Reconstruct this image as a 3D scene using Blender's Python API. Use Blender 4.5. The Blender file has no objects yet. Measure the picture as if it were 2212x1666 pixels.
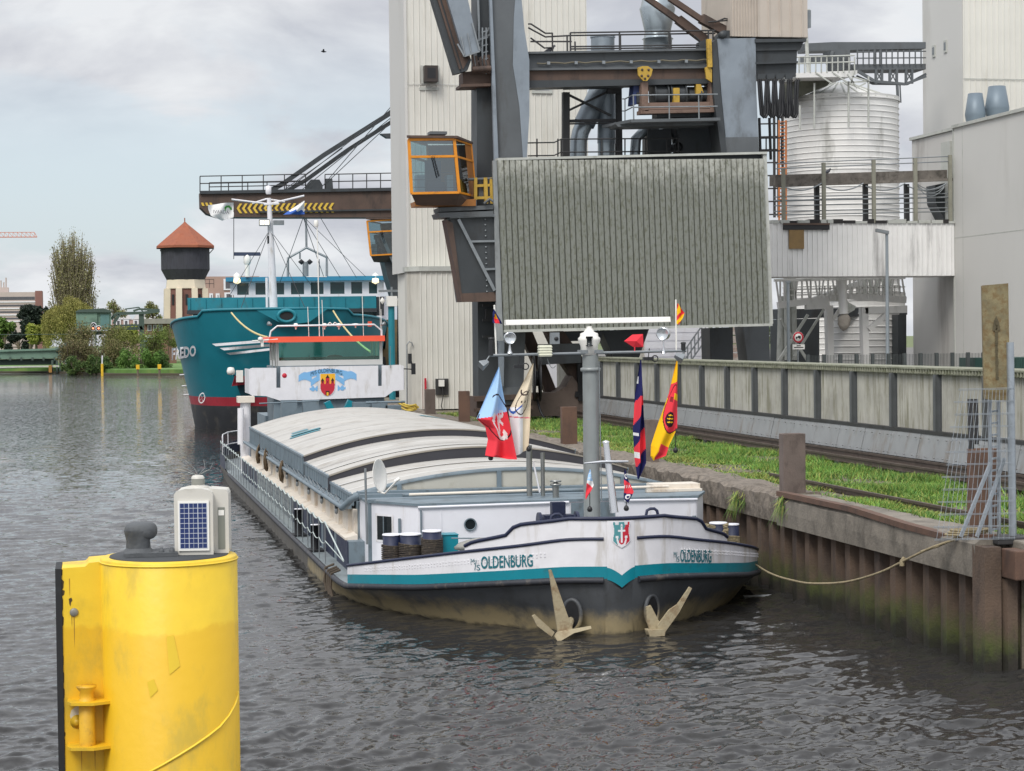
import bpy, math, random
import numpy as np
from mathutils import Vector, Matrix
from math import sin, cos, pi, radians, sqrt, atan
random.seed(7); np.random.seed(7)
S = bpy.context.scene
# ------------------------------------------------------------ camera
FL, HC, ROLL = 4300.0, 5.4, 0.012
def _cam():
    dx, dy = 200 - 1106, 738 - 833
    x = dx*cos(ROLL) - dy*sin(ROLL); y = dx*sin(ROLL) + dy*cos(ROLL)
    p = atan(-y/FL); a = atan(-x/FL*cos(p))
    f = Vector((sin(a)*cos(p), cos(a)*cos(p), -sin(p))); r = Vector((cos(a), -sin(a), 0)); d = f.cross(r)
    return f, cos(ROLL)*r + sin(ROLL)*d, cos(ROLL)*d - sin(ROLL)*r
FWD, RT, DN = _cam()
cam = bpy.data.cameras.new('camera'); co = bpy.data.objects.new('camera', cam); S.collection.objects.link(co)
cam.lens = FL/2212*36; cam.sensor_width = 36; cam.sensor_fit = 'HORIZONTAL'; cam.clip_start = .5; cam.clip_end = 6000
m3 = Matrix((RT, -DN, -FWD)).transposed()
co.matrix_world = Matrix.Translation((0, 0, HC)) @ m3.to_4x4(); S.camera = co
# ------------------------------------------------------------ sky, sun, exposure
SUN_EL, SUN_AZ = radians(48), radians(215)      # azimuth clockwise from +Y
w = bpy.data.worlds.new('World'); S.world = w; w.use_nodes = True
def N(nt, t, **k):
    n = nt.nodes.new(t)
    for a, b in k.items():
        if a == 'inp':
            for i, v in b.items(): n.inputs[i].default_value = v
        else: setattr(n, a, b)
    return n
def world():
    nt = w.node_tree; nt.nodes.clear(); L = nt.links.new
    sky = N(nt, 'ShaderNodeTexSky', sky_type='NISHITA', sun_disc=False, sun_elevation=SUN_EL, sun_rotation=SUN_AZ, air_density=1.0, dust_density=2.0)
    tc = N(nt, 'ShaderNodeTexCoord'); sep = N(nt, 'ShaderNodeSeparateXYZ'); L(tc.outputs['Generated'], sep.inputs[0])
    # flatten towards a cloud deck: project direction on a plane
    zc = N(nt, 'ShaderNodeMath', operation='MAXIMUM', inp={1: 0.0}); L(sep.outputs[2], zc.inputs[0])
    za = N(nt, 'ShaderNodeMath', operation='ADD', inp={1: 0.30}); L(zc.outputs[0], za.inputs[0])
    dx = N(nt, 'ShaderNodeMath', operation='DIVIDE'); L(sep.outputs[0], dx.inputs[0]); L(za.outputs[0], dx.inputs[1])
    dy = N(nt, 'ShaderNodeMath', operation='DIVIDE'); L(sep.outputs[1], dy.inputs[0]); L(za.outputs[0], dy.inputs[1])
    cb = N(nt, 'ShaderNodeCombineXYZ'); L(dx.outputs[0], cb.inputs[0]); L(dy.outputs[0], cb.inputs[1])
    n1 = N(nt, 'ShaderNodeTexNoise', inp={'Scale': 2.1, 'Detail': 7.0, 'Roughness': .52, 'Distortion': .25}); L(cb.outputs[0], n1.inputs['Vector'])
    n2 = N(nt, 'ShaderNodeTexNoise', inp={'Scale': 3.6, 'Detail': 7.0, 'Roughness': .55, 'Distortion': .3})
    mp = N(nt, 'ShaderNodeMapping'); mp.inputs['Location'].default_value = (3.1, 1.7, 0); L(cb.outputs[0], mp.inputs[0]); L(mp.outputs[0], n2.inputs['Vector'])
    cov = N(nt, 'ShaderNodeMapRange', interpolation_type='SMOOTHSTEP', inp={1: .43, 2: .55}); L(n1.outputs[0], cov.inputs[0])
    # clouds thicken overhead
    up = N(nt, 'ShaderNodeMapRange', interpolation_type='SMOOTHSTEP', inp={1: .07, 2: .17, 3: 0., 4: 1.}); L(sep.outputs[2], up.inputs[0])
    cv = N(nt, 'ShaderNodeMath', operation='MAXIMUM'); L(cov.outputs[0], cv.inputs[0]); L(up.outputs[0], cv.inputs[1])
    ramp = N(nt, 'ShaderNodeValToRGB'); L(n2.outputs[0], ramp.inputs[0])
    e = ramp.color_ramp.elements; e[0].position = .38; e[0].color = (4.15, 4.3, 4.75, 1); e[1].position = .62; e[1].color = (6.2, 6.35, 6.55, 1)
    blue = N(nt, 'ShaderNodeMixRGB', blend_type='MIX', inp={0: .70, 2: (5.5, 6.2, 6.7, 1)}); L(sky.outputs[0], blue.inputs[1])
    mx = N(nt, 'ShaderNodeMixRGB', blend_type='MIX'); L(cv.outputs[0], mx.inputs[0]); L(blue.outputs[0], mx.inputs[1]); L(ramp.outputs[0], mx.inputs[2])
    # an overcast sky is brightest overhead
    zg = N(nt, 'ShaderNodeMapRange', inp={1: .17, 2: .8, 3: 1.0, 4: 1.85}); L(sep.outputs[2], zg.inputs[0])
    ml = N(nt, 'ShaderNodeMixRGB', blend_type='MULTIPLY', inp={0: 1.0}); L(mx.outputs[0], ml.inputs[1]); L(zg.outputs[0], ml.inputs[2])
    bg = N(nt, 'ShaderNodeBackground', inp={1: .1}); L(ml.outputs[0], bg.inputs[0])
    out = N(nt, 'ShaderNodeOutputWorld'); L(bg.outputs[0], out.inputs[0])
world()
sl = bpy.data.lights.new('sun', 'SUN'); sl.energy = 1.7; sl.angle = radians(24); sl.color = (1, .96, .90)
so = bpy.data.objects.new('sun', sl); S.collection.objects.link(so)
sd = Vector((sin(SUN_AZ)*cos(SUN_EL), cos(SUN_AZ)*cos(SUN_EL), sin(SUN_EL)))
so.rotation_euler = sd.to_track_quat('Z', 'Y').to_euler(); so.location = (0, 0, 60)
S.view_settings.view_transform = 'Standard'; S.view_settings.look = 'None'; S.view_settings.exposure = 0.42; S.view_settings.gamma = 1
# ------------------------------------------------------------ helpers
def ray(u, v): return FWD + RT*((u-1106)/FL) + DN*((v-833)/FL)
def A(u, v, Y):                     # the point a survey sighting (u, v) meets at distance Y along the quay
    d = ray(u, v); return Vector((0, 0, HC)) + d*(Y/d.y)
def AX(u, v, X):
    d = ray(u, v); return Vector((0, 0, HC)) + d*(X/d.x)
def AZ(u, v, Z=0):
    d = ray(u, v); return Vector((0, 0, HC)) + d*((Z-HC)/d.z)
V = Vector
def lin(h):
    h = h.lstrip('#'); r = [int(h[i:i+2], 16)/255 for i in (0, 2, 4)]
    return tuple((c/12.92 if c <= .04045 else ((c+.055)/1.055)**2.4) for c in r)
MATS = {}
def mat(name, col, rough=.6, metal=0., var=.12, sc=1.5, dirt=None, damt=0., dsc=2., streak=0., bump=0., bsc=30., spec=.5, z=None):
    """procedural surface: base colour with noise variation, blotches and vertical run-down streaks of dirt, fine bump"""
    if name in MATS: return MATS[name]
    m = bpy.data.materials.new(name); m.use_nodes = True; MATS[name] = m
    nt = m.node_tree; L = nt.links.new; b = nt.nodes['Principled BSDF']
    if isinstance(col, str): col = lin(col)
    b.inputs['Roughness'].default_value = rough; b.inputs['Metallic'].default_value = metal; b.inputs['Specular IOR Level'].default_value = spec
    g = N(nt, 'ShaderNodeNewGeometry'); P = g.outputs['Position']
    n = N(nt, 'ShaderNodeTexNoise', inp={'Scale': sc, 'Detail': 6., 'Roughness': .6}); L(P, n.inputs['Vector'])
    r = N(nt, 'ShaderNodeMapRange', inp={1: .3, 2: .7, 3: 1-var, 4: 1+var}); L(n.outputs[0], r.inputs[0])
    mu = N(nt, 'ShaderNodeMixRGB', blend_type='MULTIPLY', inp={0: 1., 1: (*col, 1)}); L(r.outputs[0], mu.inputs[2]); cur = mu.outputs[0]
    for (zz0, zz1, zcol, zs) in (z or ()):       # growth / wet bands bounded by height, ragged edge
        zcol = lin(zcol) if isinstance(zcol, str) else zcol
        sp = N(nt, 'ShaderNodeSeparateXYZ'); L(P, sp.inputs[0])
        nn = N(nt, 'ShaderNodeTexNoise', inp={'Scale': zs, 'Detail': 6., 'Roughness': .7}); L(P, nn.inputs['Vector'])
        a1 = N(nt, 'ShaderNodeMath', operation='MULTIPLY_ADD', inp={1: abs(zz1-zz0)*1.6+.15, 2: 0.}); L(nn.outputs[0], a1.inputs[0])
        a2 = N(nt, 'ShaderNodeMath', operation='ADD'); L(sp.outputs[2], a2.inputs[0]); L(a1.outputs[0], a2.inputs[1])
        o_ = (abs(zz1-zz0)*1.6+.15)*.5
        zr = N(nt, 'ShaderNodeMapRange', interpolation_type='SMOOTHSTEP', inp={1: min(zz0, zz1)+o_, 2: max(zz0, zz1)+o_, 3: 1., 4: 0.}); L(a2.outputs[0], zr.inputs[0])
        mx = N(nt, 'ShaderNodeMixRGB', blend_type='MIX', inp={2: (*zcol, 1)}); L(zr.outputs[0], mx.inputs[0]); L(cur, mx.inputs[1]); cur = mx.outputs[0]
    if dirt is not None and damt > 0:
        if isinstance(dirt, str): dirt = lin(dirt)
        d = N(nt, 'ShaderNodeTexNoise', inp={'Scale': dsc, 'Detail': 8., 'Roughness': .65})
        mp = N(nt, 'ShaderNodeMapping'); mp.inputs['Scale'].default_value = (1, 1, 1-streak*.93); L(P, mp.inputs[0]); L(mp.outputs[0], d.inputs['Vector'])
        dr = N(nt, 'ShaderNodeMapRange', interpolation_type='SMOOTHSTEP', inp={1: .60-.25*damt, 2: .75-.12*damt, 3: 0., 4: min(1., .35+.6*damt)}); L(d.outputs[0], dr.inputs[0])
        mx = N(nt, 'ShaderNodeMixRGB', blend_type='MIX', inp={2: (*dirt, 1)}); L(dr.outputs[0], mx.inputs[0]); L(cur, mx.inputs[1]); cur = mx.outputs[0]
    L(cur, b.inputs['Base Color'])
    rr = N(nt, 'ShaderNodeMapRange', inp={1: .3, 2: .7, 3: max(.02, rough*.85), 4: min(1, rough*1.15)}); L(n.outputs[0], rr.inputs[0]); L(rr.outputs[0], b.inputs['Roughness'])
    if bump > 0:
        bn = N(nt, 'ShaderNodeTexNoise', inp={'Scale': bsc, 'Detail': 5.}); L(P, bn.inputs['Vector'])
        bb = N(nt, 'ShaderNodeBump', inp={'Strength': bump, 'Distance': .02}); L(bn.outputs[0], bb.inputs['Height']); L(bb.outputs[0], b.inputs['Normal'])
    return m
def glass(name, col=(.02, .03, .035), rough=.04, alpha=1., trans=0.):
    if name in MATS: return MATS[name]
    m = bpy.data.materials.new(name); m.use_nodes = True; MATS[name] = m
    b = m.node_tree.nodes['Principled BSDF']; b.inputs['Base Color'].default_value = (*col, 1); b.inputs['Roughness'].default_value = rough
    b.inputs['Transmission Weight'].default_value = trans; b.inputs['IOR'].default_value = 1.45
    if alpha < 1: b.inputs['Alpha'].default_value = alpha
    return m
def lamp(name, col, e):
    if name in MATS: return MATS[name]
    m = bpy.data.materials.new(name); m.use_nodes = True; MATS[name] = m
    b = m.node_tree.nodes['Principled BSDF']; b.inputs['Base Color'].default_value = (*col, 1)
    b.inputs['Emission Color'].default_value = (*col, 1); b.inputs['Emission Strength'].default_value = e
    return m
COL = S.collection
def tag(o, label=None, cat=None, group=None, kind=None):
    for k, v in (('label', label), ('category', cat), ('group', group), ('kind', kind)):
        if v: o[k] = v
    return o
def thing(name, label, cat, loc, group=None):
    o = bpy.data.objects.new(name, None); COL.objects.link(o); o.location = loc; o.empty_display_size = .3
    return tag(o, label, cat, group)
def copy_tree(o, parent=None):
    c = o.copy(); COL.objects.link(c); c.parent = parent
    for ch in list(o.children): copy_tree(ch, c)
    return c
ORI = {}
def origin(o):
    p = V((0, 0, 0))
    while o is not None: p = p + V(o.location); o = o.parent
    return p
class MB:
    def __init__(s): s.v = []; s.f = []; s.m = []; s.sm = []; s.a = []
    def add(s, vs, fs, mi=0, smooth=False):
        k = len(s.v); s.a.append((k, len(s.f))); s.v += [tuple(p) for p in vs]; s.f += [tuple(i+k for i in f) for f in fs]
        s.m += [mi]*len(fs); s.sm += [smooth]*len(fs); return s
    def bb(s, x0, y0, z0, x1, y1, z1, mi=0):
        vs = [(x, y, z) for z in (z0, z1) for y in (y0, y1) for x in (x0, x1)]
        return s.add(vs, [(0, 2, 3, 1), (4, 5, 7, 6), (0, 1, 5, 4), (2, 6, 7, 3), (0, 4, 6, 2), (1, 3, 7, 5)], mi)
    def box(s, c, d, rz=0, mi=0):
        c = V(c); M = Matrix.Rotation(rz, 3, 'Z'); vs = []
        for z in (-.5, .5):
            for y in (-.5, .5):
                for x in (-.5, .5): vs.append(c + M @ V((x*d[0], y*d[1], z*d[2])))
        return s.add(vs, [(0, 2, 3, 1), (4, 5, 7, 6), (0, 1, 5, 4), (2, 6, 7, 3), (0, 4, 6, 2), (1, 3, 7, 5)], mi)
    def bar(s, p, q, w, h=None, mi=0, up=(0, 0, 1)):
        p, q = V(p), V(q); h = h or w; d = (q-p).normalized(); u = V(up)
        if abs(d.dot(u)) > .98: u = V((0, 1, 0))
        a = d.cross(u).normalized(); b = a.cross(d)
        vs = [e + a*sx*w/2 + b*sz*h/2 for e in (p, q) for sz in (-1, 1) for sx in (-1, 1)]
        return s.add(vs, [(0, 1, 3, 2), (4, 6, 7, 5), (0, 4, 5, 1), (2, 3, 7, 6), (0, 2, 6, 4), (1, 5, 7, 3)], mi)
    def tube(s, pts, r, n=8, mi=0, caps=True, smooth=True):
        pts = [V(p) for p in pts]; R = r if isinstance(r, (list, tuple)) else [r]*len(pts); vs = []; fs = []; a = None
        for i, p in enumerate(pts):
            d = (pts[min(i+1, len(pts)-1)] - pts[max(i-1, 0)])
            d = d.normalized() if d.length > 1e-9 else V((0, 0, 1))
            if a is None:
                a = d.cross(V((0, 0, 1))) if abs(d.z) < .95 else d.cross(V((1, 0, 0)))
            a = (a - d*a.dot(d)).normalized(); b = d.cross(a)
            for k in range(n): t = 2*pi*k/n; vs.append(p + (a*cos(t) + b*sin(t))*R[i])
        for i in range(len(pts)-1):
            for k in range(n): k2 = (k+1) % n; fs.append((i*n+k, i*n+k2, (i+1)*n+k2, (i+1)*n+k))
        s.add(vs, fs, mi, smooth)
        if caps: s.add(vs[:n], [tuple(range(n))[::-1]], mi); s.add(vs[-n:], [tuple(range(n))], mi)
        return s
    def lathe(s, prof, o, axis=(0, 0, 1), n=24, mi=0, smooth=True, a0=0, a1=2*pi):
        o = V(o); d = V(axis).normalized(); a = d.cross(V((0, 0, 1))) if abs(d.z) < .9 else V((1, 0, 0))
        a = (a - d*a.dot(d)).normalized(); b = d.cross(a); vs = []; fs = []; full = abs(a1-a0-2*pi) < 1e-6; nn = n if full else n+1
        for (r, z) in prof:
            for k in range(nn): t = a0+(a1-a0)*k/n; vs.append(o + d*z + (a*cos(t)+b*sin(t))*r)
        for i in range(len(prof)-1):
            for k in range(n): k2 = (k+1) % nn; fs.append((i*nn+k, i*nn+k2, (i+1)*nn+k2, (i+1)*nn+k))
        return s.add(vs, fs, mi, smooth)
    def prism(s, pts, ex, mi=0, mside=None):
        pts = [V(p) for p in pts]; ex = V(ex); n = len(pts)
        s.add(pts + [p+ex for p in pts], [tuple(range(n)), tuple(range(2*n-1, n-1, -1))], mi)
        return s.add(pts + [p+ex for p in pts], [(i, (i+1) % n, n+(i+1) % n, n+i) for i in range(n)], mi if mside is None else mside)
    def grid(s, P, mf=None, mi=0, smooth=True):          # P: rows of points; mf(i,j) -> material index
        r, c = len(P), len(P[0]); k = len(s.v); s.v += [tuple(p) for row in P for p in row]
        for i in range(r-1):
            for j in range(c-1):
                m_ = mi if mf is None else mf(i, j)
                if m_ is None: continue
                s.f.append((k+i*c+j, k+i*c+j+1, k+(i+1)*c+j+1, k+(i+1)*c+j)); s.m.append(m_); s.sm.append(smooth)
        return s
    def corr(s, p, q, h, pitch, depth, out, mi=0, prof=None):  # corrugated sheet from p to q (bottom), height h, ribs along +out
        p, q, out = V(p), V(q), V(out); Ln = (q-p).length; d = (q-p)/Ln; prof = prof or [(0, 0), (.12, 1), (.2, 1), (.32, 0)]
        xs = []; x = 0
        while x < Ln:
            for (t, k) in prof:
                if x + t*pitch <= Ln: xs.append((x+t*pitch, k))
            x += pitch
        xs.append((Ln, 0)); hv = h if not isinstance(h, (int, float)) else V((0, 0, h))
        vs = [p+d*a+out*(k*depth) for a, k in xs]; n = len(vs); vs += [v_+hv for v_ in vs]
        return s.add(vs, [(i, i+1, n+i+1, n+i) for i in range(n-1)], mi)
    def each(s, name, mats, parent, n=1):               # one object per n shapes added
        st = s.a[::n]+[(len(s.v), len(s.f))]
        for (v0, f0), (v1, f1) in zip(st[:-1], st[1:]):
            m = MB(); m.v = s.v[v0:v1]; m.f = [tuple(i-v0 for i in f) for f in s.f[f0:f1]]; m.m = s.m[f0:f1]; m.sm = s.sm[f0:f1]; m.build(name, mats, parent)
    def build(s, name, mats, parent=None, kind=None, loc=None, bevel=0, sharp=None):
        if not isinstance(mats, (list, tuple)): mats = [mats]
        a = np.array(s.v, dtype=np.float64)
        if parent is None:
            if loc is None: loc = V(((a[:, 0].min()+a[:, 0].max())/2, (a[:, 1].min()+a[:, 1].max())/2, a[:, 2].min()))
            o0 = V(loc)
        else: o0 = origin(parent)
        a = a - np.array(o0); me = bpy.data.meshes.new(name); me.from_pydata(a.tolist(), [], s.f)
        for m in mats: me.materials.append(m)
        me.polygons.foreach_set('material_index', s.m); me.polygons.foreach_set('use_smooth', s.sm); me.update()
        o = bpy.data.objects.new(name, me); COL.objects.link(o)
        if parent is None: o.location = o0
        else: o.parent = parent
        if bevel: b = o.modifiers.new('bevel', 'BEVEL'); b.width = bevel; b.segments = 2; b.limit_method = 'ANGLE'
        if kind: o['kind'] = kind
        return o
def arr(name, vs, fs, mats, parent=None, kind=None, loc=(0, 0, 0), mi=None, smooth=False):   # big numpy meshes, faces all same size
    me = bpy.data.meshes.new(name); vs = np.asarray(vs, dtype=np.float32); fs = np.asarray(fs, dtype=np.int32); k = fs.shape[1]
    vs = vs - np.array(origin(parent) if parent is not None else loc, dtype=np.float32)
    me.vertices.add(len(vs)); me.vertices.foreach_set('co', vs.ravel()); me.loops.add(fs.size); me.loops.foreach_set('vertex_index', fs.ravel())
    me.polygons.add(len(fs)); me.polygons.foreach_set('loop_start', np.arange(0, fs.size, k, dtype=np.int32)); me.polygons.foreach_set('loop_total', np.full(len(fs), k, dtype=np.int32))
    for m in (mats if isinstance(mats, (list, tuple)) else [mats]): me.materials.append(m)
    if mi is not None: me.polygons.foreach_set('material_index', np.asarray(mi, dtype=np.int32))
    me.polygons.foreach_set('use_smooth', np.full(len(fs), smooth)); me.update(calc_edges=True)
    o = bpy.data.objects.new(name, me); COL.objects.link(o)
    if parent is None: o.location = loc
    else: o.parent = parent
    if kind: o['kind'] = kind
    return o
def text(mb, txt, fn, mi=0, bold=.012, xs=1.):         # flat lettering: unit-height glyphs through fn(x, y) -> point
    c = bpy.data.curves.new('t', 'FONT'); c.body = txt; c.size = 1; c.offset = bold; c.resolution_u = 4
    o = bpy.data.objects.new('t', c); COL.objects.link(o); dg = bpy.context.evaluated_depsgraph_get(); me = bpy.data.meshes.new_from_object(o.evaluated_get(dg))
    P = [p.co for p in me.vertices]; x0 = min(p.x for p in P); x1 = max(p.x for p in P); y0 = min(p.y for p in P); y1 = max(p.y for p in P)
    mb.add([fn((p.x-x0)/(x1-x0), (p.y-y0)/(y1-y0)) for p in P], [tuple(f.vertices) for f in me.polygons], mi)
    bpy.data.objects.remove(o); bpy.data.curves.remove(c); bpy.data.meshes.remove(me)
def quadfn(a, b, c_, d, off=(0, 0, 0)):                # bilinear patch: a,b bottom left/right, c,d top left/right
    a, b, c_, d, off = V(a), V(b), V(c_), V(d), V(off)
    return lambda x, y: (a*(1-x)+b*x)*(1-y) + (c_*(1-x)+d*x)*y + off
def sag(p, q, s, n=14):
    p, q = V(p), V(q); return [p.lerp(q, i/n) - V((0, 0, s*4*(i/n)*(1-i/n))) for i in range(n+1)]
def railing(mb, pts, h, r=.025, rails=2, post=1.6, mi=0):   # posts and rails along a polyline
    pts = [V(p) for p in pts]
    for a, b in zip(pts[:-1], pts[1:]):
        n = max(1, round((b-a).length/post))
        for i in range(n+1): p = a.lerp(b, i/n); mb.tube([p, p+V((0, 0, h))], r, 5, mi)
        for k in range(rails): z = V((0, 0, h*(k+1)/rails)); mb.tube([a+z, b+z], r, 5, mi)
Yv = V((0, 1, 0))
# ============================================================ water
def water():
    rng = np.random.RandomState(3)
    k = 5.4*4300; inv = np.arange(1/20., 1/175., -1.25/k); Y = 1/inv
    Y = np.concatenate([[4., 9., 14., 17.], Y, np.geomspace(180, 1500, 24)])
    q = np.concatenate([[-12, -5, -2, -.9], np.linspace(-.55, -.162, 230), np.linspace(-.16, .56, 860), [.7]])
    YY, Q = np.meshgrid(Y, q, indexing='ij'); X = YY*Q; Z = np.zeros_like(X); dY = np.gradient(Y)[:, None]
    fade = np.clip((YY-17)/5, 0, 1)*np.clip((185-YY)/60, 0, 1)*np.clip((Q+.55)/.08, 0, 1)*np.clip((.6-Q)/.03, 0, 1)
    wx = X + .35*np.sin(X*.31+YY*.17)+.2*np.sin(YY*.53+1)+.12*np.sin(X*1.7-YY*.9); wy = YY + .35*np.sin(X*.23-YY*.29+2)+.2*np.sin(X*.61)+.12*np.sin(X*1.1+YY*1.4)
    gust = .75+.35*np.sin(X*.11+YY*.05)*np.sin(YY*.083+X*.04+1)
    # sheltered water close in front of the moored hull and along the quay
    gust = gust*(1-.35*np.exp(-((X-9)**2/30+(YY-33)**2/14)))
    for i in range(64):
        lam = .16*(7**rng.rand()); th = rng.normal(-.35, .55); kx = 2*pi/lam*sin(th); ky = 2*pi/lam*cos(th)
        amp = .0080*lam**.75*(.6+.8*rng.rand()); ph = rng.rand()*6.28
        res = np.clip((lam*abs(cos(th))+.25*lam)/(dY*2.2)-.7, 0, 1)
        s_ = np.sin(wx*kx+wy*ky+ph); Z += amp*res*(s_+.35*s_*s_)
    Z *= fade*gust
    idx = np.arange(X.size).reshape(X.shape); f = np.stack([idx[:-1, :-1], idx[:-1, 1:], idx[1:, 1:], idx[1:, :-1]], -1)
    keep = (X[:-1, :-1] < 17.5) | (YY[:-1, :-1] > 100)
    f = f[keep]; vs = np.stack([X, YY, Z], -1).reshape(-1, 3)
    used = np.zeros(len(vs), bool); used[f.ravel()] = True; rm = np.cumsum(used)-1
    m = bpy.data.materials.new('water'); m.use_nodes = True; nt = m.node_tree; L = nt.links.new; b = nt.nodes['Principled BSDF']
    b.inputs['Base Color'].default_value = (.030, .029, .028, 1); b.inputs['Roughness'].default_value = .03; b.inputs['IOR'].default_value = 1.33
    g = N(nt, 'ShaderNodeNewGeometry'); mp = N(nt, 'ShaderNodeMapping'); mp.inputs['Scale'].default_value = (1, 1.5, 1); mp.inputs['Rotation'].default_value = (0, 0, .35); L(g.outputs['Position'], mp.inputs[0])
    n1 = N(nt, 'ShaderNodeTexNoise', inp={'Scale': 5.5, 'Detail': 5., 'Roughness': .6, 'Distortion': .3}); L(mp.outputs[0], n1.inputs['Vector'])
    n2 = N(nt, 'ShaderNodeTexNoise', inp={'Scale': .09, 'Detail': 3.}); L(g.outputs['Position'], n2.inputs['Vector'])
    sy = N(nt, 'ShaderNodeSeparateXYZ'); L(g.outputs['Position'], sy.inputs[0])
    ky = N(nt, 'ShaderNodeMapRange', inp={1: 35, 2: 150, 3: .45, 4: 1.25}); L(sy.outputs[1], ky.inputs[0])   # open water is rougher than the berth
    kn = N(nt, 'ShaderNodeMapRange', inp={1: .35, 2: .65, 3: .65, 4: 1.25}); L(n2.outputs[0], kn.inputs[0])
    kk = N(nt, 'ShaderNodeMath', operation='MULTIPLY'); L(ky.outputs[0], kk.inputs[0]); L(kn.outputs[0], kk.inputs[1])
    sb = N(nt, 'ShaderNodeVectorMath', operation='SUBTRACT'); L(n1.outputs['Color'], sb.inputs[0]); sb.inputs[1].default_value = (.5, .5, .5)
    ml = N(nt, 'ShaderNodeVectorMath', operation='MULTIPLY'); L(sb.outputs[0], ml.inputs[0]); ml.inputs[1].default_value = (.8, 1, 0)
    sc = N(nt, 'ShaderNodeVectorMath', operation='SCALE'); L(ml.outputs[0], sc.inputs[0]); L(kk.outputs[0], sc.inputs['Scale'])
    ad = N(nt, 'ShaderNodeVectorMath', operation='ADD'); L(g.outputs['Normal'], ad.inputs[0]); L(sc.outputs[0], ad.inputs[1])
    nm = N(nt, 'ShaderNodeVectorMath', operation='NORMALIZE'); L(ad.outputs[0], nm.inputs[0]); L(nm.outputs[0], b.inputs['Normal'])
    arr('water', vs[used], rm[f], m, kind='structure', smooth=True)
water()
# ============================================================ quay
ZQ = 2.08
M_conc = mat('weathered concrete', '#7f786e', .9, var=.25, sc=2.5, dirt='#4b4740', damt=.55, dsc=1.6, streak=.6, bump=.6, bsc=18)
M_rubble = mat('eroded concrete', '#776e64', .95, var=.4, sc=7, dirt='#4a4338', damt=.5, dsc=5, bump=1., bsc=14)
M_pile = mat('rusty sheet piling', '#5e4e42', .85, var=.22, sc=1.2, dirt='#3c3431', damt=.62, dsc=2.2, streak=.7, bump=.5, bsc=25, z=[(.95, .25, '#4a5226', 2.2), (.55, .12, '#23231a', 3.)])
M_rust = mat('rusty brown steel', '#624a3d', .8, var=.2, sc=2, dirt='#3e3430', damt=.5, dsc=3, streak=.7, bump=.3)
M_post = mat('bollard post steel', '#6b5f59', .8, var=.15, sc=2, dirt='#463c37', damt=.5, dsc=3, streak=.5, bump=.25)
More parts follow.
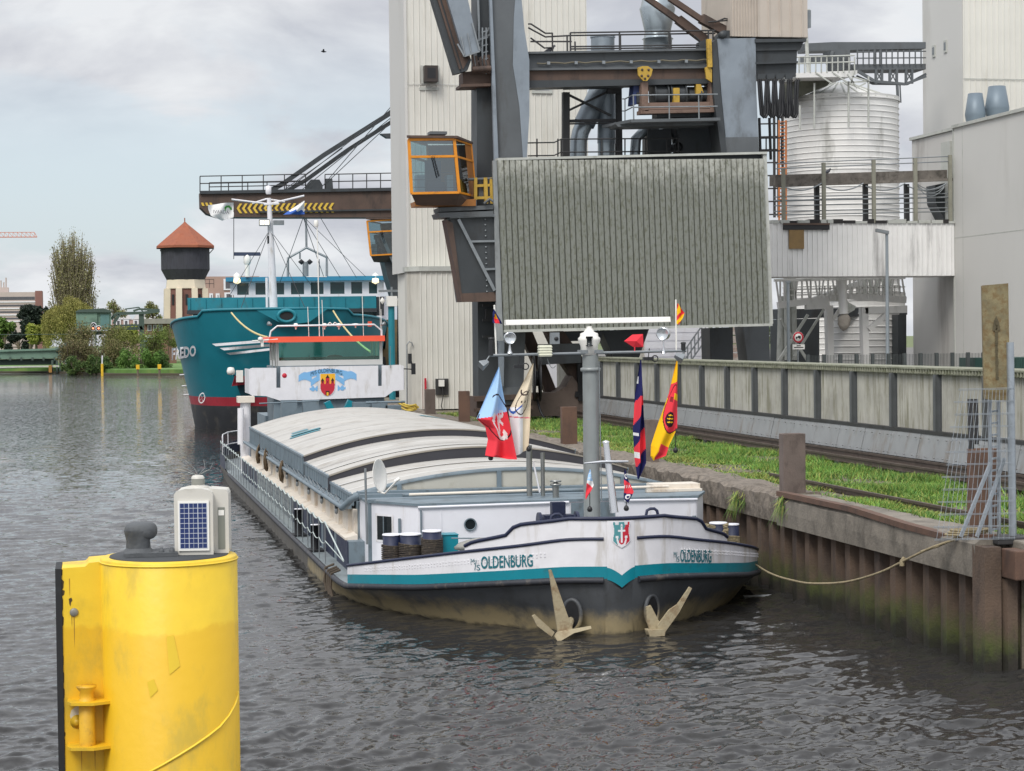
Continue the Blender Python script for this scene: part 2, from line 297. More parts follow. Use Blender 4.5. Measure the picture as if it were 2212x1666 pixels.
def quay():
    XW = 14.05
    t = thing('quay_wall', 'rusty sheet pile quay wall with a weathered concrete cap beside the barge', 'quay wall', (XW, 60, 0))
    prof = [(0, 0), (.16, 1), (.5, 1), (.66, 0)]
    m = MB(); m.corr((XW+.05, 29.2, -1.6), (XW+.05, 112, -1.6), 3.2, .72, .30, (-1, 0, 0), prof=prof); m.build('sheet_piling', M_pile, t)
    rng = random.Random(4)
    def strip(y0, y1, x0, x1, zb, zt, rough, mats, name, step=.35):
        n = max(2, int((y1-y0)/step)); rows = []
        for i in range(n+1):
            y = y0+(y1-y0)*i/n; r = lambda k=1: rng.uniform(-1, 1)*rough*k
            rows.append([V((x0+.02, y, zb)), V((x0+r(.35), y, zb+(zt-zb)*.45)), V((x0+r(.6), y, zt-.07+r(.5))), V((x0+.08+abs(r(.8)), y, zt+r(.5))), V((x0+.4, y, zt+r(.6))), V((x1, y, zt+r(.4)))])
        m = MB(); m.grid(rows, smooth=False)
        for a in (rows[0], rows[-1]): m.add(a + [V((x1, a[0].y, zb))], [tuple(range(7))])
        return m.build(name, mats, t)
    strip(38.9, 112, XW-.32, XW+.62, 1.5, ZQ+.02, .07, M_rubble, 'cap_beam')
    strip(29.3, 38.7, XW-.42, XW+.5, 1.48, ZQ, .02, M_conc, 'cap_beam')
    m = MB(); pts = [V((XW-.36, 38.6, ZQ+.05)), V((XW-.36, 34.6, ZQ+.06)), V((XW-.37, 32.2, ZQ-.02)), V((XW-.33, 30.6, ZQ-.06)), V((XW-.1, 29.35, ZQ+.03))]
    for a, b in zip(pts[:-1], pts[1:]): m.bar(a, b, .17, .1)
    m.build('edge_strip', M_rust, t)
    m = MB(); m.prism([V((XW-.42, 28.95, -1.5)), V((XW-.14, 28.95, -1.5)), V((XW-.14, 29.4, -1.5)), V((XW-.42, 29.4, -1.5))], (0, 0, 3.5)); m.build('corner_pile', M_pile, t)
    m = MB(); m.corr((XW-.14, 29.1, -1.6), (XW+9, 29.1, -1.6), 3.1, .5, .2, (0, -1, 0), prof=prof); m.build('sheet_piling', M_pile, t)
    m = MB(); m.bb(XW+.14, 28.55, 1.5, XW+10, 29.3, ZQ+.01); m.build('end_beam', M_conc, t, bevel=.03)
    m = MB(); m.bb(XW-.12, 28.5, 1.52, XW+.13, 29.0, ZQ-.1); m.build('end_plate', M_rust, t, bevel=.02)
    # mooring posts standing along the edge
    G = 'steel mooring posts along the quay edge'
    lab = {0: 'tall grey-brown steel mooring post rising from the concrete quay edge amid the grass', 1: 'dark brown steel mooring post standing behind the cream flag and grey ship mast', 2: 'steel mooring post half hidden behind the yellow and red hanging flag', 3: 'dark brown mooring post behind the light blue and red flag near the white tower', 4: 'small brown mooring post in front of the white tower beside the thin red pipe', 5: 'rust brown steel post behind the wire mesh panel at the quay corner'}
    for i, (u, vb, vt, wpx) in enumerate([(1712, 1062, 933, 50), (1229, 952, 870, 33), (1408, 990, 897, 27), (1003, 907, 840, 23), (929, 888, 833, 22), (2125, 1158, 990, 60)]):
        b = AX(u, vb, XW+.12 if i < 5 else XW+.75); zc = (b-V((0, 0, HC))).dot(FWD)
        if i == 5: b = A(u, vb, 31.4); zc = (b-V((0, 0, HC))).dot(FWD)
        b.z = ZQ-.7; wd = wpx*zc/FL; h = (vb-vt)*zc/FL+.7
        m = MB(); d = wd*.62
        m.bb(b.x-wd/2, b.y-d/2, b.z, b.x+wd/2, b.y-d/2+.025, b.z+h); m.bb(b.x-wd/2, b.y+d/2-.025, b.z, b.x+wd/2, b.y+d/2, b.z+h)
        m.bb(b.x-wd/2, b.y-d/2+.025, b.z, b.x-wd/2+.03, b.y+d/2-.025, b.z+h-.002); m.bb(b.x+wd/2-.03, b.y-d/2+.025, b.z, b.x+wd/2, b.y+d/2-.025, b.z+h-.002)
        m.bb(b.x-wd/2+.03, b.y-d/2+.025, b.z, b.x+wd/2-.03, b.y+d/2-.025, b.z+h-.03)
        tag(m.build('mooring_post', M_rust if i in (1, 5, 3) else M_post, bevel=.012), lab[i], 'post', G)
quay()
M_dirt = mat('trodden dirt', '#6e6558', .95, var=.3, sc=2, dirt='#4c5a2c', damt=.4, dsc=1.2, bump=.6)
M_yard = mat('yard paving', '#6d6b68', .9, var=.15, sc=.8, dirt='#4d4a46', damt=.4, dsc=.6)
def ground():
    m = MB(); m.bb(14.3, 29.05, -2, 19.0, 112, ZQ-.06, 0); m.build('ground', M_dirt, kind='structure')
    m = MB(); m.bb(19.0, 29.0, -2, 900, 130, ZQ-.08, 0); m.bb(24, 130, -2, 900, 420, ZQ-.2, 0); m.build('pavement', M_yard, kind='structure')
ground()
def grass():
    rng = np.random.RandomState(5); n = 300000
    x = rng.uniform(14.45, 19.05, n); y = 29.3 + 58*rng.rand(n)**1.35
    d = np.sin(x*2.1+y*.6)+np.sin(y*.9-x*1.3+1)+np.sin(y*2.3+x*3.1)*.6
    pr = np.clip(.55+.36*d, .04, 1)*np.clip((x-14.35)/.5, .08, 1)
    pr = np.where((np.abs(x-15.35) < .28), pr*.5, pr)                     # worn along the sunken rail
    pr = np.where((y > 40) & (x < 15.05), pr*.35, pr); pr = np.where((y > 66), pr*.55, pr)
    kp = rng.rand(n) < pr; x = x[kp]; y = y[kp]; n = len(x)
    tall = .55+.45*np.clip(np.abs(x-15.35)/1.2, 0, 1); h = rng.uniform(.06, .17, n)*tall*(1+.35*np.sin(y*1.7+x)); h = np.clip(h, .04, .34); wd = rng.uniform(.008, .02, n)
    a = rng.uniform(0, pi, n); lx = rng.normal(0, .09, n); ly = rng.normal(-.02, .09, n); z0 = np.full(n, ZQ-.06)
    p0 = np.stack([x-np.cos(a)*wd, y-np.sin(a)*wd, z0], -1); p1 = np.stack([x+np.cos(a)*wd, y+np.sin(a)*wd, z0], -1); p2 = np.stack([x+lx, y+ly, z0+h], -1)
    vs = np.stack([p0, p1, p2], 1).reshape(-1, 3); fs = np.arange(3*n).reshape(-1, 3)
    dry = (rng.rand(n) < np.clip(.55-np.abs(x-15.35)*.55, .13, 1)); mi = np.where(dry, 2, rng.randint(0, 2, n))
    ms = [mat('grass green', '#56803a', .75, var=.4, sc=.9), mat('grass fresh green', '#7d9c45', .75, var=.4, sc=.9), mat('grass straw', '#9c9d52', .8, var=.2)]
    o = arr('grass', vs, fs, ms, kind='stuff', mi=mi); tag(o, 'rough green grass growing between the quay edge and the screen wall', 'grass')
    # tufts hanging over the cap beam
    for (u, v_, lab) in ((1690, 1105, 'tuft of dry grass hanging over the quay cap below the tall post'), (1590, 1095, 'small green weed tuft growing from the quay face behind the bow')):
        b = AX(u, v_, 13.62); m = MB(); r = random.Random(3)
        for i in range(90):
            p = b+V((r.uniform(-.05, .15), r.uniform(-.3, .3), r.uniform(.05, .35))); q = p+V((r.uniform(-.22, -.02), r.uniform(-.15, .15), r.uniform(-.55, .12)))
            s_ = V((0, .018, 0)); m.add([p-s_, p+s_, q], [(0, 1, 2)], r.choice((0, 1, 2)))
        tag(m.build('grass_tuft', ms), lab, 'plant')
grass()
M_rail = mat('rail steel', '#5b5049', .6, .3, var=.2, sc=3, dirt='#3a302a', damt=.4, dsc=4)
M_dark = mat('dark painted steel', '#3a3a3b', .6, .1, var=.2, sc=2, dirt='#241f1c', damt=.4, dsc=2, streak=.5)
def rails():
    def rail(x, y0, y1, zt, lab):
        m = MB(); m.bb(x-.035, y0, zt-.05, x+.035, y1, zt); m.bb(x-.012, y0, zt-.14, x+.012, y1, zt-.05); m.bb(x-.07, y0, zt-.16, x+.07, y1, zt-.14)
        tag(m.build('crane_rail', M_rail), lab, 'rail', 'crane rails in the quay')
    rail(15.36, 29.5, 44, ZQ+.08, 'rusty single rail half sunk in the grass along the quay edge')
    rail(18.62, 30, 90, ZQ+.2, 'lower one of two dark rails below the grey skirt plates, bordering the grass')
    rail(18.98, 30, 90, ZQ+.3, 'upper one of two dark rails tucked under the grey skirt plates')
    m = MB()
    for i in range(42): m.bb(18.5, 31+i*1.4, ZQ-.06, 19.1, 31.24+i*1.4, ZQ+.04)
    m.each('sleeper', M_dark, thing('rail_bed', 'row of dark sleepers carrying the double rail under the screen wall', 'rail bed', V((18.8, 60, ZQ-.06))))
rails()
# ============================================================ long corrugated screen
M_corr = mat('mossy corrugated sheet', '#a1a099', .8, var=.18, sc=1.5, dirt='#6e6c58', damt=.6, dsc=4, streak=.93)
M_galv = mat('galvanised steel', '#8d9295', .45, .55, var=.15, sc=3)
M_skirt = mat('grey skirt plate', '#919394', .5, .2, var=.1, sc=1.5, dirt='#75685a', damt=.35, dsc=2, streak=.7)
M_lich = mat('lichened edge sheet', '#898a7a', .85, var=.3, sc=5, dirt='#5d6046', damt=.6, dsc=6)
def screen():
    x = 19.6; y0 = 43.9-2.65*5; t = thing('screen_wall', 'long pale corrugated screen wall with steel posts above grey skirt plates', 'screen', (x, 60, ZQ))
    sine = [(k/6, .5-.5*cos(2*pi*k/6)) for k in range(6)]
    yend = 84
    m = MB(); m.bb(x-.12, y0, 4.38, x+.02, yend, 4.40); m.bb(x-.16, y0, 4.50, x+.9, yend, 4.54)
    m.corr((x-.10, y0, 4.40), (x-.10, yend, 4.40), .10, .16, .05, (-1, 0, 0), prof=[(0, 0), (.1, 1), (.45, 1), (.55, 0)]); m.build('edge_cover', M_lich, t)
    i = 0
    while y0+2.65*i < yend-1:
        a = y0+2.65*i
        if i % 1 == 0 and a > 33:
            m = MB(); m.corr((x, a+.05, 3.04), (x, a+2.6, 3.04), 1.34, .115, .05, (-1, 0, 0), prof=sine); m.build('sheet_panel', M_corr, t)
            m = MB(); m.bb(x-.16, a-.035, 2.9, x-.05, a+.03, 4.38); m.bb(x-.2, a-.06, 2.9, x-.16, a+.05, 4.38); m.bb(x-.05, a-.075, 2.9, x-.005, a+.065, 4.38); m.build('post', mat('grey screen post', '#55585a', .6, var=.15, sc=2), t)
        i += 1
    m = MB(); m.bb(x-.22, y0, 2.96, x-.01, yend, 3.04); m.build('sill_rail', M_dark, t)
    j = 0
    while y0+1.75*j < yend-2:
        a = y0+1.75*j; r = random.uniform(-.008, .008)
        if a > 33:
            m = MB(); p = [V((x-.2+r, a, 2.95)), V((x-.34+r, a, 2.36))]
            m.prism([p[0], p[1], p[1]+V((.03, 0, 0)), p[0]+V((.03, 0, 0))], (0, 1.72, 0))
            for yy in (.12, .6, 1.12, 1.6):
                for zz in (2.86, 2.44): m.tube([V((x-.22-.24*(2.95-zz)+r-.02, a+yy, zz)), V((x-.25-.24*(2.95-zz)+r-.03, a+yy, zz))], .018, 6)
            m.build('skirt_plate', M_skirt, t)
        j += 1
    m = MB(); m.bb(x-.05, y0, ZQ-.08, x+.3, yend, 2.9); m.build('base_beam', M_dark, t)
    for k in range(24):
        a = 34+2.1*k; m = MB(); m.bb(x-.3, a, ZQ-.08, x-.06, a+.2, 2.5)
        m.build('support', M_dark, t)
screen()
# ============================================================ lichen sign, mesh panel, rope
M_board = mat('lichened board', '#7f7558', .9, var=.3, sc=5, dirt='#6e5634', damt=.7, dsc=9, bump=.4)
M_boardedge = mat('board edge', '#b9b7ae', .6, var=.15)
M_gtube = mat('galvanised tube', '#a3aab0', .4, .6, var=.12, sc=4, dirt='#777d80', damt=.3, dsc=6)
M_stain = mat('faded arrow paint', '#564e3a', .9, var=.3, sc=6)
def sign():
    Y = 29.35; base = A(2175, 1168, Y); t = thing('navigation_sign', 'tall lichen-covered board with a faded arrow on galvanised posts at the quay corner', 'sign', base)
    P = [A(2126, 862, Y), A(2182, 868, Y), A(2178, 612, Y), A(2121, 617, Y)]
    m = MB(); m.prism(P, (.10, .25, 0), 0); o = m.build('board', [M_board], t, bevel=.02)
    m = MB(); e = V((.014, -.02, 0))
    m.prism([P[1]+e, P[1]+V((.055, .06, 0)), P[2]+V((.055, .06, 0)), P[2]+e], (.012, 0.02, 0)); m.build('edge_profile', M_boardedge, t)
    fn = quadfn(P[0], P[1], P[3], P[2], (0, -.012, 0)); m = MB()
    rr = random.Random(2)
    for k in range(26): y = .18+.5*k/26; c = .5+.008*rr.uniform(-1, 1); w_ = .04+.02*rr.random(); m.add([fn(c-w_, y), fn(c+w_, y), fn(c+w_*1.1, y+.024), fn(c-w_*.9, y+.024)], [(0, 1, 2, 3)])
    m.add([fn(.36, .60), fn(.66, .60), fn(.60, .68), fn(.42, .685)], [(0, 1, 2, 3)]); m.add([fn(.42, .685), fn(.60, .68), fn(.51, .73)], [(0, 1, 2)]); m.build('arrow_mark', M_stain, t)
    m = MB(); b = A(2188, 1172, Y); m.tube([b, V((b.x-.03, b.y, A(2180, 862, Y).z+.9))], .062, 12); m.build('tube_post', M_gtube, t)
    m = MB(); m.box(b+V((-.06, 0, .05)), (.62, .5, .12)); m.build('foot_block', M_dark, t, bevel=.02)
    m = MB(); b2 = A(2149, 1165, Y+.3); tp = A(2146, 862, Y+.3)
    for dx in (-.075, .075): m.bar(b2+V((dx, 0, 0)), V((b2.x+dx, b2.y, tp.z+.2)), .04, .06)
    for k in range(11): z = b2.z+.15+k*.19; m.bar(V((b2.x-.075, b2.y, z)), V((b2.x+.075, b2.y, z+.02)), .03, .03)
    m.build('lattice_post', M_gtube, t)
    m = MB(); m.bar(A(2110, 1160, Y+.2), A(2170, 990, Y+.2), .05, .05); m.bar(A(2075, 1160, Y+.25), A(2140, 1000, Y+.25), .05, .05); m.build('brace', M_gtube, t)
    m = MB(); m.bar(A(2096, 862, Y+.4), A(2098, 970, Y+.4), .07, .07); m.bar(A(2108, 862, Y+.4), A(2110, 960, Y+.4), .05, .06); m.build('rear_bracket', M_dark, t)
    # wire mesh panel
    Y = 29.1; m = MB(); nb = 15
    for i in range(nb+1): m.tube([A(2023+i*11.2, 1166, Y), A(2075+i*7.7, 842, Y+.2)], .0035, 5)
    for k in range(13):
        f = k/12; v_ = 1166-324*f; u0 = 2018+52*f-6*(k % 2); a = A(u0, v_, Y+.2*f); b = A(2192, v_-3, Y+.2*f)
        for dz in (-.009, .009): m.tube([a+V((0, -.01, dz)), b+V((0, -.01, dz))], .004, 5)
    tag(m.build('wire_fence', M_gtube), 'loose galvanised wire mesh panel standing at the quay corner before the sign', 'fence')
sign()
M_rope = mat('mooring rope', '#998c70', .9, var=.2, sc=9, dirt='#6f6146', damt=.5, dsc=14, bump=.8, bsc=60)
def ropes():
    p = V((13.25, 39.7, 1.05)); q = A(2062, 1168, 29.9); m = MB()
    pts = [A(1572, 1172, 39.5), A(1600, 1196, 39), A(1660, 1237, 37.2), A(1720, 1256, 35.6), A(1765, 1261, 34.5), A(1830, 1257, 33.2), A(1900, 1237, 31.8), A(1960, 1208, 30.9), A(2010, 1184, 30.3), A(2062, 1166, 29.9)]
    fine = []
    for i in range(len(pts)-1):
        a, b, c, d = pts[max(i-1, 0)], pts[i], pts[i+1], pts[min(i+2, len(pts)-1)]
        for k in range(5): s_ = k/5; fine.append(.5*((2*b)+(c-a)*s_+(2*a-5*b+4*c-d)*s_*s_+(3*b-a-3*c+d)*s_**3))
    fine.append(pts[-1]); m.tube(fine, .021, 8); m.tube([fine[-8]+V((0, 0, .01)), fine[-5]+V((.02, -.04, .0)), fine[-1]+V((.1, 0, .06))], .022, 6)
    kk = fine[-12]; m.tube([kk+V((0, 0, -.07)), kk, kk+V((.05, 0, .06))], .045, 6)
    tag(m.build('mooring_rope', M_rope), 'slack tan mooring rope hanging from the barge bow to the quay corner', 'rope')
    # coil at the corner
    m = MB(); c = A(2085, 1158, 30)
    for k in range(3): m.tube([c+V((.34*cos(a*.5+k)+.05*k, .14*sin(a*.5+k), .03+.035*k)) for a in range(14)], .02, 6)
    tag(m.build('rope_loop', M_rope), 'loop of tan rope lying around the foot of the corner post', 'rope')
ropes()
def foam():
    m = MB(); b = AZ(1700, 1284, .012); r = random.Random(1); P = []
    for i in range(15):
        t_ = i/14; c = b+V((-1.15+1.3*t_, -.1*sin(t_*3), 0)); w_ = .02+.17*sin(t_*pi)**.7+r.uniform(0, .05); P.append([c+V((0, -w_, 0)), c+V((0, 0, .02)), c+V((0, w_, 0))])
    m.grid(P); tag(m.build('foam_patch', mat('foam', '#c9ccd0', .7)), 'thin white foam streak floating beside the barge bow near the quay', 'foam')
foam()
# ============================================================ barge
M_white = mat('white ship paint', '#e3e2e6', .35, var=.05, sc=3, dirt='#a89f8e', damt=.34, dsc=2.6, streak=.85)
M_wht2 = mat('white deckhouse paint', '#e4e4ea', .4, var=.03, sc=2, dirt='#b7aea3', damt=.15, dsc=2.5, streak=.9)
M_teal = mat('teal ship paint', '#0b7f8f', .35, var=.06, sc=2, dirt='#2a6068', damt=.25, dsc=3)
M_navy = mat('navy paint', '#1c2440', .5, var=.15, sc=4, dirt='#3b3f4a', damt=.3, dsc=5)
M_hull = mat('dark grey hull paint', '#4c4f53', .55, var=.12, sc=1.5, dirt='#3f4040', damt=.45, dsc=2.5, streak=.6, z=[(.56, .16, '#948667', 1.6), (.10, .0, '#57503f', 3.)], bump=.15)
M_rubr = mat('scuffed rub rail', '#2f3138', .6, var=.2, sc=4, dirt='#70695f', damt=.35, dsc=6, streak=.2)
M_deck = mat('grey deck paint', '#7d8689', .6, var=.12, sc=2, dirt='#575a58', damt=.4, dsc=2.2)
M_gpaint = mat('blue grey paint', '#6f7d86', .5, var=.12, sc=2, dirt='#4a4d4c', damt=.4, dsc=3, streak=.5)
M_cream = mat('cream paint', '#dcd3c6', .5, var=.06, sc=2, dirt='#9f8465', damt=.3, dsc=3, streak=.6)
M_cover = mat('hatch cover sheet', '#b3b0aa', .5, var=.08, sc=.7, dirt='#8f877b', damt=.45, dsc=1.1)
M_cover.node_tree.nodes['Principled BSDF'].inputs['Roughness'].default_value = .5
M_coverd = mat('dark cover end', '#34343a', .6, var=.12, sc=2)
M_steel = mat('brushed steel', '#9a9b98', .32, .85, var=.08, sc=5)
M_mast = mat('grey mast paint', '#8c9191', .42, .15, var=.08, sc=3, dirt='#6b6c66', damt=.4, dsc=4, streak=.9)
M_black = mat('black fittings', '#202124', .5, var=.15)
M_wplas = mat('white plastic', '#eceae4', .35, var=.03)
M_glassd = glass('dark window glass', (.012, .016, .018), .05)
M_txt = mat('teal lettering', '#1d6a76', .5, var=.03)
BX, BB = 9.2, 4.35
WL_ = [(0, 0), (.02, .2), (.12, .45), (.4, .8), (1.15, 1.45), (2.3, 2.45), (4.3, 3.55), (6.9, 4.2), (9.2, 4.33), (12, 4.35)]
DK_ = [(0, 0), (.015, .2), (.08, .42), (.3, .95), (.95, 1.85), (1.95, 2.75), (3.2, 3.55), (4.5, 4.1), (5.9, 4.33), (8, 4.35), (12, 4.35)]
def resample(pl, n):
    P = [V((a, b, 0)) for a, b in pl]; out = []
    for i in range(len(P)-1):
        a, b, c, d = P[max(i-1, 0)], P[i], P[i+1], P[min(i+2, len(P)-1)]
        for k in range(10): s_ = k/10; out.append(.5*((2*b)+(c-a)*s_+(2*a-5*b+4*c-d)*s_*s_+(3*b-a-3*c+d)*s_**3))
    out.append(P[-1]); L_ = [0]
    for p, q in zip(out[:-1], out[1:]): L_.append(L_[-1]+(q-p).length)
    res = []; j = 0
    for i in range(n):
        t_ = L_[-1]*i/(n-1)
        while j < len(L_)-2 and L_[j+1] < t_: j += 1
        res.append(out[j].lerp(out[j+1], (t_-L_[j])/max(1e-9, L_[j+1]-L_[j])))
    return [(p.x, p.y) for p in res]
NB = 90
WLs, DKs = resample(WL_, NB), resample(DK_, NB); YW, YD = 34.66, 34.42
def proj(p):
    d = V(p)-V((0, 0, HC)); z = d.dot(FWD); return 1106+FL*d.dot(RT)/z, 833+FL*d.dot(DN)/z, z
def zline(x, y, line):              # height where a line seen in the survey crosses the hull wall at (x, y)
    z = 1.
    for _ in range(6):
        u, v, zc = proj((x, y, z)); j = 0
        while j < len(line)-2 and line[j+1][0] > u: j += 1
        (u0, v0), (u1, v1) = line[j], line[j+1]; k = (u-u0)/(u1-u0); tv = v0+(v1-v0)*k; z += (v-tv)*zc/FL
    return z
L_top = [(1330, 1107), (1274, 1115), (1200, 1126), (1126, 1134), (1108, 1141), (1092, 1158), (1021, 1172), (1003, 1181), (993, 1193), (980, 1196)]
L_kn = [(1330, 1151), (1274, 1158), (1126, 1179), (995, 1193), (748, 1222), (700, 1227)]
L_tt = [(1330, 1219), (1271, 1221), (1087, 1233), (903, 1242), (735, 1241), (700, 1241)]
L_tb = [(1330, 1246), (1271, 1248), (1087, 1257), (903, 1266), (735, 1263), (700, 1262)]
HZ = []
for (s_, b_) in DKs:
    x, y = BX-b_, YD+s_
    zt, zk, zw, zb = (zline(x, y, l) for l in (L_top, L_kn, L_tt, L_tb)); HZ.append((zb, zw, zk, max(zt, zk)))
STEM = [(0, 0, 0, 0)]
zb0, zw0, zk0, zt0 = HZ[6]
for i in range(6): HZ[i] = HZ[6]
def smoothz():
    for c in range(3):
        a = [h[c] for h in HZ]; b = a[:]
        for _ in range(4): b = [b[0]]+[(b[i-1]+2*b[i]+b[i+1])/4 for i in range(1, len(b)-1)]+[b[-1]]
        for i in range(len(HZ)): h = list(HZ[i]); h[c] = b[i]; HZ[i] = tuple(h)
smoothz()
iT = max(i for i in range(NB) if DKs[i][0] < 5.35)          # aft end of the bow bulwark
iR = max(i for i in range(NB) if HZ[i][3] > HZ[i][2]+.015)  # aft end of the raised part
SHEER = HZ[iT][0]
for i in range(iT+1, NB): HZ[i] = (SHEER,)+HZ[iT][1:]
def on_hull(u, v, side, off=.012):
    best = None
    for i in range(1, NB-1):
        if DKs[i][0] > (4.7 if side > 0 else 6): break
        for k in range(4):
            f = k/4; s_ = DKs[i][0]*(1-f)+DKs[i+1][0]*f; b_ = DKs[i][1]*(1-f)+DKs[i+1][1]*f; x, y = BX+side*b_, YD+s_
            uu, vv, zc = proj((x, y, 1.))
            if best is None or abs(uu-u) < best[0]: best = (abs(uu-u), x, y, vv, zc, DKs[i+1][0]-DKs[i][0], DKs[i+1][1]-DKs[i][1], uu, i)
    _, x, y, vv, zc, ds, db, uu, i = best
    n = V((side*ds, -db, 0)).normalized(); tdir = V((side*db, ds, 0)).normalized()
    u2 = proj(V((x, y, 1))+tdir*.1)[0]; sl = (u2-uu)/.1
    p = V((x, y, 1.)) + tdir*max(-.1, min(.1, (u-uu)/sl if abs(sl) > 1 else 0)); vv, zc = proj(p)[1:]
    p.z = 1.+(vv-v)*zc/FL; return p+n*off
barge = thing('cargo_barge', 'white and teal inland cargo barge with arched hatch covers moored at the quay', 'barge', (BX, 36, 0))
Y_END = 86.5
def hull():
    m = MB(); mw = MB()
    full = [(s_, b_) for s_, b_ in WLs]
    for sd in (-1, 1):
        rows = []
        W = [(BX+sd*b_, YW+s_) for s_, b_ in WLs]; D = [(BX+sd*b_, YD+s_) for s_, b_ in DKs]; Zb = [h[0] for h in HZ]
        # aft body and stern
        for yy, k in ((60, 1), (74, 1), (79, .97), (82.5, .9), (85, .72), (86.2, .45), (86.6, 0)):
            W.append((BX+sd*BB*k, yy)); D.append((BX+sd*BB*min(1, k*1.03), yy+.2)); Zb.append(SHEER if yy < 80 else SHEER+.25*(yy-80)/6)
        for (wx_, wy_), (dx_, dy_), zb in zip(W, D, Zb):
            rows.append([V((wx_, wy_, -1.3)), V((wx_, wy_, -.05)), V((wx_*.5+dx_*.5, wy_*.5+dy_*.5, zb*.5)), V((dx_, dy_, zb-.06)), V((dx_, dy_, zb))])
        m.grid(rows[:NB]); mw.grid(rows[NB-1:])
    m.build('hull', M_hull, barge); mw.build('side_hull', mat('side hull paint', '#5c5852', .6, var=.15, sc=1.5, dirt='#3f3c38', damt=.45, dsc=2.5, bump=.15), barge)
    # bow bulwark: teal strake, white strake, raised part
    for name, lo, hi, mt, end in (('teal_strake', 0, 1, M_teal, iT), ('white_strake', 1, 2, M_white, iT), ('forecastle_bulwark', 2, 3, M_white, iR)):
        m = MB()
        for sd in (-1, 1):
            rows = []
            for i in range(end+1):
                s_, b_ = DKs[i]; x, y = BX+sd*b_, YD+s_
                fl = -.012 if name == 'teal_strake' else 0
                rows.append([V((x, y, HZ[i][lo])), V((x, y, HZ[i][hi]))])
            m.grid(rows); rin = [[p+V((-sd*.04, .05, 0)) for p in r] for r in rows]; m.grid(rin)
            for e in (-1,): m.add([rows[e][0], rows[e][1], rin[e][1], rin[e][0]], [(0, 1, 2, 3)])
        m.build(name, mt, barge)
    m = MB()
    for sd in (-1, 1):
        P = [V((BX+sd*DKs[i][1], YD+DKs[i][0], HZ[i][2])) for i in range(0, iT+1)]; P = [p for p in P if abs(p.x-BX) > .27] if True else P
        m.tube(P, .03, 8)
        P = [V((BX+sd*DKs[i][1], YD+DKs[i][0], HZ[i][3]+.01)) for i in range(0, iR+1)]; m.tube(P, .035, 8)
    m.build('navy_capping', M_navy, barge)
    m = MB()
    for sd in (-1, 1):
        P = [V((BX+sd*(DKs[i][1]+.015), YD+DKs[i][0]-.03*(1-min(1, DKs[i][1]/2)), HZ[i][0]-.03)) for i in range(2, NB)] + [V((BX+sd*(BB+.015), yy, SHEER-.03)) for yy in (60, 74)]
        m.tube(P, .06, 8)
    m.build('rub_rail', M_rubr, barge)
    # white stem plate running to a point with teal below
    m = MB(); b0 = .255; yf = YD-.04
    zt, zk, zw, zb = HZ[0][3], HZ[0][2], HZ[0][1], HZ[0][0]
    def cyl(x): return yf + .05*(x/b0)**2*1.2
    xs = [b0*(k/8-1) for k in range(17)]
    m.grid([[V((BX+x, cyl(x), zt-.03)), V((BX+x, cyl(x), zw-.02-.14*(1-abs(x)/b0)**1.5))] for x in xs], mi=0)
    m.grid([[V((BX+x, cyl(x), zw-.02-.14*(1-abs(x)/b0)**1.5)), V((BX+x, cyl(x), zb-.02-.14*(1-abs(x)/b0)**1.5))] for x in xs], mi=1)
    m.build('stem_plate', [M_white, M_teal], barge)
    m = MB(); m.grid([[V((BX+x, YW-.13+.05*(x/b0)**2*1.2, -.9)), V((BX+x, YW-.10+.05*(x/b0)**2*1.2, .35)), V((BX+x, cyl(x)+.025, zb-.08-.12*(1-abs(x)/b0)**1.5))] for x in xs]); m.build('stem_post', M_hull, barge)
    # deck
    m = MB(); n = [V((BX-DKs[i][1], YD+DKs[i][0]+.05, HZ[i][0]-.02)) for i in range(6, NB)]; r = [V((2*BX-p.x, p.y, p.z)) for p in n]
    m.grid([[a, b] for a, b in zip(n, r)]); m.grid([[V((BX-BB*k, yy, SHEER-.02)), V((BX+BB*k, yy, SHEER-.02))] for yy, k in ((46.4, 1), (74, 1), (79, .97), (82.5, .9), (85, .72), (86.2, .4))]); m.build('deck', M_deck, barge)
hull()
def shield_anchor(fx, fy):                       # emblem on the stem: teal and red halves, white anchor
    if not (0 <= fx <= 1 and 0 <= fy <= 1): return None
    x = fx*2-1; w_ = .93 if fy > .3 else .93*(1-((.3-fy)/.3)**1.6*.95)
    w_ *= 1-.13*max(0, sin((fy-.35)*pi/.6)) if .35 < fy < .95 else 1
    if fy > .9 and (abs(abs(x)-.45) < .18): return None
    if abs(x) > w_: return None
    if abs(x) > w_-.09: return 2
    if abs(x) < .07 and .2 < fy < .80: return 2
    if abs(fy-.66) < .028 and abs(x) < .36: return 2
    r = sqrt(x*x+((fy-.40)*1.3)**2)
    if .36 < r < .52 and fy < .42: return 2
    if abs(abs(x)-.44) < .14 and .38 < fy < .46-.0*x: return 2
    if abs(sqrt(x*x+((fy-.84)*1.3)**2)-.07) < .04: return 2
    return 1 if x > .55-1.1*(1-fy) else 0
M_eteal = mat('emblem teal', '#4f9096', .5, var=.04); M_ered = mat('emblem red', '#c2263a', .5, var=.04)
M_lblue = mat('emblem light blue', '#7db4e2', .5, var=.04); M_yel = mat('emblem yellow', '#efb32c', .5, var=.04); M_eblk = mat('emblem dark', '#3a1a20', .6, var=.05)
def paint(mb, fn, pf, nx, ny):
    P = [[fn(j/nx, i/ny) for j in range(nx+1)] for i in range(ny+1)]
    mb.grid(P, lambda i, j: pf((j+.5)/nx, (i+.5)/ny), smooth=False)
